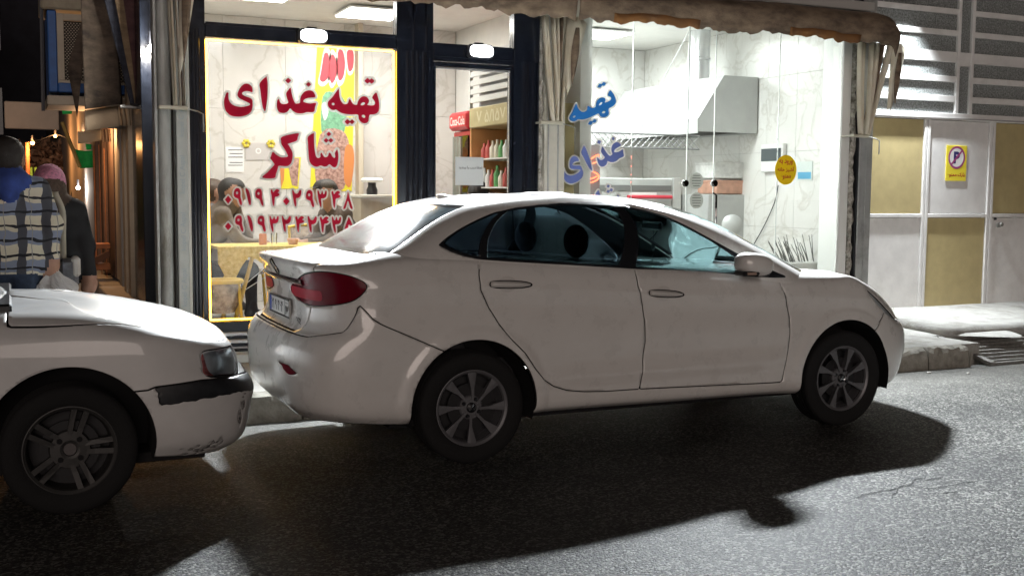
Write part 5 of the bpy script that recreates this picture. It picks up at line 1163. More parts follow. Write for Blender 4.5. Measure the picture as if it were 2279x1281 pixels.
# pilaster behind the poster
box('pilaster', ony(797, 300, KB-.12)[0], ony(808, 300, KB-.12)[0], KB-.14, KB-.002, FZ, 3.42, M('beige_trim', (.52, .46, .36), .6), room, .004)
def panel_light(name, x0, x1, y0, y1, z, power, label, colr=(1., .97, .92)):
    t = thing(name, ((x0+x1)/2, (y0+y1)/2, z), label, 'ceiling lamp', 'ceiling lamps of the shop')
    box('frame', x0-.02, x1+.02, y0-.02, y1+.02, z, z+.02, M('lamp_white', (.8, .8, .8), .5), t, .002); box('diffuser', x0, x1, y0, y1, z-.012, z-.001, emit_mat('tube_glow', (1., .98, .95), 14.), t, 0)
    ld = bpy.data.lights.new('lamp', 'AREA'); ld.shape = 'RECTANGLE'; ld.size = x1-x0; ld.size_y = y1-y0; ld.energy = power; ld.color = colr; lo = bpy.data.objects.new('lamp_light', ld); col.objects.link(lo); lo.parent = t; lo.location = (0, 0, -.03)
panel_light('ceiling_lamp', 1.9, 2.5, 10.3, 10.9, 3.38, 44, 'square ceiling lamp nearest the lettered window')
panel_light('ceiling_lamp', 3.2, 3.8, 10.9, 11.5, 3.38, 44, 'square ceiling lamp deeper in the dining room')
# posters and papers on the back wall
def flat(name, pxs, Y, mat, parent=None, th=.003):
    m = MB(); m.prism([ony(x, y, Y) for x, y in pxs], (0, th, 0)); return m.build(name, mat, parent)
YB = KB-.006
pY = M('poster_yellow', (.70, .62, .04), .5); pR = M('poster_red', (.48, .05, .07), .5); pG = M('poster_green', (.16, .36, .22), .5, var=.4, vscale=25); pB = M('poster_brown', (.33, .15, .11), .5, var=.5, vscale=30, c2=(.62, .40, .34)); pO = M('poster_orange', (.60, .22, .07), .5)
ps = tag(flat('food_poster', [(706, 104), (790, 108), (783, 425), (690, 425)], YB, pY, None, .004), 'tall yellow food poster with red writing behind the red lettering', 'poster')
for mt_, pts, dq in ((pG, [(718, 215), (742, 205), (770, 230), (765, 300), (735, 320), (715, 290)], .0), (pB, [(712, 300), (760, 290), (778, 330), (765, 420), (705, 420)], .0012), (pO, [(768, 330), (784, 325), (788, 360), (780, 415), (766, 400)], .0024), (M('poster_white', (.75, .73, .66), .5), [(716, 235), (726, 228), (731, 250), (722, 268)], .0012)):
    m = MB(); m.prism([ony(x, y, YB-.0015-dq) for x, y in catmull(pts, 3, True)], (0, .0008, 0)); m.build('print', mt_, ps)
for pts in ([(715, 158), (722, 120), (732, 125), (733, 165), (722, 182), (712, 178)], [(738, 122), (748, 135), (748, 170), (738, 186), (732, 160)], [(752, 118), (762, 112), (768, 140), (764, 172), (753, 176)], [(772, 116), (786, 114), (786, 150), (776, 158)]):
    for g_, mt_, yy in ((1.35, M('poster_white'), .003), (1., pR, .0042)):
        c_ = np.mean(pts, 0); m = MB(); m.prism([ony(*(c_+(np.array(p)-c_)*g_), YB-yy-.003) for p in catmull(pts, 3, True)], (0, .001, 0)); m.build('print', mt_, ps)
ps = tag(flat('food_poster', [(622, 350), (670, 350), (664, 420), (626, 420)], YB, pY, None, .004), 'small poster of grilled food in orange and yellow, lower on the back wall', 'poster')
for mt_, pts in ((pO, [(622, 352), (634, 352), (632, 400), (626, 418)]), (pB, [(640, 352), (666, 352), (662, 415), (650, 412), (645, 390)])): m = MB(); m.prism([ony(x, y, YB-.002) for x, y in pts], (0, .0015, 0)); m.build('print', mt_, ps)
n1 = tag(flat('price_list', [(502, 327), (543, 327), (543, 383), (503, 383)], YB, M('paper2', (.74, .74, .73), .7)), 'white price lists stuck on the marble wall left of the framed print', 'notice')
for i, y in enumerate((333, 341, 349, 361, 367)): flat('writing', [(508+3*(i % 2), y), (540, y), (540, y+1.6), (508+3*(i % 2), y+1.6)], YB-.0012, M('ink'), n1, .0008)
fp = tag(flat('framed_print', [(547, 318), (604, 318), (604, 356), (547, 356)], YB-.004, M('print_grey', (.50, .47, .45), .5), None, .008), 'small framed print with yellow flowers on its corners', 'picture')
ringm('medallion', ony(575, 336, YB-.0052), .018, .032, M('print_white', (.7, .7, .68), .5), fp)
for i, (x, y) in enumerate([(548, 319), (603, 320)]):
    p = ony(x, y, YB-.015); m = MB()
    for a in np.linspace(0, 6.28, 7): m.ball(p+v3(.03*math.cos(a), 0, .03*math.sin(a)), (.02, .012, .02), 5)
    m.build('flower', M('yellow_flower', (.62, .50, .06), .7), fp)
# counter and small appliance on the right of the room
ct = thing('counter', (3.3, 11.6, FZ), 'pale wooden counter at the back of the dining room', 'counter')
cx0, cx1 = ony(800, 435, 11.3)[0], ony(905, 435, 11.3)[0]+.4; cz = ony(830, 433, 11.3)[2]
box('counter_top', cx0, cx1, 11.28, 11.9, cz-.03, cz, M('counter_cream', (.58, .55, .46), .4), ct, .006); box('front', cx0+.02, cx1, 11.32, 11.9, FZ, cz-.031, M('counter_wood', (.42, .36, .27), .5, var=.15, vscale=6), ct, .004)
p = ony(828, 425, 11.5); gx = thing('juicer', (p[0], 11.5, cz), 'small black and white kitchen appliance on the counter', 'appliance')
m = MB(); m.lathe([(0, 0), (.06, 0), (.062, .05), (.045, .09), (.045, .13), (0, .13)], (p[0], 11.5, cz), (0, 0, 1), 16); m.build('base', blackp, gx, smooth=40)
m = MB(); m.box(p[0]-.11, p[0]+.11, 11.42, 11.58, cz+.13, cz+.18, .02); m.build('tray', M('appliance_white', (.7, .7, .68), .4), gx)
# table with a flowered cloth
wood = M('led_yellow_wood', (.66, .46, .14), rough=.45, var=.15, vscale=10)  # wood colour includes yellow cast by the LED strip
tb = thing('dining_table', (2.35, 10.05, FZ), 'small dining table with wooden legs just inside the lettered window', 'table')
tx0, tx1, ty0, ty1 = ony(490, 545, 9.75)[0], 3.0, 9.72, 10.40; tz = ony(560, 549, 9.75)[2]
box('table_top', tx0, tx1, ty0, ty1, tz-.03, tz, wood, tb, .006)
for (a, b, y) in ((tx0+.30, tx0+.10, ty0+.05), (tx0+.62, tx0+.52, ty0+.05), (tx1-.3, tx1-.1, ty1-.06), (tx0+.3, tx0+.1, ty1-.06), (tx1-.30, tx1-.1, ty0+.05)):
    m = MB(); m.tube([(a, y, tz-.03), (b, y, FZ)], .018, 8); m.build('leg', wood, tb, smooth=60)
m = MB(); m.tube([(tx0+.55, ty0+.07, tz-.06), (tx0+.16, ty0+.07, FZ+.35)], .004, 5); m.tube([(tx0+.58, ty0+.06, tz-.16), (tx0+.13, ty0+.06, FZ+.30)], .004, 5); m.build('brace', alu, tb)
cloth = M('flowered_cloth', (.78, .52, .06), rough=.85, c2=(.80, .64, .26), var=.35, vscale=34)  # yellow deepened in the cloth colour for the LED strip's light
g = []; n = 60
def hang(x, side):
    d = (x-tx0)/(tx1-tx0); return .06+.012*math.sin(x*37)+(.30*max(0, 1-abs(d-.06)/.12)+.10*max(0, 1-abs(d-.26)/.09))
xs_ = np.linspace(tx0-.03, tx1+.03, n)
for r in range(8):
    q = r/7
    g.append([(x, ty0-.012-.010*math.sin(x*24)*q-.01*q, tz+.005-hang(x, 0)*q) for x in xs_])
top = [[(x, y, tz+.005) for x in xs_] for y in np.linspace(ty1+.02, ty0-.008, 6)]
m = MB(); m.sheet(top+g); tag(m.build('tablecloth', cloth, smooth=180, solid=.003), 'cream flowered cloth, coloured yellow for the LED glow, hanging off the dining table', 'tablecloth')
tzc = tz+.005
# things on the table
def item(name, prof, x, y, mat, label, cat): m = MB(); m.lathe(prof, (x, y, tzc+.001), (0, 0, 1), 18); return tag(m.build(name, mat, smooth=40), label, cat)
item('glass_jar', [(0, 0), (.035, 0), (.035, .09), (.028, .10), (0, .10)], ony(585, 530, 10.0)[0], 10.0, M('jar_orange', (.55, .20, .08), .3), 'small orange jar standing on the flowered table', 'jar')
item('sugar_bowl', [(0, 0), (.04, 0), (.055, .05), (.05, .055), (0, .04)], ony(652, 525, 10.0)[0], 10.0, M('bowl_pink', (.6, .34, .25), .35), 'round orange bowl standing on the flowered table', 'bowl')
item('tea_glass', [(0, 0), (.025, 0), (.03, .10), (.027, .10), (.02, .01)], ony(610, 530, 10.15)[0], 10.15, clear, 'clear drinking glass on the flowered table', 'glass')
# chairs; frame colour holds the yellow light of the LED strip
chairm = M('chair_led_yellow', (.70, .48, .08), rough=.5); seatc = M('chair_seat', (.20, .13, .08), rough=.7, var=.5, vscale=14, c2=(.46, .38, .30))
def chair(x, y, rz, label):
    t = thing('dining_chair', (x, y, FZ), label, 'chair', 'chairs in the dining room')
    cs, sn = math.cos(rz), math.sin(rz); T = lambda a, b, c: (x+a*cs-b*sn, y+a*sn+b*cs, FZ+c)
    for a, b in ((-.19, -.19), (.19, -.19), (-.19, .19), (.19, .19)):
        m = MB(); m.tube([T(a, b, .44), T(a*1.12, b*1.12, 0)], .014, 8); m.build('leg', chairm, t, smooth=60)
    m = MB(); m.prism([T(-.21, -.21, .43), T(.21, -.21, .43), T(.21, .21, .43), T(-.21, .21, .43)], (0, 0, .05)); m.build('seat', seatc, t, bevel=.015)
    for a in (-.19, .19): m = MB(); m.tube([T(a, .19, .44), T(a, .24, .86)], .014, 8); m.build('back_post', chairm, t, smooth=60)
    m = MB(); m.sheet([[T(a, .23+.05*(1-(a/.19)**2)+.01*k, .60+.13*k) for a in np.linspace(-.19, .19, 9)] for k in range(3)]); m.build('backrest', seatc, t, smooth=180, solid=.02)
    m = MB(); m.tube([T(a, .245+.05*(1-(a/.19)**2), .865+.02*(1-(a/.19)**2)) for a in np.linspace(-.2, .2, 9)], .016, 8); m.build('top_rail', chairm, t, smooth=60)
    return t
sx_, sy_ = ony(495, 660, 9.40)[0], 9.46; sto = thing('low_stool', (sx_, sy_, FZ), 'low stool with a patterned cover close to the window bottom', 'stool')
m = MB(); m.tube([(sx_+.17*math.cos(t), sy_+.14*math.sin(t), FZ+.46) for t in np.linspace(0, 2*math.pi, 25)], .022, 8, False); m.build('seat_ring', chairm, sto, smooth=60)
m = MB(); m.lathe([(0, .01), (.15, 0), (.17, -.03), (.15, -.18), (.11, -.26)], (sx_, sy_, FZ+.455), (0, 0, 1), 24); m.build('cover', seatc, sto, smooth=60)
for a, b in ((-.13, -.1), (.13, -.1), (-.13, .1), (.13, .1)): m = MB(); m.tube([(sx_+a, sy_+b, FZ+.44), (sx_+a*1.2, sy_+b*1.2, FZ)], .014, 8); m.build('leg', chairm, sto, smooth=60)
chair(1.98, 10.72, .0+.2, 'dining chair under the man resting his cheek'); chair(2.78, 10.80, .1, 'dining chair under the man in the flat cap')
# seated people
def seated(label, c, f, mats, lean=.0, cap=False, cheek=False, hood=False, k2=1.):
    """c: point on the floor under the hips; f: facing direction"""
    t = thing('person', (c[0], c[1], FZ), label, 'person', 'people eating in the shop')
    f = v3(f[0], f[1], 0); f /= np.linalg.norm(f); sd_ = v3(-f[1], f[0], 0); up = v3(0, 0, 1); H = v3(c[0], c[1], FZ+.50)
    ch_ = H+up*.36+f*(.10+lean); sh = H+up*.50+f*(.15+lean); hd = sh+up*.205+f*(.09+lean*.4)
    L = [(H-sd_*.09, H+sd_*.09, .125, .125, 1), (H+up*.18-sd_*.08+f*.05, H+up*.18+sd_*.08+f*.05, .125, .125, 0), (ch_-sd_*.10, ch_+sd_*.10, .125, .125, 0), (sh-sd_*.17, sh+sd_*.17, .075, .075, 0), (sh+up*.03, hd-up*.08, .055, .05, 2)]
    for s in (-1, 1):
        kn = H+f*.42+sd_*s*.12-up*.02; an = kn-up*.42+f*.02; L += [(H+sd_*s*.09, kn, .09, .068, 1), (kn, an, .062, .042, 1), (an+up*.0-f*.02-up*.02, an+f*.16-up*.035, .042, .034, 3)]
        so = sh+sd_*s*.185
        if cheek and s == 1: el = sh+f*.24+sd_*s*.16-up*.22; ha = hd+sd_*s*.085-up*.05+f*.02
        else: el = so-up*.24+f*.14; ha = sh-up*.28+f*.36+sd_*s*.10
        L += [(so, el, .062, .050, 0), (el, ha-(ha-el)*.12, .048, .036, 0), (ha-(ha-el)*.1, ha+(ha-el)*.12, .030, .034, 2)]
        d_ = (ha-el)/np.linalg.norm(ha-el)
        for q in range(4): L.append((ha+d_*.05+np.cross(d_, up)*(q-1.5)*.018, ha+d_*.10+np.cross(d_, up)*(q-1.5)*.02-up*.012, .009, .008, 2))
    L += head_caps(hd, up*.97+f*.1, f, 2, 4, 1.0)
    if hood: L += [(hd-f*.05-up*.14, sh-f*.10, .075, .07, 0)]
    body_ = soft('body', L, mats, t, .017)
    if cap:
        m = MB(); m.ball(hd+up*.075-f*.005, (.112, .112, .065), 10); m.sheet([[hd+up*.07+f*(.09+.07*q)+sd_*w*(.075-.02*q) -up*.015*q for w in np.linspace(-1, 1, 7)] for q in np.linspace(0, 1, 4)]); m.build('flat_cap', M('cap_tweed', (.09, .08, .07), .95, var=.4, vscale=80), t, smooth=180)
    for s in (-1, 1):
        e = hd+f*.088+sd_*s*.034+up*.012; m = MB(); m.ball(e, .012, 6); m.build('eye', M('eye', (.03, .02, .02), .3), t, smooth=180)
    return t
jk1 = M('jacket_taupe', (.16, .13, .105), .9, var=.2, vscale=18); jk2 = M('jacket_brown', (.10, .075, .06), .9, var=.2, vscale=18); jk3 = M('jacket_grey', (.13, .12, .12), .9); tr = M('trousers_dark', (.03, .032, .04), .9); shoe = M('shoe', (.015, .014, .014), .6)
hx = ony(528, 430, 10.55); seated('bearded man in a taupe hooded jacket resting his cheek on his hand', (hx[0]-.30, 10.66), (1, -.12, 0), [jk1, tr, skin, shoe, hair], .02, cheek=True, hood=True)
hx = ony(720, 430, 10.6); seated('man in a brown jacket and flat cap leaning over the table', (hx[0]+.34, 10.72), (-1, -.25, 0), [jk2, tr, skin, shoe, hair], .06, cap=True)
hx = ony(481, 425, 11.2); seated('person with short brown hair sitting behind the bearded man', (hx[0]-.2, 11.3), (.9, .5, 0), [jk3, tr, skin, shoe, M('brown_hair', (.07, .045, .03), .6)], .0)
hx = ony(1100, 430, 9.75); seated('dark haired person whose head just shows above the car roof behind the door', (hx[0]-.1, 9.98), (.6, 1, 0), [jk2, tr, skin, shoe, hair], .0)
# refrigerators against the right wall, fronts facing left
FX = 4.25
def fy(px): d = ray(px, 300); return FX*d[1]/d[0]
def fz(px, py): return onx(px, py, FX)[2]
fr1 = thing('drinks_fridge', (4.5, 10.6, FZ), 'red drinks fridge with a white script on its header', 'fridge')
ya, yb = fy(1042), fy(1002)
cred = M('fridge_red', (.50, .02, .03), .35); zhead0, zhead1 = fz(1020, 290), fz(1020, 250)
box('cabinet', FX+.04, FX+.62, ya, yb, FZ, zhead0-.01, cred, fr1, .01); hdr = box('header', FX-.02, FX+.62, ya, yb, zhead0, zhead1, cred, fr1, .03)
text_mesh('script', 'Coca-Cola', M('script_white', (.75, .72, .70), .5), hdr, (FX-.0215, (ya+yb)/2, (zhead0+zhead1)/2), (0, -1, 0), (0, 0, 1), (yb-ya)*.8, .09)
box('glass_door', FX+.012, FX+.03, ya+.04, yb-.04, FZ+.2, zhead0-.06, glass_mat('fridge_glass', (.75, .82, .80)), fr1, 0); box('shelf_back', FX+.031, FX+.036, ya+.05, yb-.05, FZ+.22, zhead0-.08, M('fridge_inside', (.42, .45, .42), .5), fr1, 0)
fr2 = thing('display_fridge', (4.5, 9.8, FZ), 'tall gold display fridge with shelves of bottles behind the door glass', 'fridge')
ya2, yb2 = YF+.12, fy(1046); gold = M('fridge_gold', (.40, .33, .17), .4, var=.1); zh0, zh1 = fz(1080, 282), fz(1080, 236)
box('cabinet', FX+.40, FX+.62, ya2, yb2, FZ, zh0, gold, fr2, .01); h2 = box('header', FX-.01, FX+.62, ya2, yb2, zh0+.001, zh1, gold, fr2, .01)
text_mesh('script', '۷ ۵/۱۵۷', M('script_cream', (.60, .55, .36), .5), h2, (FX-.0115, (ya2+yb2)/2, (zh0+zh1)/2), (0, -1, 0), (0, 0, 1), .7, .12)
box('side', FX, FX+.40, yb2-.03, yb2, FZ, zh0, M('fridge_orange', (.55, .27, .10), .5), fr2, .004); box('side', FX, FX+.40, ya2, ya2+.02, FZ, zh0, gold, fr2, .004)
for i in range(6): box('shelf', FX+.02, FX+.40, ya2+.02, yb2-.03, FZ+.15+.28*i, FZ+.165+.28*i, M('shelf_white', (.6, .6, .56), .5), fr2, 0)
bl = [M('bottle_green', (.10, .30, .10), .3), M('bottle_cream', (.60, .55, .45), .4), M('bottle_red', (.45, .07, .06), .4), M('bottle_white', (.65, .65, .63), .4)]
for i in range(2, 6):
    for j in range(9):
        y = ya2+.08+j*(yb2-ya2-.14)/9; b0 = FZ+.166+.28*i; hh = .15+.06*rng.random(); m = MB(); m.lathe([(0, 0), (.034, 0), (.036, hh*.6), (.014, hh*.8), (.014, hh), (0, hh)], (FX+.09, y, b0), (0, 0, 1), 10)
        tag(m.build('drink_bottle', bl[int(rng.integers(0, 4))], smooth=50), 'small drink bottle standing on a shelf of the gold display fridge', 'bottle', 'bottles in the display fridge')
# slatted grille over the fridge
gl_ = thing('slatted_grille', (4.5, 9.8, zh1), 'white horizontal slats above the gold display fridge', 'grille')
for i in range(6): z = zh1+.05+i*.085; box('slat', FX+.0, FX+.02, ya2, yb2, z, z+.055, M('slat_white', (.62, .62, .60), .5), gl_, .003)
box('end_post', FX-.005, FX+.03, yb2-.005, yb2+.03, zh1, zh1+.58, M('slat_white'), gl_, .003)
box('backing', FX+.10, FX+.12, ya2, yb2, zh1+.02, zh1+.56, M('backing_grey', (.30, .30, .30), .8), gl_, 0)
# ------------------------------------------------------------------ kitchen
ki = thing('kitchen_interior', (6.5, 11, FZ), 'white marble kitchen seen through the frameless glass', 'room')
KX0, KX1, KY1 = 5.0, 8.05, 13.2
box('floor', KX0, KX1, YF+.05, KY1, FZ-.12, FZ, M('floor_tile'), ki, 0); box('ceiling', KX0, KX1, YF+.26, KY1, 3.5, 3.58, whitewall, ki, 0)
box('back_wall', KX0, KX1+.2, KY1+.012, KY1+.15, FZ, 3.5, grout, ki, 0); box('side_wall', KX1+.012, KX1+.08, YF+.31, KY1, FZ, 3.5, grout, ki, 0)
tiles(ki, 'y', KX0, KX1, FZ, 3.5, .72, .80, KY1+.01, marble2); tiles(ki, 'x', YF+.32, KY1, FZ, 3.5, .52, .86, KX1+.01, marble2)
panel_light('ceiling_lamp', 5.4, 6.0, 9.8, 10.4, 3.46, 120, 'square ceiling lamp nearest the kitchen glass', (.93, .98, 1.))
panel_light('ceiling_lamp', 6.3, 6.9, 11.6, 12.2, 3.46, 100, 'square ceiling lamp over the back of the kitchen', (.93, .98, 1.))
# extractor hood along the right wall
stl = M('brushed_steel', (.40, .405, .39), rough=.45, metal=.1, var=.08, vscale=4)
hood_ = thing('extractor_hood', (7.6, 11.5, 2.1), 'large steel extractor hood with a round duct on the kitchen wall', 'hood')
hy0, hy1, hxl, hxr = 10.62, 12.9, 7.20, KX1-.02; hb0, hb1, ht = ony(1540, 292, hy0)[2], ony(1540, 262, hy0)[2], ony(1620, 168, hy0)[2]; hxt = ony(1612, 170, hy0)[0]
m = MB(); pr_ = [(hxl, hy0, hb0), (hxr, hy0, hb0), (hxr, hy0, ht), (hxt, hy0, ht), (hxl, hy0, hb1)]; m.add(pr_+[(p[0], hy1, p[2]) for p in pr_], [(0, 1, 2, 3, 4), (5, 6, 7, 8, 9), (1, 6, 7, 2), (2, 7, 8, 3), (3, 8, 9, 4), (4, 9, 5, 0)]); m.build('canopy', stl, hood_, bevel=.004)
box('lip', hxl-.012, hxl-.002, hy0-.01, hy1, hb0-.02, hb1, stl, hood_, .002); box('filter', hxl+.02, hxr-.02, hy0+.02, hy1-.02, hb0+.02, hb0+.03, M('filter_dark', (.06, .06, .055), .7), hood_, 0)
dx = ony(1558, 100, 11.3)[0]; m = MB(); m.lathe([(.125, -.9), (.125, -.38), (.135, -.37), (.135, -.35), (.125, -.34), (.125, .9)], (dx, 11.3, ht+.62), (0, 0, 1), 28); m.build('duct', M('duct_foil', (.72, .74, .75), rough=.25, metal=.7), hood_, smooth=40)
m = MB(); a, b = ony(1536, 65, 10.4), ony(1428, 268, hy0+1.2); m.tube([a, b], .006, 5); m.tube([b, b-v3(0, 0, .12)], .007, 5); m.build('chain', greymetal, hood_)
# oven block, rack, neon, control box, papers, skewer tray, round lid
ov = thing('oven_block', (6.0, 11.6, FZ), 'steel ovens and hotplates along the back of the kitchen', 'oven')
q = lambda px, py, Y: ony(px, py, Y)
oy = 11.4; a = q(1385, 396, oy); b = q(1500, 396, oy)
box('oven_body', a[0]-.9, b[0]-.02, oy, oy+.7, FZ, a[2], stl, ov, .01); box('oven_side', b[0]-.019, b[0]+.10, oy-.02, oy+.7, FZ, a[2]+.01, M('oven_grey', (.40, .40, .38), .4), ov, .006)
box('vent_band', a[0]-.88, b[0]-.04, oy-.012, oy-.002, q(1400, 425, oy)[2], q(1400, 412, oy)[2], M('vent_dark', (.13, .13, .125), .5), ov, .002)
m = MB(); m.tube([(a[0]+.05, oy-.05, q(1400, 438, oy)[2]), (b[0]-.06, oy-.05, q(1400, 438, oy)[2])], .022, 10); m.build('red_bar', M('oven_red', (.50, .04, .06), .35), ov, smooth=60)
box('white_panel', a[0]+.1, b[0]-.25, oy-.012, oy-.002, q(1400, 436, oy)[2]-.0, q(1400, 428, oy)[2], M('appliance_white'), ov, .002)
rk = thing('wire_rack', (5.6, 11.0, 2.0), 'wire mesh rack hanging behind the blue lettering', 'rack')
r0, r1 = q(1245, 292, 10.6), q(1530, 332, 10.6)
m = MB()
for i in range(22):
    x = r0[0]+(r1[0]-r0[0])*i/21; m.tube([(x, 10.6, r1[2]), (x+.16, 10.6, r0[2])], .004, 4); m.tube([(x+.16, 10.6, r1[2]), (x, 10.6, r0[2])], .004, 4)
mm = m.build('mesh', M('wire_grey', (.22, .22, .22), .5, metal=.5), rk); mm['kind'] = 'stuff'
for z in (r0[2], r1[2]): m = MB(); m.tube([(r0[0], 10.6, z), (r1[0]+.16, 10.6, z)], .009, 6); m.build('rail', M('wire_grey'), rk)
for x in (r0[0], r1[0]): m = MB(); m.tube([(x, 10.6, r1[2]), (x, 10.6, 3.5)], .006, 5); m.build('hanger', M('wire_grey'), rk)
nb = tag(flat('neon_backboard', [(1252, 322), (1335, 322), (1335, 445), (1252, 445)], 9.72, M('neon_board', (.30, .28, .28), .6), None, .01), 'grey board behind the red tubes that stand for the reflected neon', 'board')
neon = emit_mat('red_neon', (1., .16, .07), 5.)
nn_ = thing('neon_reflection', (5.2, 9.7, 1.9), 'glowing red script tubes standing for the neon reflected behind the blue lettering', 'neon reflection')  # neon reflected in the glass, built here as glowing tubes
for pts in ([(1250, 378), (1256, 345), (1262, 372), (1270, 345), (1276, 368), (1284, 350), (1296, 342), (1310, 350), (1296, 362), (1284, 378), (1268, 366)], [(1296, 368), (1318, 352), (1332, 345), (1328, 360), (1308, 366)], [(1252, 402), (1264, 385), (1282, 396), (1300, 408), (1326, 402), (1332, 390), (1312, 380), (1294, 390), (1312, 398), (1330, 392)], [(1254, 396), (1268, 404), (1286, 386), (1300, 380)]):
    m = MB(); m.tube([ony(x, y, 9.69) for x, y in catmull(pts, 5)], .006, 6); m.build('tube', neon, nn_, smooth=60)
cb = thing('control_box', (7.9, 10.6, 1.9), 'white framed control box with a dark screen on the marble wall', 'control box')
def onw(px, py): return onx(px, py, KX1-.002)
c0, c1 = onw(1703, 322), onw(1750, 382); box('case', KX1-.06, KX1-.003, min(c0[1], c1[1]), max(c0[1], c1[1]), c1[2], c0[2], M('appliance_white'), cb, .006)
s0, s1 = onw(1703, 332), onw(1748, 358); box('screen', KX1-.066, KX1-.061, min(s0[1], s1[1])+.01, max(s0[1], s1[1])-.01, s1[2], s0[2], M('screen_dark', (.05, .065, .07), .2), cb, 0)
c0, c1 = onw(1775, 360), onw(1808, 402); wp = tag(box('wall_leaflet', KX1-.008, KX1-.003, min(c0[1], c1[1]), max(c0[1], c1[1]), c1[2], c0[2], M('leaflet', (.55, .60, .57), .6), None, 0), 'leaflet with a blue picture on the marble wall by the oval sticker', 'leaflet')
box('picture', KX1-.0095, KX1-.0085, min(c0[1], c1[1])+.02, max(c0[1], c1[1])-.02, c1[2]+.02, (c0[2]+c1[2])/2-.01, M('leaflet_blue', (.10, .33, .50), .6), wp, 0)
for (xx0, yy0, xx1, yy1, lb) in ((1532, 386, 1568, 418, 'upper round typed notice on the inner glass of the kitchen'), (1534, 430, 1566, 462, 'lower round typed notice on the inner glass of the kitchen')):
    c = ony((xx0+xx1)/2, (yy0+yy1)/2, 9.6); nt_ = tag(disc('typed_notice', c, .085, .085, M('notice_grey', (.56, .56, .52), .6), None, 24), lb, 'notice')
    for i in range(5): w = .055*math.sqrt(1-((i-2)/3)**2); box('writing', c[0]-w, c[0]+w, 9.5985, 9.5995, c[2]+.05-.027*i, c[2]+.056-.027*i, M('ink'), nt_, 0)
cbk = tag(MB().tube(catmull([onw(1735, 412)-v3(.02, 0, 0), onw(1727, 450)-v3(.02, 0, 0), onw(1705, 500)-v3(.02, 0, 0), onw(1680, 545)-v3(.02, 0, 0), onw(1665, 570)-v3(.02, 0, 0)], 5), .006, 6).build('power_cable', blackp, smooth=60), 'thin black cable hanging from the control box on the marble wall', 'cable')
lid = thing('round_lid', (7.0, 10.0, 1.4), 'round steel lid leaning upright in the kitchen', 'lid'); c = ony(1630, 500, 10.3); m = MB(); m.lathe([(0, .05), (.06, .045), (.10, .02), (.115, 0), (.12, -.02), (.11, -.03)], c, (-.45, -.8, .1), 28); m.build('lid_shell', stl, lid, smooth=40)
m = MB(); m.box(c[0]-.02, c[0]+.08, c[1]+.02, c[1]+.10, FZ, c[2]-.05, .004); m.build('stand', stl, lid)
ty = 9.55; a, b = ony(1745, 583, ty), ony(1822, 612, ty); trx = thing('skewer_tray', ((a[0]+b[0])/2, ty, FZ), 'white tray full of metal skewers standing by the kitchen glass', 'tray')
m = MB(); m.box(a[0]-.05, b[0], ty-.10, ty+.16, a[2]-.16, a[2], .01); m.build('tray', M('tray_white', (.62, .62, .59), .5), trx); box('stand', a[0]-.03, b[0]-.02, ty-.08, ty+.14, FZ, a[2]-.161, stl, trx, .004)
skm = M('skewer_dark', (.13, .13, .12), .5, metal=.4)
for i in range(30):
    x = a[0]-.02+(b[0]-a[0]-.03)*rng.random(); y = ty-.07+.18*rng.random(); L_ = .16+.14*rng.random(); ti = -.10-.10*rng.random()*(1-(x-a[0])/(b[0]-a[0]))
    m = MB(); m.tube([(x, y, a[2]-.06), (x+ti*.35, y, a[2]+.05), (x+ti*1.0, y+.02*rng.normal(), a[2]+L_)], [.006, .005, .003], 5); m.build('skewer', skm, trx)
# stacked crates behind the glass door
for (x0_, y0_, x1_, y1_, cc_, lb) in ((1595, 400, 1660, 432, (.50, .28, .20), 'terracotta coloured crate behind the kitchen glass'), (1590, 360, 1655, 398, (.60, .60, .58), 'pale plastic wrapped pack on top of the terracotta crate')):
    a, b = ony(x0_, y0_, 10.9), ony(x1_, y1_, 10.9); t = thing('crate', (a[0], 10.9, b[2]), lb, 'crate'); m = MB(); m.box(a[0], b[0], 10.9, 11.3, b[2], a[2]-.004, .01); m.build('crate_body', M('crate_%d' % x0_, cc_, .6, var=.2, vscale=12), t); box('rim', a[0]-.01, b[0]+.01, 10.89, 11.31, a[2]-.03, a[2]-.003, M('crate_%d' % x0_), t, .003)
a, b = ony(1590, 433, 10.88), ony(1668, 433, 10.88); tag(box('work_bench', a[0]-.1, b[0]+.1, 10.86, 11.5, FZ, a[2], stl, None, .006), 'steel work bench under the crates in the kitchen', 'bench')
# ------------------------------------------------------------------ side street on the left
X2 = 1.25
def sy(px): d = ray(px, 500); return X2*d[1]/d[0]
row = thing('side_shops', (X2+.2, 12, .12), 'row of narrow shop fronts along the side street, frames seen edge on', 'shop row')
cream2 = M('cream_frame', (.55, .46, .34), rough=.6, var=.1, vscale=8); brownw = M('brown_door', (.11, .07, .055), rough=.7, var=.25, vscale=12); greyf = M('grey_frame', (.34, .33, .31), rough=.6)
box('wall', X2+.06, X2+.067, YF+.3, 12.5, .12, 6.0, M('street_wall', (.20, .17, .15), rough=.9, var=.2, vscale=4), row, 0); box('wall', X2+.06, X2+.4, 12.52, 60, .12, 6.0, M('street_wall', (.20, .17, .15), rough=.9, var=.2, vscale=4), row, 0)
for (p1, p0, d, mat_) in ((345, 330, .10, navy), (329, 312, .06, navy), (311, 306, .10, cream2), (305, 300, .06, cream2), (299, 295, .10, cream2), (294, 284, .03, navy), (283, 278, .07, greyf), (277, 272, .04, M('white_edge')), (271, 262, .02, greyf), (261, 246, .03, brownw), (245, 240, .08, brownw), (232, 226, .10, brownw)):
    box('front_post', X2-d, X2+.058, sy(p1), sy(p0), .40, 3.4, mat_, row, .004)
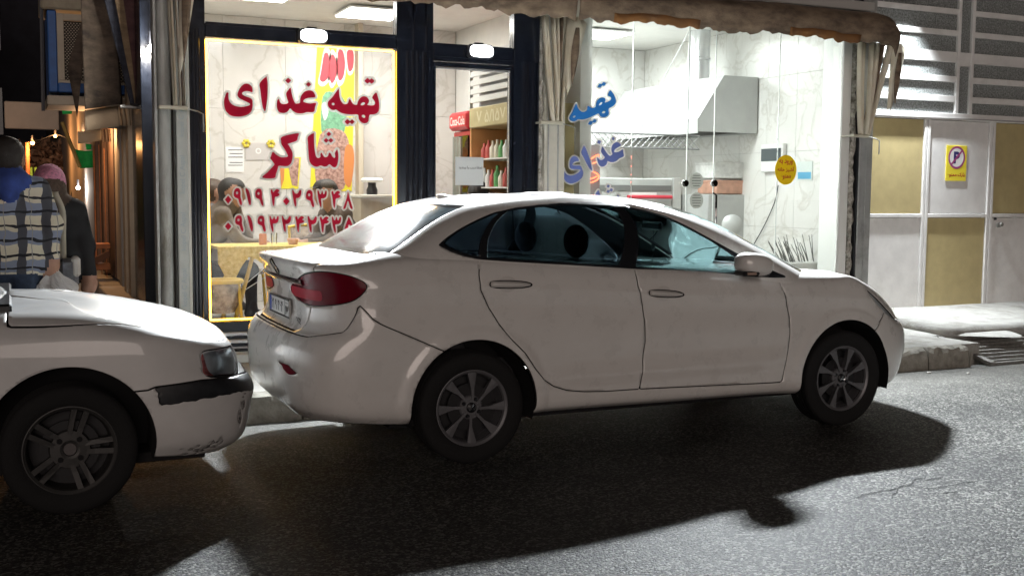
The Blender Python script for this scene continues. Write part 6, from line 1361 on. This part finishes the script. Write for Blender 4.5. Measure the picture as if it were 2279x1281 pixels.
box('plinth', .93, X2+.058, 11.3, 13.7, .121, .40, stone, row, .01); box('plinth', 1.0, X2+.058, 13.72, 26, .121, .36, concrete, row, .01)
box('plinth', 1.0, X2+.058, YF+.3, 11.28, .121, .40, concrete, row, .01)
# canvas awnings of the side shops: big hanging sheet, folded cloths and cream valances
bc = canvas_mat('side_canvas', (.060, .045, .038), (.15, .115, .085)); mar = canvas_mat('maroon_canvas', (.07, .03, .035), (.12, .06, .06)); bl_ = canvas_mat('blue_black_canvas', (.02, .025, .04), (.05, .055, .08)); tan_ = canvas_mat('tan_canvas', (.22, .15, .09), (.32, .24, .15))
aw = thing('side_awning', (1.0, 11.5, 2.3), 'big brown canvas awning sheet hanging over the side shops', 'awning', 'canvas awnings of the side street')
def cloth_px(name, pts_top, pts_bot, Y, mat, parent, n=10, amp=.03, k=12, ph=0.):
    """hanging cloth between an upper and a lower line of pixels at depth Y"""
    A, B_ = catmull(np.array([ony(x, y, Y) for x, y in pts_top]), 6), catmull(np.array([ony(x, y, Y) for x, y in pts_bot]), 6); g = []
    for r in range(n+1):
        q = r/n; rw = A*(1-q)+B_*q; g.append([p+v3(0, amp*math.sin(k*p[0]*2+ph)*(.3+.7*q), 0) for p in rw])
    m = MB(); m.sheet(g); return m.build(name, mat, parent, smooth=180, solid=.006)
cloth_px('canvas', [(178, -40), (215, -40), (250, -40)], [(188, 244), (225, 238), (272, 232)], 11.8, bc, aw, amp=.05)
cloth_px('canvas_edge', [(205, -30), (195, 60), (185, 130)], [(150, 150), (160, 200), (172, 262)], 12.1, bc, aw, 6, .02)
cloth_px('canvas', [(222, -40), (235, -40), (262, -40)], [(290, 232), (297, 231), (303, 230)], 11.5, bl_, aw, amp=.02, k=30)
cloth_px('canvas', [(248, -40), (262, -40), (280, -40)], [(300, 231), (305, 229), (309, 228)], 11.4, tan_, aw, amp=.02, k=30)
cloth_px('canvas', [(270, -40), (290, -40), (306, -40)], [(306, 230), (311, 228), (316, 226)], 11.3, mar, aw, amp=.02, k=30)
cr2 = M('cream_lining', (.58, .46, .32), rough=.9, var=.08)
v1 = cloth_px('valance', [(188, 246), (230, 240), (262, 236)], [(190, 291), (232, 286), (266, 281)], 12.0, cr2, aw, 3, .01)
for i in range(6): x = 262+i*4.6; cloth_px('valance_fold', [(x, 238-i*.4), (x+2.4, 237-i*.4)], [(x+5, 280), (x+7.4, 279)], 11.95-.02*(i % 2), cr2 if i % 2 == 0 else tan_, aw, 2, .0)
aw2 = thing('side_awning', (.9, 14.5, 2.2), 'cream valance of the second awning, just under the brown one', 'awning', 'canvas awnings of the side street')
cloth_px('valance', [(173, 293), (200, 291), (226, 288)], [(174, 320), (200, 317), (226, 312)], 14.5, cream, aw2, 3, .01)
for i in range(5): x = 227+i*4; cloth_px('valance_fold', [(x, 288), (x+2.2, 288)], [(x+2, 316), (x+4.2, 316)], 14.45, cream if i % 2 == 0 else bc, aw2, 2, .0)
for (a, b, Y) in (((268, 237), (322, 240), 11.3), ((240, 282), (300, 285), 12.6)):
    m = MB(); m.tube([ony(*a, Y), ony(*b, Y)], .018, 8); m.build('arm', greymetal, aw, smooth=60)
for x in (.95,): m = MB(); m.tube([ony(292, 232, 11.3), ony(338, 241, 11.0)], .014, 8); m.build('arm', M('dark_arm', (.04, .04, .045), .5), aw, smooth=60)
# evaporative air cooler on the wall above
AY = 12.6; ac = thing('air_cooler', (.7, AY, 2.5), 'blue framed air cooler with a mesh pad high on the side street wall', 'air cooler')
def acp(px, py): q = ony(px, py, AY); return q[0], q[2]
x0, zt_ = acp(104, 22); x1, zb_ = acp(180, 207); x1 = X2+.05; bluem = M('cooler_blue', (.03, .12, .38), .5, var=.15, vscale=10); beige = M('cooler_beige', (.50, .44, .35), .6, var=.1)
box('side', x0, x0+.09, AY, AY+.75, zb_, zt_, bluem, ac, .01); box('base', x0+.091, x1, AY, AY+.75, zb_, zb_+.10, bluem, ac, .01); box('top', x0-.06, x1, AY-.03, AY+.80, zt_+.005, zt_+.28, M('cooler_top', (.36, .32, .24), .7, var=.2), ac, .02)
fx0, fz1 = acp(116, 28); fz0 = acp(116, 190)[1]; box('pad_frame', x0+.092, x1, AY+.01, AY+.04, fz0, fz0+.06, beige, ac, .004); box('pad_frame', x0+.092, x0+.16, AY+.01, AY+.04, fz0+.061, fz1, beige, ac, .004); box('pad_frame', x0+.161, x1, AY+.01, AY+.04, fz1-.07, fz1, beige, ac, .004)
box('pad', x0+.16, x1, AY+.06, AY+.09, fz0+.06, fz1-.07, M('pad_dark', (.05, .045, .04), .9), ac, 0)
m = MB(); s_ = .030; zz = fz0+.06
while zz < fz1-.08:
    xx = x0+.165+(s_/2 if int(round((zz-fz0-.06)/(s_*.62))) % 2 else 0)
    while xx < x1-.02: m.box(xx, xx+s_*.45, AY+.040, AY+.048, zz, zz+s_*.30); xx += s_
    zz += s_*.62
o = m.build('mesh', beige, ac); o['kind'] = 'stuff'
m = MB(); m.tube([(x0-.05, AY+.05, zt_+.1), (x0-.06, AY+.05, zb_-.2)], .02, 6); m.build('pipe', M('pipe_dark', (.10, .10, .11), .6), ac)
box('tray', x0-.02, x1, AY-.05, AY+.80, zb_-.14, zb_-.04, beige, ac, .01)
# blank sign board, green tarpaulin, timber stairs and posts, far stalls
SY = 18.; a, b = ony(9, 225, SY), ony(132, 289, SY); sb_ = thing('sign_board', ((a[0]+b[0])/2, SY, b[2]), 'blank cream sign board hanging over the side street', 'sign board'); box('board', a[0], b[0], SY, SY+.06, b[2], a[2], M('board_cream', (.46, .40, .33), .6, var=.1, vscale=3), sb_, .01)
m = MB(); m.tube([(b[0], SY+.03, a[2]-.05), (X2+.1, SY+.03, a[2]-.05)], .02, 8); m.build('bracket', greymetal, sb_)
GY = 20.; greenm = M('green_tarp', (.03, .70, .15), .7, var=.25, vscale=6)  # green raised in the colour to stand for the neon glow
gt = thing('green_tarpaulin', (1.0, GY, 2.2), 'bright green tarpaulin stretched over a stall in the side street', 'tarpaulin')
cloth_px('sheet', [(166, 332), (190, 336), (212, 334)], [(178, 374), (196, 374), (212, 372)], GY, greenm, gt, 5, .04); cloth_px('sheet', [(190, 320), (210, 322)], [(192, 334), (210, 332)], GY+.3, greenm, gt, 3, .02); cloth_px('sheet', [(138, 236), (160, 236)], [(139, 254), (160, 254)], GY, greenm, gt, 3, .01)
m = MB(); m.tube([ony(138, 272, GY-.3), ony(178, 372, GY-.3)], .03, 8); m.build('pole', wood, gt, smooth=60)
timber = M('orange_timber', (.36, .14, .055), .7, var=.25, vscale=10)
ts = thing('timber_stall', (1.0, 17, .1), 'orange lit timber posts and steps of a stall by the side shops', 'stall')
for (px_, w, Y, t_, b__) in ((207, 8, 17., 325, 520), (220, 6, 16.2, 322, 540), (232, 5, 15.6, 330, 560)):
    a, b = ony(px_, t_, Y), ony(px_+w, b__, Y); box('post', a[0], b[0], Y, Y+.08, .05, a[2], timber, ts, .004)
for (x0_, y0_, x1_, y1_) in ((178, 543, 246, 553), (166, 562, 214, 572), (166, 588, 246, 600)):
    a, b = ony(x0_, y0_, 15.), ony(x1_, y1_, 15.); box('step', a[0], b[0], 15., 15.35, b[2], a[2], timber, ts, .004)
m = MB(); A, B_ = ony(172, 594, 14.9), ony(244, 556, 14.9); m.prism([A, B_, B_+v3(0, 0, -.09), A+v3(0, 0, -.09)], (0, .06, 0)); m.build('stringer', M('dark_timber', (.13, .06, .035), .8), ts)
far = M('far_wall', (.045, .045, .06), .95, var=.25, vscale=1.5)
fb_ = thing('far_building', (-4, 44, 0), 'dark unlit building at the end of the side street', 'building')
box('wall', -14, 3.2, 44, 46, 0, 14, far, fb_, 0)
for i in range(4):
    for j in range(3): box('window', -9+i*2.6, -7.9+i*2.6, 43.9, 43.99, 3.5+j*3., 5.2+j*3., M('dark_pane', (.02, .02, .03), .2), fb_, .02)
fb2 = thing('far_building', (-6, 24, 0), 'dark block of flats beyond the walkers on the left', 'building'); box('wall', -14, -1.6, 26, 30, 0, 12, far, fb2, 0)
for j in range(3): box('window', -3.6, -2.5, 25.9, 25.99, 2.5+j*3., 4.2+j*3., M('dark_pane'), fb2, .02)
fn = thing('green_fence', (.3, 30, 0), 'lit yellow green panel fence behind the woman', 'fence')
for i in range(7): a = ony(66+i*10, 372, 28.); b = ony(75.4+i*10, 470, 28.); box('panel', a[0], b[0], 28., 28.1, b[2]-1., a[2], M('fence_green', (.20, .44, .06), .6, var=.15), fn, .01)
# dry shrubs lit by the orange lamps
def foliage(name, boxes, n, mat, label, Y):
    m = MB()
    for (x0_, y0_, x1_, y1_) in boxes:
        for _ in range(n):
            p = ony(x0_+(x1_-x0_)*rng.random(), y0_+(y1_-y0_)*rng.random(), Y+3*rng.random()); r = .05+.08*rng.random(); d = rng.normal(0, 1, (3, 3))*r; m.add([p+d[0], p+d[1], p+d[2]], [(0, 1, 2)])
    t = thing(name, (ony(100, 400, Y)[0], Y, 0), label, 'tree'); o = m.build('crown', mat, t); o['kind'] = 'stuff'
    c = ony(100, 400, Y+1); m = MB(); m.tube([(c[0], Y+1, 0), (c[0]+.1, Y+1, c[2]), (c[0]+.5, Y+1.4, c[2]+1.2)], [.14, .10, .04], 8); m.build('trunk', brownw, t, smooth=60)
foliage('bare_tree', [(55, 322, 95, 372), (90, 318, 150, 375), (125, 345, 150, 400)], 420, M('dry_leaf', (.30, .17, .10), .9, var=.4, vscale=4), 'dry leafed tree lit orange at the end of the side street', 31.)
bulbm = emit_mat('warm_bulb', (1., .40, .10), 30.); bulbw = emit_mat('white_bulb', (1., .96, .9), 60.)
for (px_, py_, Y, mt_, r, e, cl, lb) in ((72, 318, 27., bulbm, .045, 140, (1, .45, .15), 'orange street bulb above the plaid man'), (123, 303, 24., bulbm, .03, 60, (1, .45, .15), 'orange bulb hanging on a wire over the side street'), (174, 418, 22., bulbw, .035, 50, (1, .9, .8), 'white bulb glowing beside the distant man'), (185, 300, 15.2, bulbm, .03, 60, (1, .5, .2), 'hidden orange bulb under the cream valance'), (337, 108, 10.7, bulbw, .035, 75, (1, .95, .86), 'white bulb on the navy frame of the side shops')):
    p = ony(px_, py_, Y); t = thing('street_bulb', p, lb, 'bulb', 'bulbs of the side street'); m = MB(); m.ball(p, r, 8); m.build('bulb', mt_, t, smooth=180); m = MB(); m.tube([p+v3(0, 0, r), p+v3(0, 0, r+.12)], .02, 6); m.build('socket', blackp, t)
    ld = bpy.data.lights.new('bulb', 'POINT'); ld.energy = e; ld.color = cl; ld.shadow_soft_size = r; lo = bpy.data.objects.new('bulb_light', ld); col.objects.link(lo); lo.parent = t; lo.location = (0, -r-.05, 0)
m = MB(); m.tube(catmull([ony(40, 318, 24.), ony(85, 312, 24.), ony(123, 300, 24.), ony(150, 308, 24.)], 5), .008, 5); tag(m.build('lamp_wire', blackp), 'thin wire carrying the orange bulb across the side street', 'wire')
m = MB(); m.tube([ony(61, 316, 27.2), ony(62, 480, 27.2)], .05, 8); tag(m.build('lamp_post', timber, smooth=60), 'orange lit post under the street bulb', 'post')
# ------------------------------------------------------------------ walkers seen from behind
def walker(label, x, y, h, mats, jacket_len=.80, wide=1., hood=None, scarf=False, armR=None, stride=.16, facing=(0, 1, 0), gz=.02, sway=0.):
    t = thing('person', (x, y, gz), label, 'person', 'walkers in the side street')
    s = h/1.76; f = v3(*facing); f /= np.linalg.norm(f); sd_ = v3(f[1], -f[0], 0); up = v3(0, 0, 1); O = v3(x, y, gz)
    H = O+up*.93*s; W_ = O+up*1.10*s; Ch = O+up*1.28*s+f*.02; Sh = O+up*1.43*s; hd = O+up*1.63*s+f*.03
    L = [(H-sd_*.085*wide, H+sd_*.085*wide, .115, .115, 1), (W_-sd_*.10*wide, W_+sd_*.10*wide, .12*wide, .12*wide, 0), (H+up*.02-sd_*.10*wide, H+up*.02+sd_*.10*wide, .122*wide, .122*wide, 0), (Ch-sd_*.12*wide, Ch+sd_*.12*wide, .125*wide, .125*wide, 0), (Sh-sd_*.15*wide, Sh+sd_*.15*wide, .078, .078, 0), (Sh+up*.02, hd-up*.09, .058, .052, 2)]
    for sg, st in ((-1, stride), (1, -stride)):
        hp = H+sd_*sg*.09; kn = hp-up*.44*s+f*(st*.6); an = O+up*.09+sd_*sg*.09+f*(st*1.1-(.06 if st < 0 else 0)); L += [(hp, kn, .092, .068, 1), (kn, an, .064, .045, 1), (an-up*.035-f*.05, an-up*.045+f*.14, .043, .036, 3)]
        so = Sh+sd_*sg*.19*wide; el = so-up*.29*s+sd_*sg*.06-f*(st*.35); ha = el-up*.26*s+sd_*sg*.02+f*(.05-st*.5)
        if armR is not None and sg == 1: ha = armR; el = (so+ha)/2+sd_*.05-f*.04; 
        d_ = (ha-el)/np.linalg.norm(ha-el); L += [(so, el, .070*wide, .058, 0), (el, ha-d_*.05, .056, .042, 0), (ha-d_*.05, ha+d_*.03, .030, .038, 2)]
        cr = np.cross(d_, sd_); cr = cr/np.linalg.norm(cr)
        for q in range(4): b0 = ha+d_*.05+cr*(q-1.5)*.02; L += [(b0, b0+d_*(.035+.006*(q in (1, 2)))-sd_*sg*.012, .0105, .0095, 2), (b0+d_*.035-sd_*sg*.012, b0+d_*.045-sd_*sg*.04, .0095, .008, 2)]
        L.append((ha+d_*.0+cr*.03*-1, ha+d_*.045-cr*.045-sd_*sg*.01, .012, .010, 2))
    if scarf: L += [(hd+up*.055+f*.02, hd+up*.05-f*.005, .110, .108, 5), (hd-up*.0-f*.035, hd-up*.08-f*.04, .095, .10, 6), (hd-up*.03-f*.01, Sh+up*.0-f*.02, .105, .10, 6), (Sh-sd_*.10+up*.035, Sh+sd_*.10+up*.035, .07, .07, 6)]
    else: L += head_caps(hd, up, f, 2, 4, 1.05)
    if hood: L += [(Sh+up*.05-f*.06-sd_*.075, Sh+up*.05-f*.06+sd_*.075, .06, .06, 5), (Sh+up*.085-f*.045-sd_*.05, Sh+up*.085-f*.045+sd_*.05, .05, .05, 5), (Sh-up*.04-f*.11, Sh+up*.05-f*.09, .05, .07, 5)]
    if scarf: L += [(hd+f*.05-up*.02, hd+f*.06-up*.06, .07, .05, 2)]
    soft('body', L, mats, t, .014, .020); return t
def plaid_mat():
    m = bpy.data.materials.new('plaid_wool'); m.use_nodes = True; n = m.node_tree.nodes; l = m.node_tree.links; b = n['Principled BSDF']; b.inputs['Roughness'].default_value = .95
    g = n.new('ShaderNodeNewGeometry'); wn_ = n.new('ShaderNodeTexNoise'); wn_.inputs['Scale'].default_value = 7; l.new(g.outputs['Position'], wn_.inputs['Vector']); va = n.new('ShaderNodeVectorMath'); va.operation = 'MULTIPLY_ADD'; va.inputs[1].default_value = (.07, .07, .07); l.new(wn_.outputs['Color'], va.inputs[0]); l.new(g.outputs['Position'], va.inputs[2])
    sp = n.new('ShaderNodeSeparateXYZ'); l.new(va.outputs[0], sp.inputs[0])
    def bandn(sock, period, width, phase):
        a = n.new('ShaderNodeMath'); a.operation = 'MULTIPLY_ADD'; a.inputs[1].default_value = 1/period; a.inputs[2].default_value = phase; l.new(sock, a.inputs[0])
        f = n.new('ShaderNodeMath'); f.operation = 'FRACT'; l.new(a.outputs[0], f.inputs[0]); c = n.new('ShaderNodeMath'); c.operation = 'LESS_THAN'; c.inputs[1].default_value = width; l.new(f.outputs[0], c.inputs[0]); return c.outputs[0]
    def mixn(a, fac, c):
        x = n.new('ShaderNodeMix'); x.data_type = 'RGBA'; l.new(fac, x.inputs[0]); (l.new(a, x.inputs[6]) if not isinstance(a, tuple) else setattr(x.inputs[6], 'default_value', (*a, 1))); x.inputs[7].default_value = (*c, 1); return x.outputs[2]
    c = mixn((.66, .62, .49), bandn(sp.outputs[2], .20, .46, .12), (.24, .28, .38)); c = mixn(c, bandn(sp.outputs[0], .17, .36, .55), (.075, .08, .095)); c = mixn(c, bandn(sp.outputs[2], .10, .17, .05), (.02, .022, .028)); c = mixn(c, bandn(sp.outputs[0], .17, .035, .0), (.30, .30, .28))
    t = n.new('ShaderNodeTexNoise'); t.inputs['Scale'].default_value = 160; l.new(g.outputs['Position'], t.inputs['Vector']); bp = n.new('ShaderNodeBump'); bp.inputs['Strength'].default_value = .7; bp.inputs['Distance'].default_value = .006; l.new(t.outputs['Fac'], bp.inputs['Height']); l.new(bp.outputs[0], b.inputs['Normal'])
    l.new(c, b.inputs['Base Color']); return m
plaid = plaid_mat(); denim = M('denim', (.035, .055, .10), .85, var=.3, vscale=30); blueh = M('blue_hood', (.03, .06, .24), .9, var=.25, vscale=14); blackj = M('black_jacket', (.014, .014, .016), .8, var=.3, vscale=14); pink = M('pink_scarf', (.74, .32, .46), .85, var=.35, vscale=45); brownsc = M('brown_scarf', (.10, .068, .05), .9, var=.35, vscale=60)
MY = 8.55; mp = ony(22, 500, MY); bag_top = ony(117, 590, MY-.02)
walker('man in a plaid jacket with a blue hood walking away with a plastic bag', mp[0], MY, 1.86, [plaid, denim, skin, shoe, hair, blueh], hood=True, wide=1.04, armR=np.array(bag_top)+v3(0, 0, .04))
WY = 9.15; wp_ = ony(113, 500, WY)
wm = walker('woman in a pink and brown headscarf and black jacket walking away', wp_[0], WY, 1.66, [blackj, tr, skin, shoe, hair, pink, brownsc], scarf=True, wide=1.0, stride=-.14)
# shoulder bag
sbg = thing('shoulder_bag', (wp_[0]+.2, WY-.1, .7), 'grey shoulder bag with a pale strap on the woman in black', 'bag')
a, b, c_ = ony(124, 432, WY-.16), ony(139, 470, WY-.20), ony(141, 585, WY-.20); strapm = M('pale_strap', (.62, .58, .48), .8)
pts = catmull([a+v3(0, .06, .02), a, b, (b+c_)/2, c_], 5); m = MB(); m.sheet([[p+v3(-.022, 0, 0) for p in pts], [p+v3(.022, -.004, 0) for p in pts]]); m.build('strap', strapm, sbg, smooth=180, solid=.004)
d = ony(151, 602, WY-.14); m = MB(); m.box(d[0]-.07, d[0]+.07, WY-.28, WY-.10, d[2]-.12, d[2]+.10, .03); m.build('pouch', M('bag_grey', (.16, .17, .19), .8, var=.4, vscale=20), sbg); m = MB(); m.box(d[0]+.02, d[0]+.085, WY-.29, WY-.12, d[2]-.04, d[2]+.115, .02); m.build('flap', M('bag_white', (.55, .55, .53), .7), sbg)
# crumpled white carrier bag in the man's hand
pbg = thing('plastic_bag', tuple(bag_top), 'crumpled white plastic bag hanging from the plaid man\'s hand', 'bag')
m = MB(); g = []; n = 28
for r in range(13):
    q = r/12; R_ = [.018, .022, .03, .05, .075, .095, .11, .12, .125, .122, .11, .08, .02][r]; z = bag_top[2]+.0-.30*q; rw = []
    for j in range(n+1):
        t_ = 2*math.pi*(j % n)/n; rr = R_*(1+.22*math.sin(5*t_+q*4)*min(1, q*2+.3)+.14*math.sin(11*t_-q*9)); rw.append((bag_top[0]+rr*math.cos(t_)*1.05+.02*q, bag_top[1]-.02+rr*math.sin(t_)*.7, z+.012*math.sin(7*t_+3*q)))
    g.append(rw)
m.sheet(g); m.build('bag_film', M('bag_film', (.72, .72, .72), .4, var=.05, trans=.15), pbg)
m = MB(); m.tube([v3(*bag_top)+v3(-.02, -.02, 0), v3(*bag_top)+v3(-.01, -.02, .05), v3(*bag_top)+v3(.02, -.02, .05), v3(*bag_top)+v3(.02, -.02, 0)], .008, 6); m.build('handle', M('bag_film'), pbg)
FY2 = 27.; q = ony(192, 548, FY2); walker('dark clothed man standing far down the side street', q[0], FY2, 1.75, [blackj, tr, skin, shoe, hair], gz=max(.02, q[2]-.02), facing=(-.4, -1, 0))
st2 = struct(box('far_platform', q[0]-1.2, q[0]+2., FY2-1, FY2+2, .0, max(.02, q[2]-.02), concrete, None, .01))
